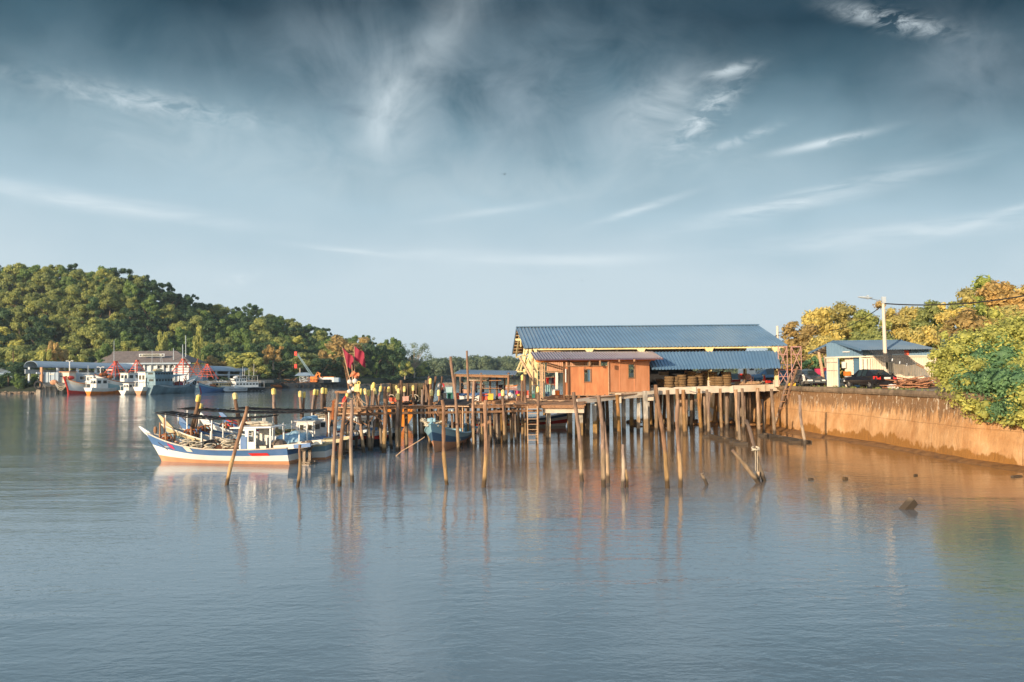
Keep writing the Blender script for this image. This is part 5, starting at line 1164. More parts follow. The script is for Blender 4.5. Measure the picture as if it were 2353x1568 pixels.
# twisted left end lattice
mb = MB(); e0 = W(*r6(330, 385), 70)
for (a, b_) in (((300, 380), (290, 470)), ((290, 470), (210, 650)), ((325, 380), (300, 560)), ((340, 385), (250, 655)), ((395, 385), (300, 690)), ((360, 400), (345, 640)), ((380, 430), (320, 660)), ((190, 668), (470, 655)), ((195, 660), (440, 628)), ((470, 655), (470, 560)), ((400, 640), (468, 562)), ((245, 610), (340, 395)), ((430, 640), (400, 480)), ((300, 600), (360, 480))):
    mb.bar(W(*r6(*a), 69.6), W(*r6(*b_), 69.2), .12)
mb.build('end_lattice', 'steel_yellow', sh)
mb = MB(); p = W(*r6(308, 700), 69.8); mb.bar(p, V3(p.x, p.y, eav[0].z-.3), .26); mb.build('end_post', 'steel_yellow', sh)
mb = MB(); mb.bar(W(*r6(240, 485), 68), W(*r6(470, 890), 67.2), .16); mb.build('leaning_brace', 'plank_pale', sh)
mb = MB(); mb.box(W(*r6(222, 275), 72), (.5, .15, .2)); mb.build('lamp_box', 'steel_yellow', sh)
# front canopy over the right half
K1, K2, K3, K4 = W(1478, 810, 69.0), W(1785, 806.5, 69.6), W(1499, 850, 66.4), W(1795, 846.5, 67.0)
nk = (K3-K1).cross(K4-K1); nk = (nk if nk.z > 0 else -nk).normalized()
mb = MB(); corr(mb, K1, K2, K3, K4, 40, .08, nk, 1); mb.build('canopy', ['roof_blue2', 'roof_ribdark'], sh)
mb = MB(); mb.bar(K3+V3(0, .45, .1), K4+V3(0, .45, .1), .08, .1); mb.bar(K1+V3(0, .1, -.15), K2+V3(0, .1, -.15), .1, .14); mb.build('canopy_beam', 'steel_yellow', sh)
for f_ in (.46, .975): a = K3.lerp(K4, f_)+V3(0, .25, -.16); mb = MB(); mb.bar(K1.lerp(K2, f_)+V3(0, -.1, -.2), a, .1, .1); mb.build('canopy_strut', 'steel_yellow', sh)
# sheeting on the far side, left bay (sunlit pale profiled sheets)
S1, S2 = W(*r6(575, 525), 79), W(*r6(1240, 535), 79); S3, S4 = W(*r6(575, 680), 79), W(*r6(1240, 680), 79)
mb = MB(); corr(mb, S1, S2, S3, S4, 26, .05, V3(0, -1, 0)); mb.build('far_sheeting', 'carton', sh)
mb = MB(); mb.bar(S3+V3(-.8, -.1, .15), S4+V3(0, -.1, .15), .1, .1); mb.build('sheeting_rail', 'roof_under', sh)
# dark back wall behind tyres
wb = thing('back_store', 'dark boarded store wall in the shade behind the tyre stacks', 'wall', (14, 79, 4))
mb = MB(); a, b_ = W(1490, 850, 78.5), W(1592, 850, 78.5); mb.box(((a.x+b_.x)/2, 78.6, 5.6), (b_.x-a.x, .2, 3.3)); mb.build('boards', 'net_black', wb)
mb = MB(); a, b_ = W(1700, 850, 79), W(1752, 850, 79)
mb.box(W(*r7(290, 690), 76), (.9, .6, .35)); mb.build('shelf_bundle', 'roof_under', wb)
# ---------------------------------------------------------------- plywood hut
ht = thing('plywood_hut', 'orange plywood cabin with two window holes standing on the platform edge', 'hut', W(1395, 905, 64))
H1, H2, H3 = W(1300, 909, 62.6), W(1398, 909, 64.0), W(1493, 899.5, 66.2)
zt1, zt2 = W(1300, 841.5, 62.6).z, W(1398, 841, 64).z
def fr(rz, u0, v0, u1, v1, U0, U1, V0, V1): return ((u0-U0)/(U1-U0), (u1-U0)/(U1-U0), (V1-v1)/(V1-V0), (V1-v0)/(V1-V0))
mb = MB(); hole1 = fr(None, 1025, 640, 1105, 798, 795, 1328, 600, 960)
wall(mb, H1, H2, H1.z, zt1, H2.z, zt2, .06, [hole1]); hw_ = mb.build('front_wall', 'ply', ht); ORG[hw_.name] = ORG[ht.name]
zu, zu2 = W(1398, 830.5, 64).z, W(1493, 829.5, 66.2).z; zb2, zb3 = W(1398, 901, 64).z, H3.z
mb = MB(); hole2 = fr(None, 1572, 578, 1648, 746, 1330, 1840, 542, 910)
wall(mb, (H2.x+.02, H2.y), H3, zb2, zu, zb3, zu2, .06, [hole2]); mb.build('front_wall', 'ply2', ht)
mb = MB(); wall(mb, (H3.x, H3.y+.07), (H3.x+.5, H3.y+7), zb3, zu2, zb3, zu2+.3, -.06, (), (1, 0, 0)); mb.build('side_wall', 'ply', ht)
mb = MB(); wall(mb, (H1.x, H1.y+.07), (H1.x+.4, H1.y+6.5), H1.z, zt1, H1.z+.3, zt1, .06, (), (1, 0, 0)); mb.build('side_wall', 'ply', ht)
for u in (1020,): mb = MB(); a = W(*r6(u, 600), 62.95); b_ = W(*r6(u, 960), 62.95); mb.bar(a+V3(0, -.0, 0), b_, .03, .02); mb.build('batten', 'ply2', ht)
for (pa, pb) in (((795, 600), (1330, 597)), ((1332, 545), (1338, 960)), ((800, 958), (1330, 963))): mb = MB(); mb.bar(W(*r6(*pa), 62.5 if pa[0] < 1000 else 63.9), W(*r6(*pb), 63.9), .06, .05); mb.build('trim', 'plank_pale', ht)
for u in (1470, 1655): mb = MB(); f_ = (u-1330)/510; q = H2.lerp(H3, f_); mb.box((q.x, q.y-.02, (zu+zb2)/2), (.035, .02, zu-zb2-.02)); mb.build('batten', 'ply2', ht)
mb = MB(); q0, q1 = H2.lerp(H3, .28), H2.lerp(H3, .47); zz_ = zb2+(zu-zb2)*.74; mb.bar((q0.x, q0.y-.02, zz_), (q1.x, q1.y-.02, zz_), .04, .02); mb.build('batten', 'ply', ht)
for hole, P0_, P1_, za, zc in ((hole1, H1, H2, H1.z, zt1), (hole2, H2, H3, zb2, zu)):   # window frames
    a, b_ = P0_.lerp(P1_, hole[0]), P0_.lerp(P1_, hole[1]); z0, z1 = za+(zc-za)*hole[2], za+(zc-za)*hole[3]; mb = MB()
    for p in (a, b_): mb.box((p.x, p.y-.03, (z0+z1)/2), (.07, .07, z1-z0+.1))
    mb.bar((a.x, a.y-.03, z1), (b_.x, b_.y-.03, z1), .07); mb.bar((a.x, a.y-.03, z0), (b_.x, b_.y-.03, z0), .07); wf = mb.build('window', 'plank', ht); ORG[wf.name] = ORG[ht.name]
    if hole is hole1:
        mb = MB(); m_ = a.lerp(b_, .62); mb.box((m_.x, m_.y+.02, (z0+z1)/2), (.05, .04, z1-z0)); mb.box((m_.x+.14, m_.y+.08, (z0+z1)/2), (.26, .03, z1-z0-.1)); mb.build('shutter', 'shutter_blue', wf)
mb = MB(); mb.bar(W(*r6(808, 635), 62.5), W(*r6(808, 800), 62.5), .08); mb.build('light_strip', 'white', ht)
for (u, v0, v1) in ((1330, 548, 600), (1465, 520, 548), (1650, 515, 545), (855, 520, 600), (1100, 520, 600), (785, 525, 1000), (1228, 520, 600)): mb = MB(); mb.bar(W(*r6(u, v0), 63.2), W(*r6(u, v1), 63.2), .14); mb.build('stud', 'plank', ht)
mb = MB(); mb.bar(W(*r6(440, 535), 61.8), W(*r6(1905, 520), 65.5), .12, .16); mb.bar(W(*r6(470, 545), 64), W(*r6(1850, 535), 67.5), .1, .14); mb.build('wall_plate', 'orange', ht)
g = random.Random(10); mb = MB()
for k in range(10): a = W(1240+k*28, 829.5, 61.9+.38*k); mb.bar(a, a+V3(.2, 5, .7), .08, .14)
mb.build('rafters', 'plank', ht)
P1, P2, P3, P4 = W(*r6(372, 430), 66.2), W(*r6(1868, 424), 69), W(*r6(432, 518), 61.2), W(*r6(2005, 506), 65.0)
npn = (P3-P1).cross(P4-P1); npn = (npn if npn.z > 0 else -npn).normalized()
mb = MB(); corr(mb, P1, P2, P3, P4, 46, .07, npn, 1); mb.build('roof', ['roof_purple', 'roof_rib_glint'], ht)
mb = MB(); mb.bar(P3+V3(0, -.05, -.04), P4+V3(0, -.05, -.04), .05, .08); mb.build('eave_trim', 'roof_purple', ht)
for x, d in ((1297, 62.8), (1307, 62.7)): mb = MB(); mb.tube(V3(W(x, 900, d).x, d, H1.z-.5), V3(W(x, 900, d).x, d, zt1+.7), .12, .1, 8); mb.build('corner_post', 'pole_dark', ht)
for f_ in (.08, .3, .5, .7, .9): mb = MB(); q = H1.lerp(H2, f_); mb.box((q.x, q.y+.1, H1.z-.12), (.2, .2, .34)); mb.build('stump', 'plank', ht)
mb = MB(); mb.bar(H2+V3(.1, -.05, 0)+V3(0, 0, zb2-H2.z-.1), V3(H3.x, H3.y-.05, zb3-.05), .12, .14); mb.build('sill_beam', 'plank_pale', ht)
# thin scaffold poles left of the hut
def stick(a, b_, r_, mt, name, label, cat, grp=None):
    mb = MB(); mb.tube(a, b_, r_, r_*.9, 6); return solo(mb, name, mt, label, cat, a, grp)
sf = thing('bamboo_scaffold', 'light rusty scaffold frame standing between the yellow columns and the hut', 'scaffold', W(1262, 915, 62))
for u, v0, v1 in ((495, 545, 1010), (512, 560, 990), (548, 545, 985), (525, 550, 1000), (405, 480, 900)): mb = MB(); mb.tube(W(*r6(u, v0), 62.5), W(*r6(u+3, v1), 62.5), .05, .05, 6); mb.build('pole', 'plank_pale', sf)
for v in (600, 650, 770, 780): mb = MB(); mb.tube(W(*r6(470, v), 62.5), W(*r6(555, v-4), 62.5), .04, .04, 6); mb.build('rail', 'plank_pale', sf)
# ---------------------------------------------------------------- things on the platform
def tyre_mesh():
    mb = MB(); pr = [(.30, -.10), (.36, -.115), (.42, -.11), (.465, -.07), (.475, 0), (.465, .07), (.42, .11), (.36, .115), (.30, .10), (.28, 0)]
    n = 18; vs = []; fs = []
    for i in range(n):
        a = 2*PI*i/n
        for r_, z in pr: vs.append((r_*math.cos(a), r_*math.sin(a), z))
    K = len(pr)
    for i in range(n):
        for j in range(K): fs.append((i*K+j, ((i+1) % n)*K+j, ((i+1) % n)*K+(j+1) % K, i*K+(j+1) % K))
    mb.add(vs, fs); return mb.build('tyre', 'tyre')
ty = tyre_mesh(); first = True
stacks = [(360, 725, 860, 67.9), (430, 728, 858, 68.3), (510, 705, 852, 68.3), (634, 660, 850, 69.2), (722, 685, 845, 69), (802, 655, 840, 70), (898, 672, 838, 69.6), (975, 728, 838, 69), (1063, 672, 836, 69), (255, 760, 862, 69.8), (640, 725, 848, 68.4)]
ords = ['leftmost', 'second', 'third', 'tall fourth', 'fifth', 'sixth, beside the yellow column,', 'seventh, right of the column,', 'low eighth', 'rightmost', 'dim', 'front fourth']
for (u, vt, vb, d), nm_ in zip(stacks, ords):
    p = W(*r7(u, 800), d); zt = W(*r7(u, vt), d).z; n = max(3, round((zt-4.0)/.235)); z0 = FL.z+.06+.12*(u > 600)*.5
    hgt = (zt-z0)/n
    for k in range(n):
        o = ty if first else ty.copy()
        if not first: C.objects.link(o)
        first = False
        o.location = (p.x+rnd.uniform(-.035, .035), p.y+rnd.uniform(-.03, .03), z0+hgt*(k+.5)); sc_ = rnd.uniform(.9, 1.0); o.scale = (sc_, sc_, hgt/.236); o.rotation_euler = (rnd.uniform(-.03, .03), rnd.uniform(-.03, .03), rnd.uniform(0, 6))
        lb = 'topmost' if k == n-1 else 'bottom' if k == 0 else 'middle'
        tag(o, 'dusty brown tyre, %s of the %s stack under the blue canopy' % (lb, nm_), 'tyre', 'tyres stacked under the canopy')
def crate(x0, y0, x1, y1, d, mt, label, dep=None, rz=0.0, lid=None, name='crate', hollow=False, cat='crate', inner='glass_dark', rim=True):
    a, b_ = W(x0, y1, d), W(x1, y0, d); w_ = b_.x-a.x; h_ = b_.z-a.z; dep = dep or w_*.8; c_ = V3((a.x+b_.x)/2, d+dep/2, a.z)
    t = thing(name, label, cat, c_); M_ = Matrix.Rotation(rz, 3, 'Z')
    def lb(mb, x, y, z, sx, sy, sz): mb.box(M_ @ V3(x, y, z)+c_, (sx, sy, sz), M=M_)
    mb = MB(); th = min(.05, w_*.08)
    if hollow:
        for (x, y, z, sx, sy, sz) in ((0, dep/2-th/2, h_/2, w_, th, h_), (-w_/2+th, 0, h_/2, th*2, dep-th*2.1, h_-.01), (w_/2-th, 0, h_/2, th*2, dep-th*2.1, h_-.01), (0, 0, th, w_-th*4.1, dep-th*2.1, th*2), (0, 0, h_-th, w_-th*4.1, dep-th*2.1, th*2)): lb(mb, x, y, z, sx, sy, sz)
    else: mb.hull8([M_ @ V3(*p)+c_ for p in ((-w_*.46, -dep*.46, 0), (w_*.46, -dep*.46, 0), (w_*.46, dep*.46, 0), (-w_*.46, dep*.46, 0), (-w_*.49, -dep*.49, h_*.9), (w_*.49, -dep*.49, h_*.9), (w_*.49, dep*.49, h_*.9), (-w_*.49, dep*.49, h_*.9))])
    mb.build('body', mt, t)
    if not hollow and rim: mb = MB(); lb(mb, 0, 0, h_*.94, w_*1.02, dep*1.02, h_*.1); mb.build('lid', lid or mt, t)
    if not hollow:
        for s_ in (-1, 1): mb = MB(); lb(mb, s_*w_*.5, 0, h_*.65, .03, dep*.3, h_*.1); mb.build('handle', lid or mt, t)
    return t
def cr5(u0, v0, u1, v1, d, mt, label, **k): x0, y0 = q5(u0, v0); x1, y1 = q5(u1, v1); return crate(x0, y0, x1, y1, d, mt, label, **k)
def cr6(u0, v0, u1, v1, d, mt, label, **k): x0, y0 = q6(u0, v0); x1, y1 = q6(u1, v1); return crate(x0, y0, x1, y1, d, mt, label, **k)
# jetty shelter deck goods (left to right)
DS = 63.5
cr5(470, 368, 560, 468, DS, 'hull_black', 'dark grey open bin beside the two people by the poles', name='bin', cat='bin')
cr5(582, 358, 668, 496, DS, 'crate_green', 'dark green chest standing on end, open to the front', hollow=True)
cr5(560, 268, 665, 356, DS+.4, 'hull_blue_pale', 'pale blue box balanced on top of the green chest')
cr5(714, 362, 768, 494, DS, 'crate_red', 'red orange fish box left of the long white cooler')
cr5(768, 398, 1090, 492, DS, 'white', 'long white ice cooler with blue tarpaulin over its lid', name='ice_cooler', cat='cooler', dep=1.4)
cr5(818, 300, 955, 374, DS+1.6, 'carton', 'tan carton sitting behind the long white cooler', name='carton', cat='box', rim=False)
cr5(1092, 372, 1214, 488, DS, 'crate_red', 'big coral red fish box right of the white cooler')
cr5(1216, 372, 1308, 472, DS, 'yellow', 'yellow fish box right of the coral red one')
cr5(1384, 368, 1460, 442, DS+.4, 'magenta', 'magenta fish box behind the thick centre pole')
cr6(95, 1240, 205, 1400, DS, 'magenta', 'pinkish red box left of the blue drum')
mb = MB(); a, b_ = W(*q6(325, 1290), DS+1), W(*q6(475, 1155), DS+1); mb.path([V3((a.x+b_.x)/2, a.y, a.z), V3((a.x+b_.x)/2, a.y, b_.z)], [.42, .5], 14); solo(mb, 'drum', 'hull_blue', 'open blue plastic drum on the jetty shelter deck', 'drum', a)
cr6(570, 1160, 704, 1280, DS+1, 'magenta', 'bright magenta chest right of the blue drum')
cr6(600, 1262, 700, 1310, DS+.6, 'yellow', 'flat yellow tray under the magenta chest', name='tray')
cr6(708, 1172, 850, 1300, DS+1.5, 'crate_red', 'upper orange red crate near the shelter corner')
cr6(850, 1160, 960, 1290, DS+1.8, 'crate_red', 'orange red crate beside the concrete column')
cr6(900, 1290, 965, 1400, DS+1, 'plastic_pink', 'coral pink crate at the foot of the concrete column')
cr6(1630, 1135, 1715, 1285, 64.5, 'white', 'white half of the cooler pair at the hut corner', name='ice_cooler', cat='cooler')
cr6(1715, 1160, 1845, 1295, 64.3, 'orange', 'orange cooler at the plywood hut corner', name='ice_cooler', cat='cooler')
cr6(1335, 1225, 1412, 1340, 64, 'crate_green', 'dark green basket under the hanging nets')
cr6(1055, 1265, 1145, 1375, 63, 'crate_green', 'dark green tub at the foot of the yellow column', name='tub', cat='tub')
cr6(1425, 1195, 1560, 1330, 64.4, 'hull_navy', 'dark blue tub below the hanging pale nets', name='tub', cat='tub')
tp_ = None
mb = MB(); rows = []
for i in range(9):
    u = 765+ (1225-765)*i/8; rows.append([W(*q5(u, 398+10*math.sin(i*2)+14*(i in (3, 4))), DS-.1), W(*q5(u, 368+8*math.sin(i)-14*(i > 5)), DS+.4), W(*q5(u, 366-14*(i > 5)), DS+1.4)])
mb.grid(rows); mb.grid([[p-V3(0, 0, .03) for p in r_] for r_ in rows], flip=True); solo(mb, 'tarpaulin', 'hull_blue', 'crumpled blue tarpaulin draped along the white cooler top', 'tarp', rows[0][0])
# hanging nets, clothes
def cloth(pts, mt, label, name, cat, d, fold=.12, n=10, mfn=r6, seed=1):
    """hanging cloth: top-left, top-right, bottom-right, bottom-left in zoom pixels"""
    g = random.Random(seed); q = [W(*mfn(*p), d) for p in pts]; rows = []
    for j in range(7):
        r_ = []
        for i in range(n+1):
            a = q[0].lerp(q[1], i/n); b_ = q[3].lerp(q[2], i/n); p = a.lerp(b_, j/6); p += V3(0, fold*math.sin(i*2.1+j*.3), -.05*abs(math.sin(i*1.7))*j/3); r_.append(p)
        rows.append(r_)
    mb = MB(); mb.grid(rows); mb.grid([[p+V3(0, .03, 0) for p in r_] for r_ in rows], flip=True); return solo(mb, name, mt, label, cat, q[0])
cloth([(1400, 1010), (1620, 980), (1600, 1290), (1440, 1270)], 'hull_blue_pale', 'pale blue fishing nets hanging over a rail beside the hut', 'hanging_net', 'net', 65.5, mfn=q6)
cloth([(1055, 1010), (1145, 1000), (1140, 1240), (1060, 1235)], 'hull_blue_pale', 'pale blue net hung between the two yellow columns', 'hanging_net', 'net', 65, mfn=q6)
cloth([(1455, 800), (1540, 800), (1530, 950), (1470, 950)], 'red', 'red jacket hanging on the line beyond the hut', 'jacket', 'jacket', 68, mfn=q6)
cloth([(1690, 770), (1725, 770), (1725, 1010), (1685, 1010)], 'red', 'narrow red cloth hanging beside the white post', 'cloth', 'cloth', 68, mfn=q6)
cloth([(1600, 790), (1680, 790), (1680, 980), (1610, 960)], 'shirt_dark', 'dark garment hanging left of the narrow red cloth', 'garment', 'garment', 68.2, mfn=q6)
cloth([(95, 1000), (225, 990), (215, 1180), (110, 1140)], 'shirt_dark', 'dark brown trousers hung on the shelter post', 'garment', 'garment', 66, mfn=q6)
cloth([(600, 1335), (725, 1330), (640, 1500), (600, 1500)], 'carton', 'beige sack hanging over the edge of the shelter deck', 'sack', 'sack', 61, mfn=q6)
t = thing('drying_rail', 'white post and rails holding nets and jackets beyond the hut', 'rack', W(*q6(1755, 1120), 68))
mb = MB(); mb.bar(W(*q6(1755, 640), 68), W(*q6(1755, 1125), 68), .24); mb.build('post', 'white', t)
mb = MB(); mb.bar(W(*q6(1400, 975), 66), W(*q6(1720, 985), 66), .06); mb.bar(W(*q6(1440, 785), 68.1), W(*q6(1760, 775), 68.1), .05); mb.bar(W(*q6(1040, 1000), 65.1), W(*q6(1150, 998), 65.1), .05); mb.build('rail', 'plank', t)
# red and yellow goods, chairs, planks at the right under the canopy
cr7 = lambda u0, v0, u1, v1, d, mt, label, **k: crate(*r7b(u0, v0), *r7b(u1, v1), d, mt, label, **k)
cr7(1082, 372, 1235, 425, 74, 'red', 'bright red long box on the deck left of the plastic chairs', name='box', cat='box')
cr7(1035, 345, 1072, 428, 73, 'red', 'narrow red box right of the rightmost tyre stack', name='box', cat='box')
cr7(1060, 262, 1222, 368, 77, 'tarp_blue', 'blue covered fish tank behind the red box', name='tank', cat='tank')
cr7(1215, 258, 1265, 372, 78, 'red', 'tall red cabinet behind the front plank post', name='cabinet', cat='cabinet')
cr7(1268, 258, 1360, 372, 78.5, 'rust', 'rusty brown cabinet right of the red one', name='cabinet', cat='cabinet')
def chair(px, py, d, rz, label):
    t = thing('plastic_chair', label, 'chair', (0, 0, 0)); mt = 'plastic_pink'
    mb = MB(); mb.box((0, 0, .44), (.44, .42, .04)); mb.build('seat', mt, t)
    mb = MB()
    for k in range(5): mb.bar((-.17+.085*k, .2, .46), (-.15+.075*k, .3, .86), .035)
    mb.path([(-.22, .2, .44), (-.21, .29, .8), (-.1, .31, .9), (.1, .31, .9), (.21, .29, .8), (.22, .2, .44)], .025, 6); mb.build('backrest', mt, t)
    for x in (-.2, .2):
        for y in (-.18, .2): mb = MB(); mb.bar((x*1.15, y*1.2, 0), (x, y, .44), .045); mb.build('leg', mt, t)
        mb = MB(); mb.path([(x*1.1, -.18, .44), (x*1.15, -.18, .66), (x*1.1, .24, .68)], .025, 6); mb.build('armrest', mt, t)
    p = W(px, py, d); t.location = (p.x, p.y, 4.04); t.rotation_euler.z = rz; t.scale = (1.1, 1.1, 1.15); return t
chair(*r7b(1412, 430), 71.3, 2.4, 'pink plastic armchair facing right in front of the blue car'); chair(*r7b(1262, 405), 74.5, 1.0, 'pink plastic armchair half hidden behind the leaning plank post'); chair(*r7b(1340, 405), 73.5, -1.0, 'rusty pink plastic chair behind the front post')
g = random.Random(14)
for k in range(15):
    u0 = g.uniform(1045, 1350); u1 = min(1850, u0+g.uniform(300, 560)); v = 470-g.uniform(0, 42); a = W(*r7b(u0, v), 70.6+k*.12); b_ = W(*r7b(u1, v-3), 70.6+k*.12)
    zz = 4.08+.05*(k % 6); a.z = zz; b_.z = zz+g.uniform(-.03, .05); mb = MB(); mb.bar(a, b_, .2, .045); solo(mb, 'timber_plank', 'plank_pale' if k % 3 else 'plank', 'loose timber plank in the pile along the platform edge', 'plank', a, 'planks piled on the platform edge')
for (a, b_, mt, lb) in (((150, 530), (375, 572), 'concrete_white', 'short pale board wedged on the platform edge beam'),):
    mb = MB(); mb.bar(W(*r7b(*a), 66.8), W(*r7b(*b_), 66.4), .1, .05); solo(mb, 'board', mt, lb, 'board', W(*r7b(*a), 66.8))
# ---------------------------------------------------------------- scaffold and ladders at the corner
sf = thing('steel_scaffold', 'two tier pinkish steel scaffold tower at the right end of the blue shed', 'scaffold', W(1815, 888, 68.5))
X = [r8(28, 0)[0], r8(98, 0)[0], r8(130, 0)[0], r8(208, 0)[0]]
zb, z1, z2 = 4.05, W(1815, 851, 68.5).z, W(1815, 797, 68.5).z
for d in (68.2, 69.8):
    for x in X: p = W(x, 850, d); mb = MB(); mb.tube(V3(p.x, d, zb), V3(p.x, d, z2), .035, .035, 6); mb.build('standard', 'pink_steel', sf)
    for a, b_ in ((X[0], X[1]), (X[2], X[3])):
        for zz in (z1, z1-.6, z2, z2-.7): mb = MB(); mb.tube(V3(W(a, 850, d).x, d, zz), V3(W(b_, 850, d).x, d, zz), .03, .03, 6); mb.build('ledger', 'pink_steel', sf)
    for a, b_, zA, zB in ((X[0], X[1], zb, z1), (X[1], X[0], zb, z1), (X[2], X[3], zb, z1), (X[3], X[2], zb, z1), (X[0], X[1], z1, z2), (X[1], X[0], z1, z2), (X[2], X[3], z1, z2), (X[3], X[2], z1, z2)):
        mb = MB(); mb.tube(V3(W(a, 850, d).x, d-.05, zA), V3(W(b_, 850, d).x, d-.05, zB), .03, .03, 6); mb.build('brace', 'pink_steel', sf)
mb = MB(); a, b_ = W(X[0], 850, 68.4), W(X[3], 850, 68.4); mb.box(((a.x+b_.x)/2, 69, z1+.05), (b_.x-a.x, 1.2, .08)); mb.build('platform_board', 'rust', sf)
ld = thing('log_ladder', 'crude ladder of two crooked logs leaning on the seawall by the scaffold', 'ladder', G(*r7(1630, 1370)))
la0, lb0 = G(*r7(1632, 1368), -.05), G(*r7(1695, 1368), -.05); la1, lb1 = W(*r7(1855, 690), 66.0), W(*r7(1935, 612), 65.2)
for a, b_ in ((la0, la1), (lb0, lb1)): mb = MB(); mb.path([a+(a-b_).normalized()*.4, a.lerp(b_, .3)+V3(.08, 0, 0), a.lerp(b_, .65)+V3(-.06, 0, 0), b_], [.13, .12, .11, .1], 8); mb.build('log', 'pole_wood', ld)
for q in (.1, .24, .38, .5, .62, .72): mb = MB(); mb.bar(la0.lerp(la1, q)-V3(.15, .1, 0), lb0.lerp(lb1, q*.93)+V3(.15, -.1, 0), .1, .07); mb.build('rung', 'plank', ld)
def ladder(ptl, pbl, wpx, d, n, label, mt='plank_pale', zb=None):
    t = thing('ladder', label, 'ladder', W(*pbl, d)); a0, a1 = W(*pbl, d), W(*ptl, d); o_ = V3(wpx*d/FPX, 0, 0)
    if zb is not None: a0 = a0+(a0-a1)*((a0.z-zb)/(a1.z-a0.z)) if a1.z != a0.z else a0
    for s_ in (V3(0, 0, 0), o_): mb = MB(); mb.bar(a0+s_, a1+s_, .07, .05); mb.build('rail', mt, t)
    for k in range(n): q = (k+.6)/n; mb = MB(); mb.bar(a0.lerp(a1, q), a0.lerp(a1, q)+o_, .06, .04); mb.build('rung', mt, t)
ladder(r6(335, 1095), r6(342, 1500), 23, 56.6, 8, 'slim wooden ladder from the walkway corner down into the water', zb=-.4)
ladder(r5(1678, 790), r5(1690, 960), 16, 57.5, 5, 'short ladder under the walkway behind the blue boat', zb=-.2)
# ================================================================ poles, walkways, shelter
def pole(pt, pb, r, label, d=None, cap=0, mt='pole_wood', name='mooring_pole', bend=.03, grp=None, ext=.5, dtop=0, cw=1.0):
    base = G(*pb) if d is None else W(*pb, d)
    d = base.y if d is None else d
    top_ = W(*pt, d+dtop)
    ax = (base-top_)
    if base.z > -.2 and ext: base = base+ax*((base.z+ext)/max(.3, -ax.z))
    t = thing(name, label, 'pole', V3(base.x, base.y, base.z), grp)
    g = random.Random(int(pt[0]*13+pt[1]*7)); n = 14; pts = []; rs = []
    for i in range(n+1):
        q = i/n; p = base.lerp(top_, q)
        p += V3(bend*1.3*math.sin(q*PI*1.6+pt[0]), bend*math.sin(q*7+pt[1]), 0)*(1 if 0 < i < n else .3)+V3(g.uniform(-.4, .4), g.uniform(-.4, .4), 0)*bend*.4
        pts.append(p); rs.append(r*.88*(1.08-.2*q)*g.uniform(.9, 1.12))
    mb = MB(); mb.path(pts, rs, 9); sh_ = mb.build('shaft', mt, t, smooth=False)
    if cap:
        u = (top_-base).normalized(); ca = top_+u*.02; mb = MB(); w_ = r*1.22*cw
        Q = u.to_track_quat('Z', 'Y').to_matrix()
        prof = [(0.8, -.15), (1, -.12), (1.02, .17), (.92, .22), (.5, .24), (.45, .27)]; rows = []
        for (k, z) in prof: rows.append([ca+Q @ V3(w_*k*math.cos(a)*1.12, w_*k*math.sin(a), z*1.15) for a in [2*PI*j/10 for j in range(10)]])
        mb.grid(rows, close=True); mb.add([p for p in rows[-1]], [tuple(range(10))]); mb.ring(ca+Q @ V3(w_*.75, -w_*.4, .2), .07, .025, Q @ Matrix.Rotation(R(90), 3, 'X'), 8, 5)
        mb.build('canister', 'canister', t)
    return t
# open water poles in front, left to right
pole((568, 934), (521.5, 1115), .105, 'thick tilted pole rising in front of the white fishing boat', bend=.05)
pole((690, 1022), (684.5, 1120), .085, 'short split topped pole in front of the white boat outboard')
pole(r5(285, 578), r5(237, 1525), .10, 'left corner pole of the flag frame reaching down to open water')
pole(r5(368, 680), (778, 1118), .11, 'stout slanted pole just left of the vertical one below the flags')
pole(r5(430, 655), r5(440, 1515), .105, 'vertical pole in open water directly below the white floats')
pole(r5(1375, 655), r5(1436, 1542), .105, 'long slanted pole in front of the blue boat bow', bend=.05)
pole(r5(1470, 200), r5(1562, 1192), .12, 'very tall leaning pole crossing the blue boat and shelter', bend=.05)
pole(r5(1640, 140), r5(1655, 1005), .105, 'tallest upright pole rising above the shelter roof', d=57)
pole(r5(1712, 456), r5(1705, 1172), .125, 'thick pole at the stern of the blue boat')
pole(r5(1845, 655), r5(1815, 1568), .115, 'knotty pale pole with a wooden cleat standing in open water', bend=.05)
mb = MB(); a = W(*r5(1838, 900), 41.4); mb.bar(a-V3(.28, .1, .12), a+V3(.28, -.1, .14), .16, .14); solo(mb, 'cleat_block', 'plank', 'wooden block nailed across the knotty pale pole', 'block', a)
mb = MB(); mb.bar(W(*r5(1878, 1020), 41.3), W(*r5(1852, 1345), 41.3), .12, .05); solo(mb, 'hanging_plank', 'plank_dark', 'long plank strapped to the right of the knotty pale pole', 'plank', W(*r5(1878, 1020), 41.3))
pole(r6(905, 920), w2(600, 590), .115, 'slanted rough pole crossing in front of the concrete frame', bend=.05)
pole(r6(1205, 962), w2(765, 632), .13, 'crooked thick pole in front of the hut with a broken side branch', bend=.07)
pole(w2(750, 160), w2(788, 600), .10, 'short broken pole tied to the crooked thick one')
pole(w2(890, 322), w2(888, 635), .10, 'short stub pole in the water, taller of the pair below the hut')
pole(w2(909, 505), w2(916, 633), .09, 'shortest stub pole in the water, right one of the pair below the hut')
pole(r7(195, 830), w2(1217, 640), .115, 'tall slanted pole in front of the left end of the canopy', bend=.05)
pole(w2(1292, 0), w2(1297, 635), .11, 'long upright pole in the open water below the tyre stacks', bend=.05)
pole(r7(567, 648), r7(572, 1365), .14, 'thick upright pole against the platform in front of the tyres')
pole(r7(852, 918), r7(843, 1445), .12, 'upright pole ending at the low floating logs')
pole(r7(1217, 918), r7(1222, 1560), .11, 'slim spotted pole in front of the seawall shadow edge')
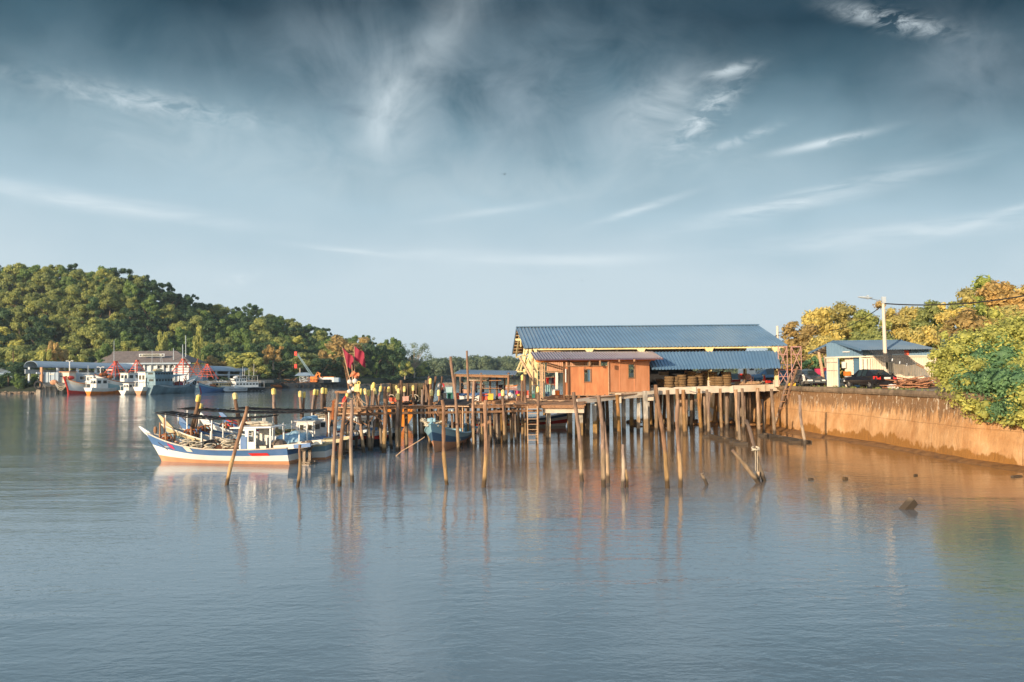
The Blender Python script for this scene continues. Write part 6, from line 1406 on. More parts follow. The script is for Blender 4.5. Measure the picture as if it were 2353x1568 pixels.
pole(r7(1285, 638), r7(1290, 1355), .11, 'squared red brown post rising past the platform edge to the canopy', mt='pole_wood')
pole(r7(1295, 1262), w2(1918, 585), .11, 'leaning pole with rope wound round it near the seawall', bend=.04)
pole(w2(1680, 362), w2(1873, 602), .11, 'strongly slanted pale log meeting the roped pole in the water')
pole(w2(1868, 520), w2(1874, 590), .13, 'stubby dark stump between the two crossing poles')
pole(r7(1505, 1005), r7(1527, 1420), .11, 'short upright pole at the left end of the right floating logs')
pole(r7(1958, 955), r7(2023, 1562), .12, 'slanted pole at the right end of the floating logs by the seawall', bend=.04)
pole(w2(1464, 533), w2(1490, 615), .09, 'tiny slanted stub poking out of the open water')
mb = MB(); a = W(*w2(1850, 350), G(*w2(1918, 585)).y-.15); mb.ring(a, .17, .04, Matrix.Rotation(R(20), 3, 'X'), 12, 5); mb.ring(a-V3(0, 0, .1), .18, .035, Matrix.Rotation(R(-15), 3, 'X'), 12, 5); mb.path([a, a-V3(.05, .05, 1.6)], .015, 4); mb.path([a+V3(.1, 0, 0), a-V3(-.03, .05, 2.2)], .015, 4); solo(mb, 'rope_coil', 'rope', 'pale rope wound around the leaning pole near the seawall', 'rope', a)
# floating logs and debris
def floater(a, b_, lb, blocks, w_=.28):
    A_, B_ = G(*a), G(*b_); t = thing('floating_logs', lb, 'logs', A_); mb = MB(); mb.bar(A_+V3(0, 0, .12), B_+V3(0, 0, .12), w_, w_); mb.build('log', 'pile_timber', t)
    for q, s_ in blocks: p = A_.lerp(B_, q); mb = MB(); mb.box((p.x, p.y-.35, .05), (s_, .5, .24), .1); mb.build('block', 'pile_timber', t)
floater(w2(1505, 268), w2(1755, 325), 'half sunk timber with blocks floating below the platform right of centre', ((.0, .9), (.45, 1.0), (.75, .6), (.92, .9)))
floater(w2(1905, 262), w2(2200, 315), 'half sunk timber with blocks floating at the foot of the log ladder', ((.0, .8), (.42, 1.5), (.62, .5), (.88, 1.6)))
def lump(px, py, s, lb, ang=.5, mt='pile_timber', nm='driftwood'):
    p = G(px, py); mb = MB(); M_ = Matrix.Rotation(ang, 3, 'Y') @ Matrix.Rotation(.4, 3, 'Z'); mb.box(p+V3(0, 0, s[2]*.15), s, M=M_); mb.box(p+V3(.05, .05, s[2]*.22), (s[0]*.7, s[1]*.8, s[2]*.9), M=M_); solo(mb, nm, mt, lb, 'driftwood', p)
lump(*w3(1360, 722), (.34, .24, .62), 'tilted brown stump sticking out of the open water at right', .75)
lump(*w3(818, 467), (.2, .17, .15), 'small brown coconut like lump afloat, right of the pair', .2)
lump(*w3(523, 470), (.2, .16, .1), 'small brown lump afloat, left of the pair', .1)
lump(*w3(1422, 437), (.18, .1, .1), 'tiny dark speck of driftwood near the wall reflection', .1)
lump(*w3(2290, 447), (.7, .15, .1), 'thin dark twig afloat near the right edge', .02)
# canister capped poles among the boats
cp = 'yellow canister capped pole'
pole(r4(742, 232), r4(655, 705), .15, cp+' leaning left of the tilted thick pole, front one', d=49.5, cap=1, cw=.85)
pole(r4(765, 335), r4(700, 610), .12, 'short '+cp+' just right of the leaning front one', d=50.5, cap=1)
pole(r4(1180, 205), r4(1245, 640), .15, 'double '+cp+' left of the black net awning middle', d=53.5, cap=1, cw=.95)
pole(r4(1200, 330), r4(1262, 640), .12, 'bare pole lashed beside the double capped one', d=53.8)
pole(r4(1633, 150), r4(1668, 690), .15, 'tall '+cp+' above the wheelhouse of the white boat', d=56.5, cap=1, cw=.95)
pole(r4(1945, 180), r4(1955, 480), .14, cp+', left of the pair above the white boat stern', d=57, cap=1, cw=.85)
pole(r4(1990, 190), r4(1975, 480), .12, cp+', right of the pair above the white boat stern', d=57.3, cap=1, cw=.75)
pole(r4(2112, 155), r4(2085, 370), .11, cp+', left of the slanted far pair', d=62, cap=1)
pole(r4(2140, 160), r4(2105, 390), .12, cp+', right of the slanted far pair', d=62.2, cap=1)
pole(r4(2208, 140), r4(2195, 600), .15, cp+', left of the tall pair before the walkway', d=58, cap=1, cw=.8)
pole(r4(2240, 145), r4(2222, 560), .14, cp+', right of the tall pair before the walkway', d=58.2, cap=1, cw=.9)
caps5 = [((390, 600), (380, 690), 55, 'behind the drying frame left post'), ((528, 580), (512, 670), 56, 'just right of the float bundle'), ((580, 578), (600, 720), 57, 'left of the close pair past the floats'), ((610, 592), (600, 720), 57.4, 'right of the close pair past the floats'),
         ((665, 512), (655, 720), 60, 'tallest behind the walkway left part'), ((652, 535), (650, 720), 60.4, 'shorter twin beside the tallest one'), ((682, 575), (708, 715), 58, 'slanting right beside the walkway'), ((737, 548), (712, 710), 60, 'slanting left above the walkway'),
         ((822, 555), (808, 690), 62, 'in front of the fish cage left edge'), ((904, 542), (905, 700), 62, 'in front of the fish cage, left of two'), ((927, 575), (925, 700), 60, 'in front of the fish cage, right of two'), ((988, 552), (990, 680), 62, 'before the middle of the fish cage'),
         ((1080, 540), (1082, 680), 62, 'before the right half of the fish cage'), ((915, 632), (912, 1150), 51.5, 'low one left of the tall bare pole'), ((1270, 592), (1270, 960), 54.5, 'left one before the two people'), ((1346, 592), (1345, 790), 58, 'right one before the two people'),
         ((2017, 592), (2030, 1092), 56.3, 'in front of the blue drum'), ((2220, 432), (2218, 960), 61, 'at the left foot of the yellow lattice'), ((1258, 470), (1250, 700), 60, 'among the bare poles right of the cage')]
for i, (a, b_, d, lb) in enumerate(caps5): pole(r5(*a), r5(*b_), .115 if i not in (13, 16) else .13, cp+' '+lb, d=d, cap=1, cw=.9)
pole(r6(465, 900), r6(462, 1520), .13, 'pale capped pole at the walkway corner below the lattice', d=57.0, cap=1, cw=.8)
# bare poles along walkways
bare = [((783, 515), (778, 1192), 50.6, .16, 'thick upright bare pole through the left walkway'), ((952, 450), (937, 1152), 51.8, .12, 'tall bare pole with a small pennant left of the orange boat'), ((718, 605), (712, 700), 59, .1, 'short bare stub right of the close capped pair'),
        ((1172, 545), (1165, 1000), 62, .12, 'bare pole at the right edge of the fish cage'), ((1195, 500), (1190, 990), 62.4, .12, 'bare pole second right of the cage'), ((1217, 448), (1215, 985), 63, .13, 'bare pole third right of the cage'), ((1247, 405), (1222, 720), 63.5, .12, 'slanted bare pole behind the cage right edge'),
        ((1265, 442), (1258, 720), 63, .12, 'upright bare pole left of the two people'), ((1313, 408), (1290, 600), 64, .12, 'slanted bare pole over the two people, left'), ((1380, 410), (1368, 500), 64.5, .11, 'slanted bare pole over the two people, right'), ((1205, 490), (1245, 690), 62, .1, 'bare pole leaning right beside the cage'),
        ((2245, 400), (2255, 955), 60, .14, 'thick pole under the yellow lattice'), ((2050, 760), (2047, 1095), 56.6, .12, 'pole close behind the capped one near the blue drum')]
for a, b_, d, r_, lb in bare: pole(r5(*a), r5(*b_), r_, lb, d=d)
# ---------------------------------------------------------------- front walkway
wk = thing('wooden_walkway', 'narrow plank walkway on crossed poles running from the flag frame to the platform', 'walkway', (-5, 53, 0))
path_ = [W(768, 938, 49.3), W(905, 934, 52.5), W(1090, 932.5, 55.5), W(1245, 929.5, 57.6)]
zw = 2.95
for p in path_: pass
seg = []
for a, b_ in zip(path_, path_[1:]):
    n = int((b_-a).length/.28)
    for k in range(n): seg.append((a.lerp(b_, k/n), (b_-a).normalized()))
mb = MB(); g = random.Random(3)
for p, u in seg:
    nrm = V3(-u.y, u.x, 0); mb.bar(p-nrm*g.uniform(.05, .2), p+nrm*(1.15+g.uniform(0, .2)), .22, .05, up=(0, 0, 1)) if g.random() > .04 else None
mb.build('decking', 'plank', wk)
for off, dz in ((0, -.12), (.05, -.48), (1.05, -.12)):
    mb = MB()
    for a, b_ in zip(path_, path_[1:]): mb.bar(a+V3(0, off, dz), b_+V3(0, off, dz), .1, .16)
    mb.build('stringer', 'plank', wk)
sup = [(495, 580, 565, 1240, .12), (600, 700, 627, 1212, .12), (730, 760, 745, 1120, .12), (815, 780, 850, 1140, .12), (262, 640, 262, 900, .1), (1005, 745, 1010, 1105, .14), (680, 860, 650, 1110, .11), (1220, 740, 1240, 960, .1), (1310, 770, 1340, 930, .09), (1420, 760, 1425, 960, .1), (1480, 760, 1490, 930, .1), (1575, 760, 1580, 930, .1),
       (1785, 740, 1790, 880, .1), (1880, 745, 1885, 900, .12), (1950, 745, 1955, 900, .12), (2120, 740, 2115, 900, .12), (2140, 740, 2145, 900, .1), (1810, 740, 1800, 880, .1), (1975, 745, 1978, 890, .1), (1870, 740, 1872, 870, .1), (160, 760, 205, 1010, .12), (395, 900, 390, 1110, .12)]
def near_path(x):                       # depth of the walkway at a pixel column
    for a, b_ in zip(path_, path_[1:]):
        xa, xb = P(a)[0], P(b_)[0]
        if x <= xb: return a.lerp(b_, max(0, (x-xa)/(xb-xa))).y
    return path_[-1].y
for u0, v0, u1, v1, r_ in sup:
    x0, y0 = r5(u0, v0); x1, y1 = r5(u1, v1); d = near_path(x0)+g.uniform(.1, 1.0); a, b_ = W(x0, y0, d), W(x1, y1, d); b_ = b_+(b_-a)*((b_.z+1)/max(.5, (a.z-b_.z))); mb = MB(); mb.path([b_, a.lerp(b_, .5), a], [r_, r_*.95, r_*.85], 7); mb.build('post', 'pole_wood', wk)
for (a, b_) in (((270, 800), (540, 915)), ((240, 895), (540, 760)), ((370, 910), (430, 830)), ((450, 870), (540, 920)), ((540, 880), (600, 920)), ((600, 915), (720, 745)), ((610, 765), (760, 880)), ((715, 720), (775, 775)), ((800, 780), (760, 850)), ((240, 700), (170, 1080)), ((1285, 800), (1320, 925)), ((1340, 820), (1310, 770)), ((265, 650), (262, 1000))):
    d = near_path(r5(*a)[0])-.1; mb = MB(); mb.bar(W(*r5(*a), d), W(*r5(*b_), d), .12, .06); mb.build('brace', 'plank', wk)
# rear walkway from the cage to the shelter, and shelter deck
wr = thing('rear_walkway', 'dark sagging rear walkway passing in front of the fish cage', 'walkway', (-8, 60, 0))
rp = [W(*r5(520, 728), 56), W(*r5(830, 705), 60), W(*r5(1100, 672), 62.5), W(*r5(1295, 690), 62.5)]
mb = MB()
for a, b_ in zip(rp, rp[1:]):
    n = int((b_-a).length/.3)
    for k in range(n): p = a.lerp(b_, k/n); mb.bar(p+V3(0, -.1, g.uniform(-.03, .03)), p+V3(0, 1.3, 0), .24, .05)
    mb.bar(a-V3(0, 0, .12), b_-V3(0, 0, .12), .1, .16); mb.bar(a+V3(0, 1.2, -.12), b_+V3(0, 1.2, -.12), .1, .16)
mb.build('decking', 'plank_dark', wr)
for x, d in ((560, 57), (640, 58), (700, 59), (870, 60.5), (880, 61), (1100, 62), (1140, 63), (1180, 63), (1000, 62)):
    p = W(*r5(x, 720), d); mb = MB(); mb.path([V3(p.x+.1, d, -1), V3(p.x, d, p.z)], .12, 7); mb.build('post', 'pole_dark', wr)
ds = thing('shelter_deck', 'crowded timber deck carrying the fish boxes behind the walkway', 'jetty', (0, 65, 0))
E1, E2 = W(*r5(1290, 684), 62.2), W(*r5(2235, 664), 62.2); zd = (E1.z+E2.z)/2
mb = MB()
for k in range(46): x = E1.x+(E2.x-E1.x)*k/45; mb.box((x, 65.3, E1.z+(E2.z-E1.z)*k/45), (.19, 6.2+g.uniform(-.4, .4), .06))
mb.build('decking', 'plank', ds)
for y in (62.3, 65, 67.8): mb = MB(); mb.bar((E1.x, y, E1.z-.12), (E2.x, y, E2.z-.12), .12, .2); mb.build('bearer', 'plank', ds)
mb = MB()
for k in range(8): a = E1.lerp(E2, g.random()); mb.bar(a+V3(0, -.2, g.uniform(-.3, 0)), a+V3(g.uniform(.5, 1.5), -.25, g.uniform(-.35, 0)), .05, .1)
mb.build('loose_slats', 'plank_pale', ds)
for i in range(24):
    x = E1.x+(E2.x-E1.x)*(i+.5)/24+g.uniform(-.1, .1); y = g.choice((62.5, 64, 66, 68)); mb = MB(); mb.path([V3(x+g.uniform(-.15, .15), y, -1), V3(x, y, zd-.1)], g.uniform(.09, .13), 7); mb.build('post', 'pile_timber', ds)
sl_ = thing('jetty_shelter', 'open lean-to shelter with low tin roof on round posts above the fish boxes', 'shelter', (0, 66, 2.8))
U1, U2 = W(*r5(1500, 380), 63), W(*r5(2150, 393), 63); U3, U4 = U1+V3(.2, 5, .35), U2+V3(.2, 5, .35)
mb = MB(); corr(mb, U3, U4, U1, U2, 30, .04, V3(0, 0, 1)); mb.build('roof', 'roof_grey', sl_)
for o_, dz in ((.15, -.14), (4.5, .1)): mb = MB(); mb.bar(U1+V3(.2, o_, dz), U2+V3(-.6, o_, dz), .1, .2); mb.build('roof_beam', 'plank', sl_)
for k in range(9): mb = MB(); a = U1.lerp(U2, (k+.5)/9); mb.bar(a+V3(0, .1, -.06), a+V3(.1, 4.8, .24), .07, .1); mb.build('rafter', 'plank', sl_)
for u in (1515, 1568, 1660, 1785, 1880, 1952, 2030, 2070): p = W(*r5(u, 500), 63.2+(u % 3)*1.6); mb = MB(); mb.tube(V3(p.x, p.y, zd), V3(p.x+.05, p.y, U1.z+.05), .1, .09, 8); mb.build('post', 'pole_wood', sl_)
mb = MB(); mb.bar(W(*q5(940, 175), 64), W(*q5(1430, 165), 64), .1, .08); mb.bar(W(*q5(1060, 290), 66), W(*q5(1440, 290), 66), .08, .08); mb.build('cross_rail', 'plank', sl_)
mb = MB(); mb.hull8([W(*q5(920, 168), 64.2), W(*q5(1225, 158), 64.2), W(*q5(1225, 158), 64.6), W(*q5(920, 168), 64.6), W(*q5(920, 112), 64.2), W(*q5(1225, 108), 64.2), W(*q5(1225, 108), 64.6), W(*q5(920, 112), 64.6)]); solo(mb, 'rolled_awning', 'container', 'cream rolled sheet slung under the shelter roof', 'sheet', W(*q5(920, 168), 64.2))
# fish cage
cg = thing('fish_cage', 'big boxy fish cage of brown netting on the rear jetty', 'cage', W(935, 925, 63))
K0, K1_ = W(*r5(835, 665), 63), W(*r5(1195, 665), 63); zt = W(*r5(835, 492), 63).z
mb = MB()
for a, b_ in ((V3(K0.x, 63, 0), V3(K1_.x, 63, 0)), (V3(K1_.x, 63, 0), V3(K1_.x, 68, 0)), (V3(K0.x, 63, 0), V3(K0.x, 68, 0)), (V3(K0.x, 68, 0), V3(K1_.x, 68, 0))):
    n = int((b_-a).length/.17)
    for k in range(n+1): p = a.lerp(b_, k/n); mb.bar((p.x, p.y, K0.z), (p.x, p.y, zt), .055)
    for k in range(16): z = K0.z+(zt-K0.z)*k/15; mb.bar((a.x, a.y, z), (b_.x, b_.y, z), .04)
mb.build('netting', 'net_cage', cg)
for u in (840, 930, 1020, 1110, 1190): mb = MB(); p = W(*r5(u, 600), 62.9); mb.bar((p.x, 62.9, K0.z-.3), (p.x, 62.9, zt+.1), .12); mb.build('frame_post', 'plank_dark', cg)
mb = MB(); mb.box(((K0.x+K1_.x)/2, 65.5, (K0.z+zt)/2-.1), (K1_.x-K0.x-.3, 4.6, zt-K0.z-.3)); mb.build('folded_net', 'net_cage', cg)
for u, r_ in ((850, .3), (1100, .3), (1065, .3)): mb = MB(); mb.ring(W(*r5(u, 640), 62.7), .32, .04, FACE); mb.build('hoop', 'rope', cg)
crate(*r5(958, 618), *r5(1002, 668), 61.5, 'plastic_pink', 'pale pink drum in front of the fish cage, left'); crate(*r5(1004, 615), *r5(1032, 665), 61.3, 'plastic_pink', 'pale pink drum in front of the fish cage, right'); crate(*r5(825, 630), *r5(905, 672), 61.8, 'crate_red', 'low red brown crate at the left foot of the fish cage')
# ---------------------------------------------------------------- flag frame
ff = thing('net_rack', 'timber drying rack with a long top bar left of the walkway', 'frame', W(*r5(380, 720), 49.2))
mb = MB(); mb.bar(W(*r5(262, 573), 48.9), W(*r5(505, 572), 48.9), .2, .16); mb.build('top_bar', 'plank', ff)
mb = MB(); mb.bar(W(*r5(500, 575), 49), W(*r5(515, 745), 49), .24); mb.build('post', 'plank', ff)
for v in (690, 735, 800): mb = MB(); mb.bar(W(*r5(255, v), 49.0), W(*r5(500, v-4), 49.0), .1, .08); mb.build('rail', 'plank_pale', ff)
mb = MB(); mb.box(W(*r5(385, 765), 49.4), (2.6, .1, .35)); mb.build('board', 'plank', ff)
mb = MB(); mb.bar(W(*r5(245, 660), 48.7), W(*r5(235, 860), 48.7), .14, .1); mb.build('red_plank', 'rust', ff)
def flag(p0, p1, quad, mt, label, d):
    t = thing('flag', label, 'flag', W(*r5(*p1), d)); mb = MB(); mb.tube(W(*r5(*p1), d), W(*r5(*p0), d), .035, .02, 6); mb.build('pole', 'plank_pale', t)
    q = [W(*r5(*p), d) for p in quad]; rows = []
    for j in range(11):
        r_ = []
        for i in range(13): p = q[0].lerp(q[1], i/12).lerp(q[3].lerp(q[2], i/12), j/10); p += V3(0, .16*math.sin(i*.9+j*.35)*i/12, -.07*math.sin(j*.9+i*.5)*i/12); r_.append(p)
        rows.append(r_)
    mb = MB(); mb.grid(rows); mb.grid([[p+V3(0, .02, 0) for p in r_] for r_ in rows], flip=True); mb.build('cloth', mt, t, smooth=True)
flag((335, 97), (418, 450), [(342, 110), (462, 222), (440, 332), (386, 312)], 'flag_maroon', 'left maroon flag on a leaning bamboo pole', 49)
flag((462, 88), (468, 520), [(465, 92), (572, 170), (578, 312), (468, 235)], 'flag_maroon', 'right maroon flag on an upright pole', 49.2)
flag((438, 285), (448, 520), [(443, 345), (522, 388), (500, 424), (412, 412)], 'flag_orange', 'small faded orange flag drooping below the maroon ones', 48.8)
for p0, p1 in (((372, 250), (408, 560)), ((360, 300), (400, 540))): stick(W(*r5(*p1), 49.4), W(*r5(*p0), 49.4), .02, 'plank', 'bamboo_rod', 'thin bare rod leaning beside the left flag pole' if p0[0] == 372 else 'second thin rod left of the flag poles', 'rod')
def ballf(u, v, r_, d, lb, mfn=r5, mt='float_white', sq=1.0):
    r_ *= .62; p = W(*mfn(u, v), d); mb = MB(); mb.ball(p, (r_, r_, r_*sq), 14, 9); mb.tube(p+V3(0, 0, r_*sq*.9), p+V3(0, 0, r_*sq*1.2), .03, .03, 5); solo(mb, 'float', mt, lb, 'float', p, smooth=True)
ballf(415, 466, .27, 48.7, 'white ball float tied left below the flags'); ballf(470, 460, .29, 48.6, 'largest white ball float right below the flags'); ballf(455, 542, .24, 48.6, 'white ball float in the middle of the frame bundle'); ballf(412, 566, .26, 48.5, 'squashed white float on the drying frame bar', sq=.85); ballf(432, 495, .2, 48.8, 'dull pinkish float between the two top white floats', mt='carton')
ballf(q6(435, 1280)[0], 0, .01, 62, 'x') if False else None
for (u, v, r_, lb) in ((435, 1280, .3, 'white ball float resting against the blue drum'), (510, 1322, .28, 'white ball float right of the blue drum foot'), (325, 1365, .3, 'white ball float at the shelter deck edge, centre'), (150, 1375, .26, 'white ball float at the shelter deck edge, left')): ballf(u, v, r_, 62.0, lb, mfn=q6)
for (u, v, lb) in ((495, 508, 'upper yellow canister in the float bundle'), (492, 548, 'lower yellow canister in the float bundle')):
    p = W(*r5(u, v), 48.5); t = thing('canister', lb, 'canister', p); mb = MB(); mb.box(p, (.32, .2, .24)); mb.build('body', 'canister', t); mb = MB(); mb.ring(p+V3(.1, 0, .2), .09, .03, FACE, 10, 5); mb.build('handle', 'canister', t)
mb = MB(); g = random.Random(2)
for i in range(18): a = W(*r5(g.uniform(420, 510), g.uniform(600, 660)), 48.6); mb.path([a, a+V3(g.uniform(-.4, .4), .1, g.uniform(-.6, .1)), a+V3(g.uniform(-.7, .7), 0, g.uniform(-.9, -.4))], .018, 5)
solo(mb, 'net_tangle', 'plank_pale', 'tangle of pale ropes and net hanging below the floats', 'net', W(*r5(460, 640), 48.6))
mb = MB(); p = W(*r5(348, 690), 49.6); mb.path([p-V3(0, 0, .3), p+V3(.1, 0, .25), p+V3(.14, 0, .5)], [.16, .16, .02], 10); solo(mb, 'marker_cone', 'red', 'red cone propped behind the drying frame rail', 'cone', p)
# mooring line of the blue boat
pts = [W(*r5(890, 1198), 48.6), W(*r5(960, 1188), 48.4), W(*r5(1060, 1130), 48.3), W(*r5(1150, 1075), 48.2), W(*r5(1200, 1040), 48.3)]; pts[0].z = -.05
mb = MB(); mb.path(pts, .028, 6); solo(mb, 'mooring_rope', 'plank_pale', 'pale brown rope from the blue boat bow into the water', 'rope', pts[0])
# ================================================================ fishing boats in front
def outboard(t, x, y, z, s=1.0, lb=None):
    mb = MB(); mb.ball((x, y, z+.35*s), (.26*s, .2*s, .3*s), 10, 8); mb.build('engine_cowl', 'motor', t)
    mb = MB(); mb.box((x-.05*s, y, z-.25*s), (.16*s, .12*s, .9*s)); mb.box((x-.12*s, y, z-.68*s), (.5*s, .16*s, .16*s)); mb.box((x-.2*s, y, z-.5*s), (.5*s, .34*s, .04*s)); mb.ring((x-.42*s, y, z-.7*s), .14*s, .03*s, Matrix.Rotation(R(90), 3, 'Y')); mb.build('engine_leg', 'motor', t)
def awning_net(t, x0, x1, w_, z, sag=.25, tilt=0.0):
    mb = MB(); n = int((x1-x0)/.16)
    for k in range(n):
        if (k*7) % 11 == 3: continue
        x = x0+(x1-x0)*k/n; zz = z+tilt*(x-x0)-sag*math.sin(PI*k/n); mb.bar((x, -w_/2, zz+.02*math.sin(k*3)), (x, w_/2, zz+.03*math.cos(k*2)), .12, .03)
    for y in (-w_/2, 0, w_/2):
        pts = [V3(x0+(x1-x0)*k/8, y, z+tilt*(x1-x0)*k/8-sag*math.sin(PI*k/8)-.03) for k in range(9)]; mb.path(pts, .035, 5)
    mb.build('net_awning', 'net_black', t)
def winch(t, x, z, s=1.0):
    mb = MB()
    for y in (-.5, .5): mb.bar((x, y*s, z), (x, y*s, z+1.1*s), .1*s)
    for zz in (.5, 1.0): mb.bar((x, -.55*s, z+zz*s), (x, .55*s, z+zz*s), .07*s)
    mb.build('bow_posts', 'plank', t)
    mb = MB(); M_ = Matrix.Rotation(R(90), 3, 'X'); mb.ring((x+.3, -.25*s, z+.65*s), .3*s, .05*s, M_, 14, 5); mb.ring((x+.3, .25*s, z+.65*s), .3*s, .05*s, M_, 14, 5); mb.tube((x+.3, -.4*s, z+.65*s), (x+.3, .4*s, z+.65*s), .1*s, .1*s, 8); mb.build('winch', 'rust', t)
def coil(t, x, y, z, r_, n, mt='rope', nm='rope_coil'):
    mb = MB(); g = random.Random(int(x*10+y*7))
    for i in range(n): mb.ring((x+g.uniform(-.15, .15), y+g.uniform(-.12, .12), z+.05*i), r_*g.uniform(.55, 1.1), .03, Matrix.Rotation(g.uniform(-.5, .5), 3, 'X') @ Matrix.Rotation(g.uniform(-.4, .4), 3, 'Y'), 14, 5)
    return mb.build(nm, mt, t)
def heap(t, x, y, z, r_, mt, nm, seed=1):
    g = random.Random(seed); mb = MB()
    for i in range(9): mb.ball((x+g.uniform(-.6, .6)*r_[0], y+g.uniform(-.5, .5)*r_[1], z+g.uniform(0, .2)), (r_[0]*g.uniform(.3, .6), r_[1]*g.uniform(.4, .7), r_[2]*g.uniform(.6, 1)), 9, 6)
    mb.build(nm, mt, t)
fb = thing('fishing_boat', 'nearest white fishing boat with blue strake, tan bottom and small wheelhouse', 'boat')
sheer, hw, pt = hull(fb, 9.6, 2.6, .95, 1.92, 1.12, (.22, .58), ['hull_tan', 'white', 'hull_blue'], rake=1.35, flare=1.2, stern_w=.88, pw=2.4, rail='concrete_white', drop=.32, railr=.045, n=26)
mb = MB(); mb.prism([(10.35, .06, 1.45), (10.95, .06, 1.88), (11.4, .06, 2.32), (11.2, .06, 2.3), (10.6, .06, 1.96), (10.2, .06, 1.65)], (0, -.12, 0)); mb.build('prow', 'white', fb)
mb = MB()
for s_ in (-1, 1):
    mb.prism([(2.9, s_*1.19, .80), (1.2, s_*1.17, .82), (1.1, s_*1.2, 1.02), (2.2, s_*1.25, .98)], (0, s_*.02, 0))
pa = [pt(t_, sheer(t_)*q, 1)+V3(0, .02, 0) for t_, q in ((.12, .58), (.24, .58), (.26, .78), (.13, .76))]; mb = MB(); mb.prism(pa, (0, .006, 0)); mb.build('paint_patch', 'tail_red', fb)
pa = [pt(t_, sheer(t_)*q, 1)+V3(0, .02, 0) for t_, q in ((.655, .72), (.70, .70), (.71, .98), (.66, .98))]; mb = MB(); mb.prism(pa, (0, .006, 0)); mb.build('patch_board', 'container', fb)
pa = [pt(t_, sheer(t_)*q, 1)+V3(0, .02, 0) for t_, q in ((.80, .66), (.835, .70), (.835, .93), (.80, .88))]; mb = MB(); mb.prism(pa, (0, .006, 0)); mb.build('paint_patch', 'magenta', fb)
# wheelhouse, open behind
mb = MB(); wall(mb, (2.25, .86), (3.35, .86), .75, 2.3, .75, 2.3, -.05, [(.05, .4, .45, .92), (.62, .93, .62, .9)], (0, 1, 0)); wall(mb, (2.25, -.86), (3.35, -.86), .75, 2.3, .75, 2.3, .05, [(.62, .93, .62, .9)], (0, 1, 0))
wall(mb, (3.3, -.80), (3.3, .80), .75, 2.3, .75, 2.3, .05, [(.1, .42, .58, .9), (.58, .9, .58, .9)], (1, 0, 0)); wh = mb.build('wheelhouse', 'white', fb)
mb = MB(); mb.box((3.0, .89, 1.28), (.45, .03, 1.0)); mb.build('blue_panel', 'hull_blue', fb)
mb = MB(); mb.box((2.5, 0, 2.36), (2.9, 1.95, .08), M=Matrix.Rotation(R(1.5), 3, 'Y')); mb.build('wheelhouse_roof', 'white', fb)
for x in (1.15, 2.2):
    for s_ in (-1, 1): mb = MB(); mb.bar((x, s_*.85, .8), (x, s_*.85, 2.32), .08); mb.build('post', 'white', fb)
mb = MB(); mb.bar((1.0, .85, 1.25), (2.2, .85, 1.25), .05); mb.ring((2.75, .5, 1.35), .16, .02, Matrix.Rotation(R(90), 3, 'Y')); mb.build('steering_wheel', 'rubber', fb)
mb = MB(); mb.hull8([(1.6, .1, .95), (2.0, .1, .95), (2.0, .6, .95), (1.6, .6, .95), (1.55, .05, 1.25), (2.05, .05, 1.2), (2.05, .65, 1.2), (1.55, .65, 1.25)]); mb.box((1.55, .35, 1.45), (.08, .55, .5)); mb.build('helm_seat', 'container', fb)
heap(fb, 2.4, 0, 2.45, (1.0, .5, .14), 'rope', 'roof_clutter', 4)
mb = MB(); mb.tube((3.5, .6, 2.3), (3.15, .6, 3.1), .04, .03, 6); mb.build('mast', 'white', fb)
mb = MB(); mb.ball((.95, .1, 1.2), (.5, .5, .38), 12, 8); mb.build('tub', 'motor', fb)
heap(fb, 5.0, 0, .72, (1.6, .8, .32), 'net_brown', 'net_heap', 5); heap(fb, 4.4, .3, .9, (.7, .4, .2), 'rope', 'white_net', 8); heap(fb, 7.2, -.2, .8, (.8, .6, .5), 'net_olive', 'net_heap', 6); heap(fb, 8.3, .2, .9, (.5, .4, .35), 'carton', 'sack', 7)
coil(fb, 4.3, .6, 1.0, .45, 12); coil(fb, 6.6, .55, .9, .4, 10); coil(fb, 7.4, .5, 1.0, .42, 10); coil(fb, 5.6, .7, .92, .35, 7)
mb = MB(); mb.ball((4.9, -.2, 1.35), .22, 12, 8); mb.build('float_ball', 'float_white', fb)
mb = MB(); mb.box((5.4, -.4, 1.05), (.9, .5, .35)); mb.build('fish_box', 'hull_blue_pale', fb)
for y in (-.5, .5): mb = MB(); mb.bar((6.3, y, .8), (6.3, y, 2.0), .07); mb.build('post', 'white', fb)
g = random.Random(77); mb = MB()
for i in range(22): a = V3(g.uniform(3.8, 9.4), g.uniform(-.9, .9), .85); mb.bar(a, a+V3(g.uniform(-.9, .9), g.uniform(-.4, .4), g.uniform(.2, .8)), g.uniform(.03, .07))
mb.build('loose_gear', 'plank_dark', fb); heap(fb, 6.0, -.3, .95, (.9, .6, .35), 'net_black', 'dark_net', 15); heap(fb, 3.9, -.4, .9, (.5, .5, .3), 'tarp_blue', 'tarpaulin', 16)
winch(fb, 9.0, .95, .9); mb = MB(); mb.bar((9.7, -.35, 1.5), (9.7, -.35, 2.9), .08); mb.bar((9.55, .3, 1.4), (9.55, .3, 2.6), .08); mb.ball((9.9, .3, 2.1), (.12, .12, .25), 8, 6); mb.build('bow_rack', 'plank', fb)
mb = MB(); mb.box((8.2, 0, 1.02), (1.6, 1.3, .05)); mb.build('fore_deck', 'grey_light', fb)
mb = MB()
for s_ in (-1, 1): mb.bar((.8, s_*1.0, 1.1), (-1.5, s_*1.0, 1.32), .12, .3)
mb.box((-.6, 0, 1.22), (1.4, 1.9, .05)); mb.build('stern_platform', 'container', fb); mb = MB(); mb.bar((-.6, 1.08, 1.23), (-1.75, 1.08, 1.34), .1, .24); mb.build('blue_beam', 'hull_blue', fb)
outboard(fb, -.9, .35, .75, 1.15); outboard(fb, -.9, -.4, .75, 1.15)
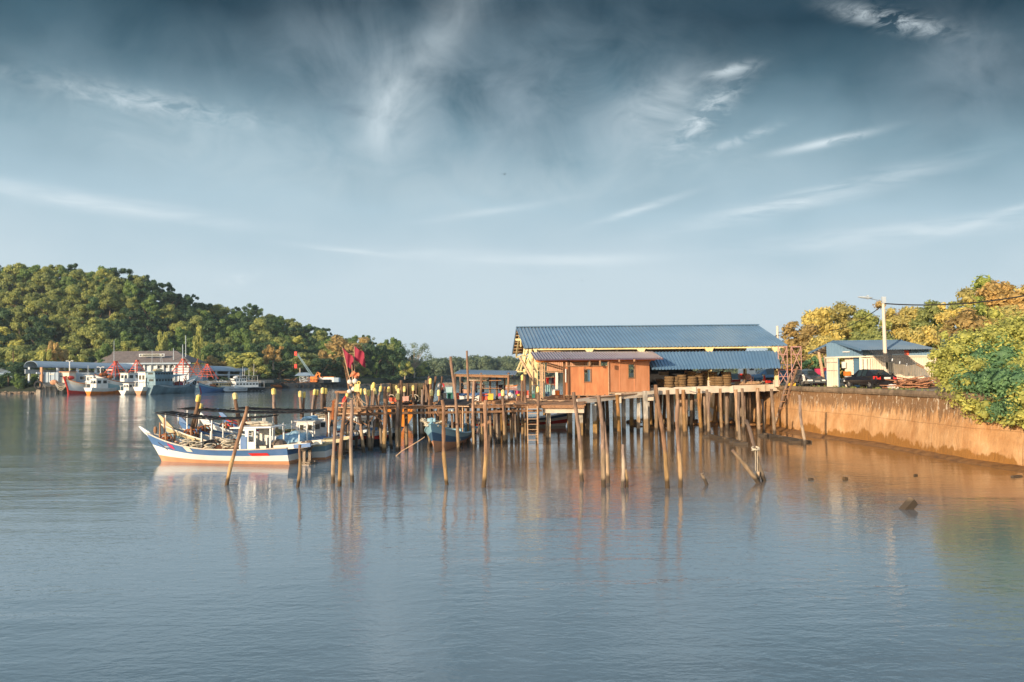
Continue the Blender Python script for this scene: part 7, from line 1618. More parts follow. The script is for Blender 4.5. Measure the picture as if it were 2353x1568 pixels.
set_between(fb, G(674, 1066), G(372, 1060), 9.6)
text('KF 1042', .17, pt(.45, sheer(.45)*.33, 1)+V3(0, .03, 0), Matrix.Rotation(PI, 3, 'Z') @ FACE, fb, 'hull_number', 'letter_brown') if False else None
def moored(k, bow_px, d, label, cols, aw=None, cab=True, rail='red', Lw=9.4, stern_px=None):
    t = thing('fishing_boat', label, 'boat'); sheer, hw, pt = hull(t, Lw, 2.6, .95, 2.2, 1.15, (.14, .5, .8), cols, rake=1.5, flare=1.2, stern_w=.86, pw=2.3, rail=rail, drop=.34, deckm='grey_light', railr=.05)
    mb = MB(); mb.prism([(10.2, .05, 1.7), (10.75, .05, 2.2), (11.15, .05, 2.85), (10.95, .05, 2.8), (10.4, .05, 2.3), (10.0, .05, 1.9)], (0, -.1, 0)); mb.build('prow', cols[-1], t)
    if cab:
        cabin(t, 2.2, 3.4, 1.5, .8, 1.25, nwin=2, roof=.2, front=1); heap(t, 2.7, 0, 2.15, (.7, .5, .13), 'tarp_blue' if k % 2 else 'rope', 'roof_clutter', k)
    heap(t, 5.5, 0, .8, (1.5, .8, .4), ('net_olive', 'net_brown', 'tarp_blue', 'net_olive')[k % 4], 'net_heap', k); coil(t, 6.9, .3, .9, .4, 8); winch(t, 8.7, 1.0, .95)
    mb = MB(); mb.box((4.4, -.3, 1.0), (.8, .6, .4)); mb.build('fish_box', ('red', 'hull_blue', 'white')[k % 3], t)
    if not cab:
        heap(t, 2.4, .2, 1.0, (.9, .7, .5), 'tarp_blue', 'covered_gear', k+3)
        for x in (1.6, 3.2):
            for s_ in (-1, 1): mb = MB(); mb.bar((x, s_*.8, .8), (x, s_*.75, 2.2), .06); mb.build('post', 'white', t)
    if aw:
        awning_net(t, aw[0], aw[1], 1.9, aw[2], aw[3], aw[4])
        for x in (aw[0]+.3, (aw[0]+aw[1])/2, aw[1]-.6):
            for s_ in (-1, 1): mb = MB(); mb.bar((x, s_*.8, .8), (x, s_*.8, aw[2]+aw[4]*(x-aw[0])-aw[3]*math.sin(PI*(x-aw[0])/(aw[1]-aw[0]))), .06); mb.build('awning_post', 'white', t)
    mb = MB()
    for s_ in (-1, 1): mb.bar((.6, s_*1.0, 1.1), (-1.1, s_*1.0, 1.25), .1, .22)
    mb.build('stern_platform', cols[-1], t); outboard(t, -.6, 0, .75, 1.1)
    bw = W(*bow_px, d); bw.z = 0; ang = R(178-k*1.2); u = V3(math.cos(ang), math.sin(ang), 0); st_ = bw-u*11.1; set_between(t, st_, st_+u*Lw, Lw); return t
moored(1, r4(275, 520), 47.8, 'second moored boat with pale yellow prow and long black net awning', ['hull_tan', 'white', 'hull_bluegrey', 'cream'], (3.6, 10.8, 2.75, .28, .04), rail='container', cab=False)
moored(2, r4(468, 475), 50.6, 'third moored boat with blue prow and white and red strakes', ['hull_navy', 'red', 'white', 'hull_blue'], (-.2, 10.4, 2.95, .22, .02), rail='hull_blue', cab=False)
moored(3, r4(730, 490), 53.4, 'fourth moored boat with tall white prow behind the awnings', ['hull_tan', 'white', 'hull_bluegrey', 'white'], None, rail='white')
moored(4, r4(965, 440), 56.2, 'fifth moored boat with blue prow and red white sides, farthest of the row', ['hull_navy', 'white', 'red', 'hull_blue'], (-3.0, 9.6, 2.9, .2, .0), rail='red')
t = thing('fishing_boat', 'red striped boat tied stern on beneath the left walkway posts', 'boat')
hull(t, 8.5, 2.4, 1.0, 2.0, 1.1, (.2, .55, .8), ['hull_black', 'hull_black', 'red', 'white'], rake=1.3, rail='white'); cabin(t, 2, 3.6, 1.6, .8, 1.4, nwin=2); heap(t, 5.2, 0, .8, (1.2, .7, .5), 'tarp_blue', 'covered_gear', 3); outboard(t, -.4, 0, .7, 1.1)
set_between(t, W(868, 1000, 55)*V3(1, 1, 0) if False else V3(W(872, 1000, 55).x, 55, 0), V3(W(735, 1000, 60).x, 60.5, 0), 8.5)
t = thing('fishing_boat', 'dark hulled boat in the shadow between the walkway and orange boat', 'boat')
hull(t, 8, 2.3, .9, 1.8, 1.0, (.2, .6), ['hull_black', 'hull_black', 'white'], rake=1.2, rail='hull_black'); heap(t, 4.2, 0, .8, (1.6, .8, .45), 'net_black', 'covered_gear', 3); outboard(t, -.4, 0, .7, 1.0)
set_between(t, V3(W(905, 1000, 60).x, 60, 0), V3(W(800, 1000, 66).x, 66, 0), 8)
# orange stern
t = thing('orange_workboat', 'orange boat with square stern lying under the jetty beside the poles', 'boat')
hull(t, 8, 3.0, 1.6, 2.2, 1.75, (.45, .9), ['orange_hull', 'orange_hull', 'orange'], rake=.8, stern_w=.95, rail='orange', deckm='rust', drop=.3)
cabin(t, 2, 5, 2, 1.3, 1.3, mats=('orange', 'glass_dark')); heap(t, 1, 0, 1.6, (.8, .9, .3), 'net_olive', 'net_heap', 2)
mb = MB(); mb.box((-.14, 0, 1.12), (.06, 2.7, .07)); mb.build('rubbing_strake', 'rust', t)
for y in (-1, 1): mb = MB(); mb.bar((-.12, y, 1.7), (-.1, y*.4, 1.0), .06); mb.build('stern_brace', 'rust', t)
p = G(922, 980); s = 76*p.y/FPX/3.0; t.location = (p.x, p.y, 0); t.rotation_euler.z = R(90)+.12; t.scale = (s, s, s)
# blue boat, bow toward us
t = thing('fishing_boat', 'blue wooden boat with tan bottom, bow toward the camera, black canopy', 'boat')
sheer, hw, pt = hull(t, 9.0, 2.7, .92, 1.9, 1.0, (.42, .72), ['hull_tan', 'hull_navy', 'hull_teal'], rake=1.0, flare=1.45, stern_w=.8, pw=3.0, rail='hull_teal', deckm='hull_blue_pale', drop=.4, railr=.06)
mb = MB(); mb.box((1.4, 0, 1.02), (1.6, 1.7, .5)); mb.build('engine_box', 'hull_teal', t); mb = MB(); mb.box((4.6, .3, 1.0), (1.3, 1.2, .42)); mb.build('hatch', 'hull_teal', t); mb = MB(); mb.box((5.6, .3, .88), (.7, 1.2, .3)); mb.build('yellow_box', 'yellow', t)
heap(t, 2.6, -.4, 1.1, (.7, .6, .4), 'tarp_blue', 'tarpaulin_bundle', 4); heap(t, 3.6, .3, 1.1, (.6, .5, .4), 'net_brown', 'net_heap', 9)
mb = MB(); mb.path([(9.6, 0, 1.7), (9.8, 0, 2.2)], .12, 6); mb.box((9.7, 0, 2.1), (.2, .5, .2)); mb.build('bow_post', 'hull_teal', t)
for s_ in (-1, 1):
    for x in (1.2, 5.2): mb = MB(); mb.bar((x, s_*1.0, .8), (x, s_*1.0, 2.75), .06); mb.build('canopy_post', 'plank_pale', t)
mb = MB(); rows = [[V3(.9+4.5*i/6, y, 2.78+.12*math.sin(i*1.1)+.35*(1-i/6)-.1*(y == 0)) for i in range(7)] for y in (-1.25, 0, 1.25)]; mb.grid(rows); mb.grid([[p-V3(0, 0, .03) for p in r_] for r_ in rows], flip=True); mb.build('canopy', 'net_black', t)
mb = MB()
for s_ in (-1, 1): mb.bar((.8, s_*1.2, 3.05), (5.5, s_*1.2, 2.72), .05)
mb.bar((5.45, -1.5, 2.75), (5.45, 1.5, 2.75), .06); mb.build('canopy_frame', 'plank_pale', t); mb = MB(); mb.ball((4.9, .2, 2.35), (.1, .1, .16), 8, 6); mb.build('hanging_lamp', 'float_white', t)
g = random.Random(9); mb = MB()
for i in range(12): mb.path([(9.1+g.uniform(-.3, .5), g.uniform(-.5, .5), 1.7), (9.2+g.uniform(-.5, .6), g.uniform(-.9, .9), 2.0+g.uniform(0, .3)), (8.8+g.uniform(-.6, .4), g.uniform(-.8, .8), 1.7)], .035, 5)
mb.build('rope_tangle', 'rope', t)
set_between(t, G(1066, 1012)+V3(0, .5, 0), G(998.5, 1040.5), 9.0)
a_ = pt(.62, sheer(.62)*.55, 1); b2_ = pt(.70, sheer(.70)*.55, 1); u_ = (a_-b2_).normalized(); M3 = Matrix((u_, Vector((0, 0, 1)), u_.cross(Vector((0, 0, 1))))).transposed()
text('T76', .3, (a_+b2_)/2+u_.cross(V3(0, 0, 1))*.05, M3, t, 'hull_number', 'letter')
# long red and blue boat behind the shelter deck
t = thing('fishing_boat', 'long low boat with red, white and blue bands seen through the shelter piles', 'boat')
hull(t, 11, 2.6, .95, 1.7, 1.0, (.22, .5, .74), ['white', 'red', 'white', 'hull_blue'], rake=1.0, rail='white'); heap(t, 4, 0, .9, (2, .7, .4), 'net_olive', 'net_heap', 3); cabin(t, 1.5, 3, 1.5, .7, 1.2, nwin=2)
set_between(t, V3(W(1085, 955, 73).x, 73, 0), V3(W(1300, 955, 74).x, 74.5, 0), 11)
# ================================================================ people
def person(px, py, d, zf_, label, shirt, rz=0.0, pose='stand', Ht=1.68, arm=None, bend_=0.0):
    """joint skeleton grown into one continuous skin; clothes follow the body as their own meshes"""
    k = Ht/1.68
    J = dict(hip=(0, 0, .90), chest=(0, -.02-bend_*.25, 1.28-bend_*.08), neck=(0, -.03-bend_*.42, 1.44-bend_*.12), head=(0, -.05-bend_*.5, 1.58-bend_*.14))
    for s_, n in ((-1, 'l'), (1, 'r')):
        J['sh'+n] = (s_*.185, -.02-bend_*.38, 1.40-bend_*.12); J['hj'+n] = (s_*.10, 0, .86); J['kn'+n] = (s_*.12, -.03, .48); J['an'+n] = (s_*.12, .02, .07); J['to'+n] = (s_*.14, -.16, .04)
        if arm == 'point' and s_ > 0: J['el'+n] = (.42, -.15, 1.30); J['wr'+n] = (.66, -.2, 1.26)
        elif arm == 'hips': J['el'+n] = (s_*.36, .02, 1.15); J['wr'+n] = (s_*.22, -.12, 1.0)
        else: J['el'+n] = (s_*.24, .0-bend_*.4, 1.12-bend_*.1); J['wr'+n] = (s_*.22, -.16-bend_*.4, .93-bend_*.05)
    J = {a: Vector(v)*k for a, v in J.items()}
    def body(parts, e=0.0):
        mb = MB()
        if 'torso' in parts: mb.path([J['hip']+V3(0, 0, -.02), J['hip'].lerp(J['chest'], .5), J['chest'], J['neck']-V3(0, 0, .03)], [(.145+e)*k, (.135+e)*k, (.165+e)*k, (.07+e)*k], 12); mb.path([J['shl'], J['chest'].lerp(J['neck'], .75), J['shr']], [(.062+e)*k, (.085+e)*k, (.062+e)*k], 10)
        if 'head' in parts: mb.path([J['neck']-V3(0, 0, .06), J['head']], [.06*k, .055*k], 8); mb.ball(J['head']+V3(0, -.01, .03), (.078*k, .095*k, .115*k), 14, 10); mb.ball(J['head']+V3(0, -.105*k, .02), (.016, .02, .024), 6, 5); [mb.ball(J['head']+V3(s_*.08*k, 0, .02), (.014, .025, .034), 6, 5) for s_ in (-1, 1)]; mb.ball(J['head']+V3(0, -.075*k, -.04), (.04, .03, .03), 8, 5)
        for n, s_ in (('l', -1), ('r', 1)):
            if 'arm' in parts: mb.path([J['sh'+n], J['el'+n], J['wr'+n]], [.052*k, .042*k, .028*k], 9)
            if 'sleeve' in parts: mb.path([J['sh'+n], J['sh'+n].lerp(J['el'+n], .75)], [(.06+e)*k, (.055+e)*k], 9)
            if 'leg' in parts or 'trouser' in parts: mb.path([J['hj'+n]+V3(0, 0, .06), J['kn'+n], J['an'+n]], [(.092+e)*k, (.062+e)*k, (.044+e)*k], 10)
            if 'foot' in parts: mb.path([J['an'+n]-V3(0, -.04, .0), J['an'+n]-V3(0, .02, .03), J['to'+n]], [.04, .045, .03], 8)
            if 'hand' in parts:
                u = (J['wr'+n]-J['el'+n]).normalized(); sd = u.cross(V3(0, 1, 0)).normalized() if abs(u.y) < .9 else V3(1, 0, 0); w0 = J['wr'+n]; pl = w0+u*.085
                mb.path([w0, w0+u*.05, pl], [.026, .034, .03], 8); dn = sd.cross(u).normalized()
                for i, ln in enumerate((.062, .075, .07, .055)): b0 = pl+sd*(.024-.016*i); mb.path([b0, b0+u*ln*.5+dn*.006, b0+u*ln*.85+dn*.025], [.0095, .009, .0075], 6)
                tb = w0+u*.03+sd*.03; mb.path([tb, tb+sd*.03+u*.03, tb+sd*.035+u*.06+dn*.01], [.012, .011, .009], 6)
        return mb
    t = thing('person', label, 'person', (0, 0, 0))
    def fuse(mb, name, mt, vox):
        ob = mb.build(name, mt, t, smooth=True); m_ = ob.modifiers.new('r', 'REMESH'); m_.mode = 'VOXEL'; m_.voxel_size = vox; bpy.context.view_layer.update()
        me = bpy.data.meshes.new_from_object(ob.evaluated_get(bpy.context.evaluated_depsgraph_get())); ob.modifiers.clear(); ob.data = me
        me.polygons.foreach_set('use_smooth', [True]*len(me.polygons)); return ob
    fuse(body(('torso', 'head', 'arm', 'leg', 'foot', 'hand')), 'body', 'skin', .012)
    fuse(body(('torso', 'sleeve'), .012), 'shirt', shirt, .016)
    mb = body(('trouser',), .014); mb.ball(J['hip']-V3(0, 0, .02), (.165*k, .13*k, .12*k), 12, 8); fuse(mb, 'trousers', 'trousers', .016)
    mb = MB(); hc = J['head']+V3(0, .012, .05); mb.ball(hc, (.086*k, .098*k, .1*k), 14, 9); mb.v = [v if v.z > J['head'].z-.02 or v.y > J['head'].y+.03 else V3(v.x*.9, v.y+.02, J['head'].z-.0) for v in mb.v]; mb.v = [V3(v.x, max(v.y, J['head'].y-.055) if v.z < J['head'].z+.07 else v.y, v.z) for v in mb.v]; mb.build('hair', 'hair', t, smooth=True)
    mb = MB()
    for s_ in (-1, 1): mb.ball(J['head']+V3(s_*.032, -.092*k, .035), (.012, .008, .008), 6, 5)
    mb.build('eyes', 'hair', t); mb = MB(); mb.box(J['head']+V3(0, -.098*k, -.035), (.045, .008, .008)); mb.build('mouth', 'tail_red', t)
    p = W(px, py, d); t.location = (p.x, p.y, zf_); t.rotation_euler.z = rz; return t
zs = zd+.03
person(*q5(470, 320), 64.6, zs, 'person in a white T-shirt standing in front of the red shirted one', 'shirt_white', rz=2.6, bend_=.15)
person(*q5(497, 290), 65.6, zs, 'person in a red shirt behind the white T-shirt by the poles', 'shirt_red', rz=2.8)
person(*q5(812, 290), 66.8, zs, 'person in a blue grey shirt left of the tan carton', 'shirt_blue', rz=1.7, arm='hips')
person(*q5(1022, 290), 66.4, zs, 'person in dark clothes pointing an arm to the right', 'shirt_dark', rz=.1, arm='point')
person(*q5(1138, 290), 66.6, zs, 'person in a cream shirt facing the pointing one', 'shirt_white', rz=-.9, arm='hips')
person(*r7b(462, 230), 74, 4.02, 'person with dark hair and pale grey shirt behind the tall tyre stacks', 'shirt_white', rz=2.9, bend_=.3)
person(*r7b(838, 230), 73, 4.02, 'person in a dark top bending beside the low eighth tyre stack', 'shirt_dark', rz=1.3, bend_=.7)
# ================================================================ the yard on the right
zG = ZW+.02
# container shed: gable faces left, long eave faces the camera
cs = thing('container_shed', 'storage shed of cream shipping containers with blue siding and low blue gable roof', 'shed', (31, 62, ZW))
Q0, Q1, Q2 = W(1901, 886, 64.5), W(1986, 887, 60.2), W(2160, 890, 59.4)
for q in (Q0, Q1, Q2): q.z = zG
zt = W(1945, 822, 62.3).z
# gable side: container end, recess, shutter, container end, then the corrugated long side
def facade(p, q, f0, f1): return p.lerp(q, f0), p.lerp(q, f1)
F_ = lambda u: (r8(u, 0)[0]-Q0_px)/(Q2_px-Q0_px)
def onwall(u, off=0.0):                 # a plan point on the facade at a zoom column
    px = r8(u, 0)[0]; a, b_ = (Q0, Q1) if px < 1986 else (Q1, Q2); xa, xb = P(a)[0], P(b_)[0]
    lo, hi = 0.0, 1.0
    for _ in range(24):
        m_ = (lo+hi)/2
        if P(a.lerp(b_, m_))[0] < px: lo = m_
        else: hi = m_
    n_ = Vector((b_.y-a.y, -(b_.x-a.x), 0)).normalized(); n_ = n_ if n_.y < 0 else -n_
    return a.lerp(b_, lo)+n_*off
zr = lambda u, v: W(*r8(u, v), onwall(u).y).z
def panel(u0, u1, z0, z1, mt, nm, off=0, th=.08, n=0, amp=.05):
    a, b_ = onwall(u0, off), onwall(u1, off); nrm = Vector((b_.y-a.y, -(b_.x-a.x), 0)).normalized(); nrm = nrm if nrm.y < 0 else -nrm
    A_, B_, C_, D_ = V3(a.x, a.y, z1), V3(b_.x, b_.y, z1), V3(a.x, a.y, z0), V3(b_.x, b_.y, z0); mb = MB()
    if n: corr(mb, A_, B_, C_, D_, n, amp, nrm)
    else: mb.hull8([C_, D_, D_-nrm*th, C_-nrm*th, A_, B_, B_-nrm*th, A_-nrm*th])
    return mb.build(nm, mt, cs)
def zat(u, v): return zr(u, v)
panel(413, 505, zG, zt, 'container', 'container_door', .06)
for u in (430, 448, 470, 488): a = onwall(u, .12); mb = MB(); mb.bar(V3(a.x, a.y, zG+.1), V3(a.x, a.y, zt-.1), .05); mb.build('lock_rod', 'container', cs)
for v in (725, 790): mb = MB(); mb.bar(V3(*onwall(418, .13).xy, zat(418, v)), V3(*onwall(500, .13).xy, zat(500, v)), .05, .04); mb.build('hinge_bar', 'concrete', cs)
panel(505, 512, zG, zt, 'shutter_blue', 'corner_post', .1)
panel(512, 596, zG, zt, 'container', 'recess_wall', -.5, n=9); panel(596, 672, zG, zt, 'shutter_blue', 'roller_shutter', -.3, n=1, amp=.0)
for k in range(18): z = zG+(zt-zG)*k/18; mb = MB(); mb.bar(V3(*onwall(597, -.28).xy, z+.05), V3(*onwall(671, -.28).xy, z+.05), .03, .07); mb.build('slat', 'shutter_blue', cs) if k % 2 == 0 else None
panel(672, 782, zG, zt, 'container', 'container_door', .06)
for u in (700, 722, 745, 765): a = onwall(u, .12); mb = MB(); mb.bar(V3(a.x, a.y, zG+.1), V3(a.x, a.y, zt-.1), .05); mb.build('lock_rod', 'container', cs)
panel(784, 1270, zG, zt, 'container', 'container_side', .0, n=26, amp=.07)
mb = MB(); a, b_ = onwall(395, .1), onwall(1272, .1); mb.bar(V3(*onwall(405, .1).xy, zt+.04), V3(Q1.x, Q1.y-.1, zt+.04), .1, .12); mb.bar(V3(Q1.x, Q1.y-.1, zt+.04), V3(b_.x, b_.y, zt+.04), .1, .12); mb.build('top_rail', 'container', cs)
apx = W(*r8(455, 563), 64.0); nl = W(*r8(672, 628), 58.6); fl_ = W(*r8(262, 655), 69.5); nr_ = W(*r8(1262, 620), 58.6); ar = W(*r8(1115, 560), 64.2); fr_ = fl_+(ar-apx)
n1 = (nl-apx).cross(ar-apx); n1 = (n1 if n1.z > 0 else -n1).normalized(); n2 = (fl_-apx).cross(ar-apx); n2 = (n2 if n2.z > 0 else -n2).normalized()
arx = apx+(nr_-nl)*.99
mb = MB(); corr(mb, apx, arx, nl, nr_, 30, .05, n1); mb.build('roof', 'roof_blue', cs)
mb = MB(); corr(mb, apx, arx, fl_, fl_+(arx-apx), 30, .05, n2); mb.build('roof', 'roof_under', cs)
mb = MB(); mb.bar(apx+V3(0, 0, .05), arx+V3(0, 0, .05), .4, .06); mb.build('ridge_cap', 'roof_blue2', cs)
mb = MB(); mb.bar(apx, nl, .06, .2); mb.bar(apx, fl_, .06, .2); mb.build('barge_board', 'roof_blue2', cs)
# blue siding between containers and roof; gable triangle over the left wall
def roofz(p):                            # height of the near slope above a plan point
    d_ = -(n1.x*(p.x-apx.x)+n1.y*(p.y-apx.y))/n1.z+apx.z; e_ = -(n2.x*(p.x-apx.x)+n2.y*(p.y-apx.y))/n2.z+apx.z; return min(d_, e_)-.08
mb = MB(); pts = [Q0.lerp(Q1, k/24) for k in range(25)]
nrm = Vector((Q1.y-Q0.y, -(Q1.x-Q0.x), 0)).normalized(); nrm = nrm if nrm.y < 0 else -nrm
for k in range(24):
    a, b_ = pts[k], pts[k+1]; o_ = nrm*(.05 if k % 2 else .0)
    mb.hull8([V3(a.x, a.y, zt+.1)+o_, V3(b_.x, b_.y, zt+.1)+o_, V3(b_.x, b_.y, zt+.1)-nrm*.04, V3(a.x, a.y, zt+.1)-nrm*.04, V3(a.x, a.y, max(zt+.15, roofz(a)))+o_, V3(b_.x, b_.y, max(zt+.15, roofz(b_)))+o_, V3(b_.x, b_.y, max(zt+.15, roofz(b_)))-nrm*.04, V3(a.x, a.y, max(zt+.15, roofz(a)))-nrm*.04])
mb.build('gable_siding', 'siding_blue', cs)
mb = MB(); corr(mb, V3(Q1.x, Q1.y, roofz(Q1)), V3(Q2.x, Q2.y, roofz(Q2)), V3(Q1.x, Q1.y, zt+.1), V3(Q2.x, Q2.y, zt+.1), 22, .06, V3(0, -1, 0)); mb.build('side_siding', 'siding_blue', cs)
panel(1018, 1055, zat(1030, 672), zat(1030, 632), 'crate_red', 'red_louvre', .1)
mb = MB(); mb.bar(V3(*onwall(548, .12).xy, zat(548, 643)), V3(*onwall(602, .12).xy, zat(602, 643)), .05, .08); mb.build('tube_light', 'white', cs)
for k in range(6): q = apx.lerp(fl_, (k+.5)/6); mb = MB(); mb.bar(q+V3(.0, 0, -.1), q+V3(3, 0, -.1), .07, .09); mb.build('purlin', 'container', cs)
mb = MB(); a = V3(Q0.x+.1, Q0.y+.15, 0); mb.hull8([V3(a.x, a.y, zG), V3(a.x+.1, a.y, zG), V3(a.x+3.9, a.y+8, zG), V3(a.x+3.8, a.y+8, zG), V3(a.x, a.y, zt+.5), V3(a.x+.1, a.y, zt+.5), V3(a.x+3.9, a.y+8, zt+.3), V3(a.x+3.8, a.y+8, zt+.3)]); mb.build('rear_wall', 'container', cs)
# water heater box and things in the recess
p = onwall(543, -.2); crate(*r8(531, 720), *r8(556, 770), p.y, 'white', 'white meter box fixed beside the blue shutter', dep=.2, name='meter_box', cat='box')
crate(*r8(552, 796), *r8(594, 830), onwall(570, .3).y, 'orange', 'orange basket on a stand at the shed doorway', dep=.4)
crate(*r8(566, 834), *r8(596, 902), onwall(570, .3).y-.1, 'white', 'small white cabinet under the orange basket', dep=.4, name='cabinet', cat='cabinet')
crate(*r8(546, 834), *r8(562, 900), onwall(570, .3).y-.1, 'hull_black', 'narrow black board at the shed doorway', dep=.1, name='board', cat='board', rim=False)
# shade net slung from the eave
sn = thing('shade_net', 'torn black shade net slung from the shed eave and sagging to the right', 'net', W(*r8(850, 640), 58))
TL, TR = [(725, 630), (870, 630), (1015, 628), (1055, 690), (1110, 730), (1168, 757)], [(750, 660), (805, 705), (870, 737), (940, 738), (1000, 748), (1090, 752), (1168, 775)]
topv = [(725, 630), (790, 632), (860, 632), (930, 630), (1000, 630), (1030, 655), (1060, 688), (1105, 722), (1168, 757)]; botv = [(740, 640), (790, 690), (850, 730), (900, 722), (945, 740), (1000, 742), (1050, 750), (1100, 742), (1170, 776)]
rows = []
for j in range(8):
    q = j/7; rows.append([W(*r8(a[0]+(b_[0]-a[0])*q, a[1]+(b_[1]-a[1])*q+5*math.sin(PI*q)*math.sin(i*1.9)), 58.4-2.3*q-.1*math.sin(i*2)) for i, (a, b_) in enumerate(zip(topv, botv))])
mb = MB(); mb.grid(rows); mb.grid([[p_+V3(0, .03, .02) for p_ in r_] for r_ in rows], flip=True); mb.build('net', 'tarp_black', sn, smooth=True)
for u, v in ((922, 697), (980, 718), (1035, 737)): mb = MB(); mb.bar(W(*r8(u, v), 56.4), W(*r8(u-4, v+18), 56.2), .07, .03); mb.build('tie', 'white', sn)
mb = MB(); mb.path([W(*r8(1110, 742), 56.2), W(*r8(1168, 770), 56)], .07, 6); mb.build('end_pole', 'plank', sn)
# lamp post with arm and cables
lp = thing('street_lamp', 'tall pale concrete lamp post with a long arm reaching left', 'lamp', W(*r8(868, 890), 59.2))
b_ = W(*r8(868, 800), 58.0); b_ = V3(b_.x+.02, 58, zG); tp_ = W(*r8(846, 212), 58.0)
mb = MB(); mb.path([b_, b_.lerp(tp_, .5), tp_], [.17, .14, .1], 10); mb.build('post', 'lamp_post', lp)
mb = MB(); mb.tube(tp_+V3(0, 0, -.35), W(*r8(740, 224), 57), .035, .03, 6); mb.build('arm', 'grey_light', lp)
hd = W(*r8(706, 216), 56.8); mb = MB(); mb.ball(hd, (.6, .16, .09), 12, 6, Matrix.Rotation(R(4), 3, 'Y')); mb.ball(hd+V3(.22, 0, -.06), (.2, .13, .08), 8, 5); mb.box(hd+V3(.2, 0, .12), (.14, .1, .08)); mb.build('lamp_head', 'grey_light', lp)
mb = MB(); mb.box(tp_+V3(0, -.1, -.25), (.3, .2, .5)); mb.build('clamp', 'grey_light', lp)
mb = MB(); mb.box(b_+V3(0, -.2, 1.75), (.16, .03, .55)); mb.build('sticker', 'board_dark', lp)
def cable(a, b_, sag, lb, r_=.035, n=14):
    pts = [a.lerp(b_, k/n)-V3(0, 0, sag*4*(k/n)*(1-k/n)) for k in range(n+1)]; mb = MB(); mb.path(pts, r_, 5); solo(mb, 'power_cable', 'cable', lb, 'cable', a)
at_ = W(*r8(862, 265), 58); cable(at_, W(2560, 630, 50), .8, 'thick black cable running from the lamp post out of the right edge', .05)
cable(W(*r8(840, 283), 58.1), W(*r8(430, 478), 84), .4, 'black cable descending left from the lamp post into the trees')
dp = thing('utility_pole', 'pale distant utility pole behind the right end of the blue roof', 'pole', W(*r8(20, 560), 96))
mb = MB(); a = W(*r8(18, 440), 96); mb.tube(V3(a.x, 96, ZW), a, .2, .15, 8); mb.build('post', 'lamp_post', dp); mb = MB(); mb.ring(a-V3(-.4, 0, 1.4), .6, .04, FACE, 12, 4); mb.build('cable_loop', 'cable', dp)
cable(a-V3(0, 0, 1.2), W(*r8(150, 500), 92), .2, 'black cable right of the distant utility pole'); cable(a-V3(0, 0, 1.2), W(*r7(1610, 192), 92)-V3(3, 0, .8), .3, 'black cable left of the distant utility pole')
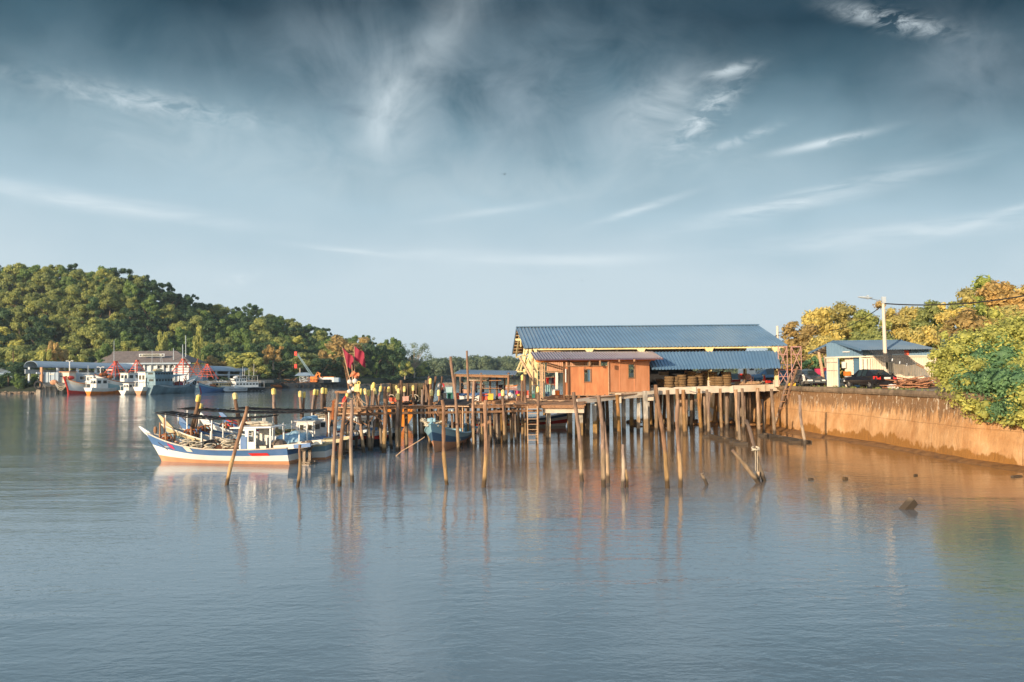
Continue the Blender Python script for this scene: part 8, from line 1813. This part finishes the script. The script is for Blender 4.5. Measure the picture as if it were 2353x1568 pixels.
# ---------------------------------------------------------------- cars
def car(label, mt, L_, prof, wd_=1.68, hgt=1.45, scale=1, plate=True, loc=(0, 0, 0), rz=0, spoiler=False, name='parked_car', glassm='glass'):
    """local x forward; prof rows: x, sill z, belt z, top z, half width at belt, half width at top"""
    t = thing(name, label, 'car'); body = MB(); gl = MB()
    secs = []
    for x, zs_, zbl, ztp, wb_, wt in prof: secs.append([V3(x, s_*a, b_) for s_, seq in ((1, ((wb_*.88, zs_), (wb_*1.0, zs_+.12), (wb_*1.02, (zs_+zbl)/2+.05), (wb_*.97, zbl), (wt, ztp))), (-1, ((wt, ztp), (wb_*.97, zbl), (wb_*1.02, (zs_+zbl)/2+.05), (wb_*1.0, zs_+.12), (wb_*.88, zs_)))) for a, b_ in seq])
    for i in range(len(secs)-1):
        a, b_ = secs[i], secs[i+1]; dA, dB = prof[i][3]-prof[i][2], prof[i+1][3]-prof[i+1][2]; cab = dA > .3 and dB > .3; screen = (dA > .3) != (dB > .3)
        for k in range(9):
            tgt = gl if ((cab and k in (3, 5)) or (screen and k == 4)) else body
            tgt.add([a[k], a[k+1], b_[k+1], b_[k]], [(3, 2, 1, 0)])
        body.add([a[9], a[0], b_[0], b_[9]], [(3, 2, 1, 0)])
    body.add(secs[0], [tuple(range(10))]); body.add(secs[-1], [tuple(range(10))[::-1]])
    bd = body.build('body', mt, t, smooth=False); gl.build('windows', glassm, t)
    mb = MB(); xs = [r_[0] for r_ in prof if r_[3]-r_[2] > .3]; zt_ = max(r_[3] for r_ in prof); xm = sum(xs)/len(xs)
    for x in (xs[0]+.05, xm, xs[-1]-.05):
        for s_ in (-1, 1): q = min(prof, key=lambda r_: abs(r_[0]-x)); mb.bar((x, s_*q[4]*.98, q[2]), (x, s_*(q[5]+.01), q[3]-.01), .07, .04)
    mb.build('pillars', mt, t)
    for x in (L_*.2, L_*.8):
        for s_ in (-1, 1):
            w_ = thing_child('wheel', t, (x, s_*(wd_/2-.09), .31)); M_ = Matrix.Rotation(R(90), 3, 'X')
            mb = MB(); mb.ring((x, s_*(wd_/2-.08), .31), .24, .085, M_, 18, 8); tb = mb.build('tyre', 'rubber', t); 
            mb = MB(); mb.tube((x, s_*(wd_/2-.02), .31), (x, s_*(wd_/2+.005), .31), .17, .17, 12)
            for k in range(5): a_ = 2*PI*k/5; mb.bar((x, s_*(wd_/2+.01), .31), (x+.17*math.cos(a_), s_*(wd_/2+.01), .31+.17*math.sin(a_)), .05, .03)
            r_ = mb.build('rim', 'metal', t); tb.parent = w_; r_.parent = w_; bpy.data.objects
            tb.location = -w_.location; r_.location = -w_.location
            mb = MB(); mb.tube((x, s_*(wd_/2-.22), .33), (x, s_*(wd_/2-.0), .33), .38, .38, 16); mb.build('wheel_arch', 'rubber', t)
    for s_ in (-1, 1):
        z_ = prof[0][2]-.12; mb = MB(); mb.hull8([(prof[0][0]-.02, s_*wd_*.30, z_-.13), (prof[0][0]-.02, s_*wd_*.47, z_-.11), (prof[0][0]+.35, s_*wd_*.515, z_-.1), (prof[0][0]+.3, s_*wd_*.3, z_-.1), (prof[0][0]-.0, s_*wd_*.30, z_+.1), (prof[0][0]+.02, s_*wd_*.47, z_+.12), (prof[0][0]+.4, s_*wd_*.51, z_+.12), (prof[0][0]+.3, s_*wd_*.3, z_+.12)]); mb.build('tail_light', 'tail_red', t)
        z_ = prof[-1][2]-.1; xx = prof[-1][0]; mb = MB(); mb.hull8([(xx-.3, s_*wd_*.3, z_-.08), (xx-.3, s_*wd_*.49, z_-.08), (xx+.03, s_*wd_*.45, z_-.08), (xx+.03, s_*wd_*.25, z_-.08), (xx-.35, s_*wd_*.3, z_+.08), (xx-.4, s_*wd_*.48, z_+.09), (xx+.0, s_*wd_*.44, z_+.05), (xx+.0, s_*wd_*.25, z_+.05)]); mb.build('headlight', 'white', t)
        mb = MB(); mb.ball((L_*.66, s_*(wd_/2+.08), prof[-3][2]+.08), (.08, .11, .07), 8, 5); mb.build('mirror', mt, t)
    if plate:
        mb = MB(); mb.box((prof[0][0]-.035, 0, prof[0][2]-.14), (.02, .5, .13)); pl_ = mb.build('licence_plate', 'white', t)
        mb = MB(); mb.box((prof[-1][0]+.035, 0, .42), (.02, .5, .12)); mb.build('licence_plate', 'white', t)
    mb = MB(); mb.box((prof[0][0]-.0, 0, .36), (.14, wd_*.9, .16)); mb.box((prof[-1][0], 0, .36), (.14, wd_*.88, .16)); mb.build('bumpers', mt, t)
    if spoiler: mb = MB(); mb.box((prof[0][0]+.14, 0, prof[0][3]+.16), (.2, wd_*.78, .03)); [mb.box((prof[0][0]+.14, s_*wd_*.34, prof[0][3]+.08), (.1, .04, .16)) for s_ in (-1, 1)]; mb.build('spoiler', mt, t)
    t.location = loc; t.rotation_euler.z = rz; t.scale = (scale,)*3; return t
def thing_child(nm, par, loc):
    o = bpy.data.objects.new(nm, None); o.empty_display_size = .1; C.objects.link(o); o.parent = par; o.location = loc; return o
SED = [(0, .3, .92, .98, .78, .62), (.12, .26, .94, 1.02, .83, .66), (.62, .25, .93, 1.04, .85, .66), (1.25, .24, .92, 1.40, .85, .57), (1.9, .24, .91, 1.45, .85, .58), (2.55, .24, .90, 1.40, .85, .57), (3.15, .24, .88, .96, .85, .66), (3.9, .26, .80, .86, .83, .66), (4.3, .32, .66, .70, .72, .55)]
SUV = [(0, .35, .98, 1.25, .80, .62), (.1, .3, 1.02, 1.55, .84, .6), (.7, .28, 1.0, 1.66, .86, .6), (1.9, .28, .98, 1.68, .86, .6), (2.5, .28, .96, 1.58, .86, .58), (3.15, .28, .96, 1.06, .86, .7), (3.9, .3, .88, .95, .84, .66), (4.3, .36, .7, .74, .74, .55)]
HAT = [(0, .32, .92, 1.1, .78, .6), (.1, .28, .94, 1.36, .82, .58), (.7, .26, .92, 1.47, .84, .58), (1.6, .26, .9, 1.48, .84, .58), (2.15, .26, .88, 1.4, .84, .56), (2.85, .26, .88, .97, .83, .66), (3.4, .28, .8, .86, .8, .62), (3.75, .34, .64, .68, .7, .52)]
pc = W(1996, 890, 58.0)
car('glossy black four door sedan seen from behind, parked by the lamp post', 'car_black', 4.3, SED, spoiler=True, loc=(pc.x+.55, 56.2, zG), rz=R(98), scale=1.03)
pc = W(1858, 886, 66.5)
car('black hatchback with long white windscreen strip, nose toward the camera', 'car_grey', 3.75, HAT, loc=(pc.x, 69.5, zG), rz=R(-83), scale=1.02)
pc = W(1872, 870, 73)
car('dark green grey car half hidden behind the black hatchback', 'car_grey', 4.3, SUV, loc=(pc.x+.4, 75.5, zG), rz=R(-80))
a = W(1803, 878, 84); car('metallic blue crossover parked behind the plastic chairs, nose to the left', 'car_blue', 4.3, SUV, loc=(a.x+.1, 84, zG), rz=R(180), scale=1.0)
a = W(1790, 875, 90); car('dark car showing just over the roof of the blue crossover', 'car_grey', 4.3, SUV, loc=(a.x+1, 92, zG), rz=R(180))
a = W(1800, 872, 87); car('second blue car behind the scaffold legs', 'car_blue', 4.3, SED, loc=(a.x+1.6, 80, zG), rz=R(120), scale=.9)
mb = MB(); rs = W(*r8b(505, 216), 66.6); 
# white cab lorry
lr = thing('small_lorry', 'white cabbed lorry standing behind the red cabinets', 'lorry', W(*r7b(1400, 430), 88)); lx = W(*r7b(1262, 430), 88).x; l2 = W(*r7b(1522, 430), 88).x
mb = MB(); wd_ = l2-lx
mb.prism([(lx, 88, zG+.5), (l2, 88, zG+.5), (l2, 88, zG+2.6), (lx+wd_*.4, 88, zG+2.6), (lx+wd_*.08, 88, zG+1.5)], (0, 1.9, 0)); mb.build('cab', 'white', lr)
mb = MB(); mb.prism([(lx+wd_*.55, 87.97, zG+1.5), (l2-wd_*.12, 87.97, zG+1.5), (l2-wd_*.12, 87.97, zG+2.4), (lx+wd_*.6, 87.97, zG+2.4)], (0, -.02, 0)); mb.build('side_window', 'glass_dark', lr)
for x in (lx+wd_*.35,): mb = MB(); mb.ring((x, 87.9, zG+.4), .3, .12, FACE, 14, 6); mb.build('wheel', 'rubber', lr)
mb = MB(); mb.box((l2+2.3, 89, zG+1.0), (4.4, 2, .2)); [mb.bar((l2+.2+k*.6, 88, zG+1.1), (l2+.2+k*.6, 88, zG+2.1), .08) for k in range(8)]; mb.bar((l2, 88, zG+2.1), (l2+4.4, 88, zG+2.1), .1); mb.build('load_bed', 'grey_light', lr)
# motorbikes
def bike(label, loc, rz, mt, fair='white'):
    t = thing('motorbike', label, 'motorbike'); M_ = FACE
    for x in (0, 1.22):
        w_ = thing_child('wheel', t, (x, 0, .3)); mb = MB(); mb.ring((0, 0, 0), .25, .05, M_, 18, 6); q = mb.build('tyre', 'rubber'); q.parent = w_; mb = MB()
        for k in range(8): mb.bar((0, 0, 0), (.23*math.cos(k*PI/4), 0, .23*math.sin(k*PI/4)), .015)
        mb.tube((0, -.05, 0), (0, .05, 0), .05, .05, 8); q = mb.build('hub', 'metal'); q.parent = w_
    mb = MB(); mb.path([(1.22, 0, .3), (1.0, 0, .95)], .03, 6); mb.path([(.98, -.3, 1.05), (1.0, 0, .98), (.98, .3, 1.05)], .02, 6); mb.build('handlebar', 'metal', t)
    mb = MB(); mb.prism([(1.1, -.07, .45), (1.02, -.07, 1.0), (.9, -.07, .9), (.85, -.07, .5)], (0, .14, 0)); mb.build('front_fairing', fair, t)
    mb = MB(); mb.hull8([(-.1, -.12, .6), (.75, -.1, .55), (.75, .1, .55), (-.1, .12, .6), (-.25, -.12, .78), (.7, -.1, .74), (.7, .1, .74), (-.25, .12, .78)]); mb.build('seat', 'rubber', t)
    mb = MB(); mb.box((.55, 0, .38), (.5, .22, .28)); mb.bar((0, .1, .3), (.6, .1, .4), .06); mb.bar((-.2, -.12, .35), (.5, -.12, .3), .07); mb.build('engine', mt, t)
    mb = MB(); mb.ball((1.06, 0, .98), (.09, .08, .09), 8, 6); mb.build('headlight', 'white', t)
    t.location = loc; t.rotation_euler.z = rz; return t
p = W(*r8b(470, 415), 66.8); bike('motorbike with white leg shield parked in front of the black hatchback', (p.x+.4, 66.2, zG), R(205), 'metal')
p = W(*r8b(110, 400), 69); bike('red motorbike behind the steel scaffold legs', (p.x, 71.5, zG), R(200), 'red', 'red')
cr8 = lambda u0, v0, u1, v1, d, mt, label, **k: crate(*r8b(u0, v0), *r8b(u1, v1), d, mt, label, **k)
cr8(215, 362, 328, 416, 67.6, 'yellow', 'yellow orange crate behind the head of the log ladder')
k_ = 0
for (u0, v0, u1, v1, d, mt, lb) in ((652, 335, 745, 402, 69, 'flag_maroon', 'bottom left purple box of the magenta stack'), (655, 205, 745, 332, 69, 'magenta', 'middle left pink box of the magenta stack'), (652, 138, 742, 204, 69, 'magenta', 'top left pink box of the magenta stack'),
                                  (760, 205, 828, 262, 69.3, 'magenta', 'middle right pink box of the magenta stack'), (765, 124, 830, 204, 69.4, 'flag_maroon', 'top right purple box of the magenta stack'), (748, 262, 828, 400, 69.6, 'magenta', 'lower right tall pink box of the magenta stack')):
    cr8(u0, v0, u1, v1, d, mt, lb)
p = W(*r8b(795, 400), 67.5); mb = MB(); g = random.Random(3)
mb.path([V3(p.x, 67.5, zG), V3(p.x-.05, 67.5, zG+.5), V3(p.x, 67.5, zG+1.0), V3(p.x+.12, 67.5, zG+1.35)], [.45, .42, .36, .12], 9); solo(mb, 'covered_bundle', 'hull_blue', 'blue sheet wrapped bundle at the corner of the cream container', 'bundle', V3(p.x, 67.5, zG))
# timber prop of the far gable
mb = MB(); a, b_ = W(*r8b(705, -20), 66.5), W(*r8b(765, 300), 67); mb.path([a+V3(-.1, 0, .6), a.lerp(b_, .5), V3(b_.x, b_.y, zG)], [.12, .14, .15], 8); solo(mb, 'crooked_post', 'plank_pale', 'crooked tree trunk prop before the magenta boxes', 'post', V3(b_.x, b_.y, zG))
mb = MB(); a, b_ = W(*r8b(770, -30), 69), W(*r8b(800, 120), 69); mb.path([a+V3(0, 0, .5), b_], [.1, .1], 8); solo(mb, 'thin_trunk', 'bark_pale', 'thin slanted trunk by the container corner', 'trunk', b_)
# debris pile right of the car
g = random.Random(31); mb = MB()
for i in range(120):
    a = W(*r8(g.uniform(925, 1260), 900), g.uniform(55.5, 58.2)); a.z = zG+g.uniform(.05, .75)*(1-abs((a.x-31.5)/5)*.3); q = a+V3(g.uniform(-1.6, 1.6), g.uniform(-.6, .6), g.uniform(-.2, .25)); q.z = max(zG+.03, q.z); mb.bar(a, q, g.uniform(.1, .25), g.uniform(.04, .1))
tag(mb.build('timber_debris', 'debris_wood'), 'messy pile of broken planks and driftwood between the sedan and the bush', 'debris', kind='stuff')
mb = MB(); mb.path([W(*r8(940, 915), 56), W(*r8(990, 875), 56.4), W(*r8(1060, 890), 56)], [.1, .2, .1], 7); mb.path([W(*r8(1130, 880), 55.8), W(*r8(1190, 850), 56.2)], [.12, .09], 7); solo(mb, 'driftwood_log', 'debris_wood', 'curved driftwood logs on top of the debris pile', 'logs', W(*r8(990, 875), 56.4))
mb = MB(); g = random.Random(1)
for i in range(7): mb.ball(W(*r8(905+g.uniform(0, 60), 905), 55.9)*V3(1, 1, 0)+V3(0, 0, zG+.1+g.uniform(0, .15)), (g.uniform(.12, .3), .2, g.uniform(.1, .2)), 8, 5)
solo(mb, 'plastic_sheet', 'white', 'crumpled white plastic on the ground right of the sedan', 'plastic', W(*r8(930, 905), 55.9))
# weeds and grass along the wall top
g = np.random.default_rng(4); c = []; r = []
for i in range(160):
    f_ = g.uniform(0, 1); k = int(f_*(len(DW)-20))+8; a, b_ = DW[k]; c.append((a+g.uniform(1.0, 2.2), b_, ZW+.05)); r.append(g.uniform(.06, .16))
ob = bpy.data.objects.new('wall_weeds', leaf_mesh('weeds', ['leaf_olive'], c, r, 900, .07, 3, core=False)); C.objects.link(ob); tag(ob, 'thin weeds on the ground behind the seawall coping', 'weeds', kind='stuff')
# house gable far behind scaffold
t = thing('far_house', 'tiny pinkish roofed house seen through the scaffold', 'house', W(1805, 862, 170)); x0, x1 = W(1781, 860, 170).x, W(1809, 860, 170).x; zz = W(1795, 852.5, 170).z
mb = MB(); mb.box(((x0+x1)/2, 172, (ZW+zz)/2), (x1-x0-.6, 4, zz-ZW)); mb.build('wall', 'white', t); mb = MB(); q = W(1797, 842.5, 172).z; mb.add([(x0, 169, zz), (x1, 169, zz), (x1, 175, zz), (x0, 175, zz), (x0+1.3, 172, q), (x1-1.0, 172, q)], [(0, 1, 5, 4), (1, 2, 5), (2, 3, 4, 5), (3, 0, 4), (0, 3, 2, 1)]); mb.build('roof', 'carton', t)
# birds
def bird(px, py, d, s, rz, lb):
    p = W(px, py, d); t = MB(); t.ball(p, (.22*s, .07*s, .07*s), 8, 5)
    for s_ in (-1, 1): t.add([p+V3(.08*s, 0, .02*s), p+V3(-.1*s, 0, .02*s), p+V3(-.12*s, s_*.35*s, .14*s), p+V3(.05*s, s_*.38*s, .16*s), p+V3(-.18*s, s_*.85*s, -.02*s)], [(0, 1, 2, 3), (3, 2, 4)])
    t.add([p+V3(-.2*s, 0, 0), p+V3(-.36*s, .07*s, 0), p+V3(-.36*s, -.07*s, 0)], [(0, 1, 2)])
    M_ = Matrix.Rotation(rz, 3, 'Z'); t.v = [p+M_ @ (v-p) for v in t.v]; solo(t, 'bird', 'hair', lb, 'bird', p)
bird(1159, 401, 60, .42, 1.2, 'small dark bird gliding high over the middle of the river'); bird(1338, 645, 120, .42, .9, 'tiny distant bird left above the blue roof'); bird(1714, 714, 110, .42, 1.1, 'tiny distant bird just above the right end of the blue roof'); bird(1975, 60, 90, .3, 1.2, 'tiny speck of a bird near the top right clouds')
# thin river haze that pales the far forest and hill
hz = MB(); hz.box((150, 1750, 45), (5600, 4700, 99)); ho = hz.build('haze', []); tag(ho, 'thin pale haze in the air over the river', 'haze', kind='stuff')
hm = bpy.data.materials.new('haze_air'); hm.use_nodes = True; N = hm.node_tree.nodes; L = hm.node_tree.links; N.clear(); o = nd('ShaderNodeOutputMaterial'); v = nd('ShaderNodeVolumePrincipled')
v.inputs['Color'].default_value = (.70, .85, 1.0, 1); v.inputs['Density'].default_value = .00014; v.inputs['Anisotropy'].default_value = .1; L.new(v.outputs[0], o.inputs['Volume']); ho.data.materials.append(hm)
sc.cycles.volume_bounces = 0; sc.cycles.volume_step_rate = 4
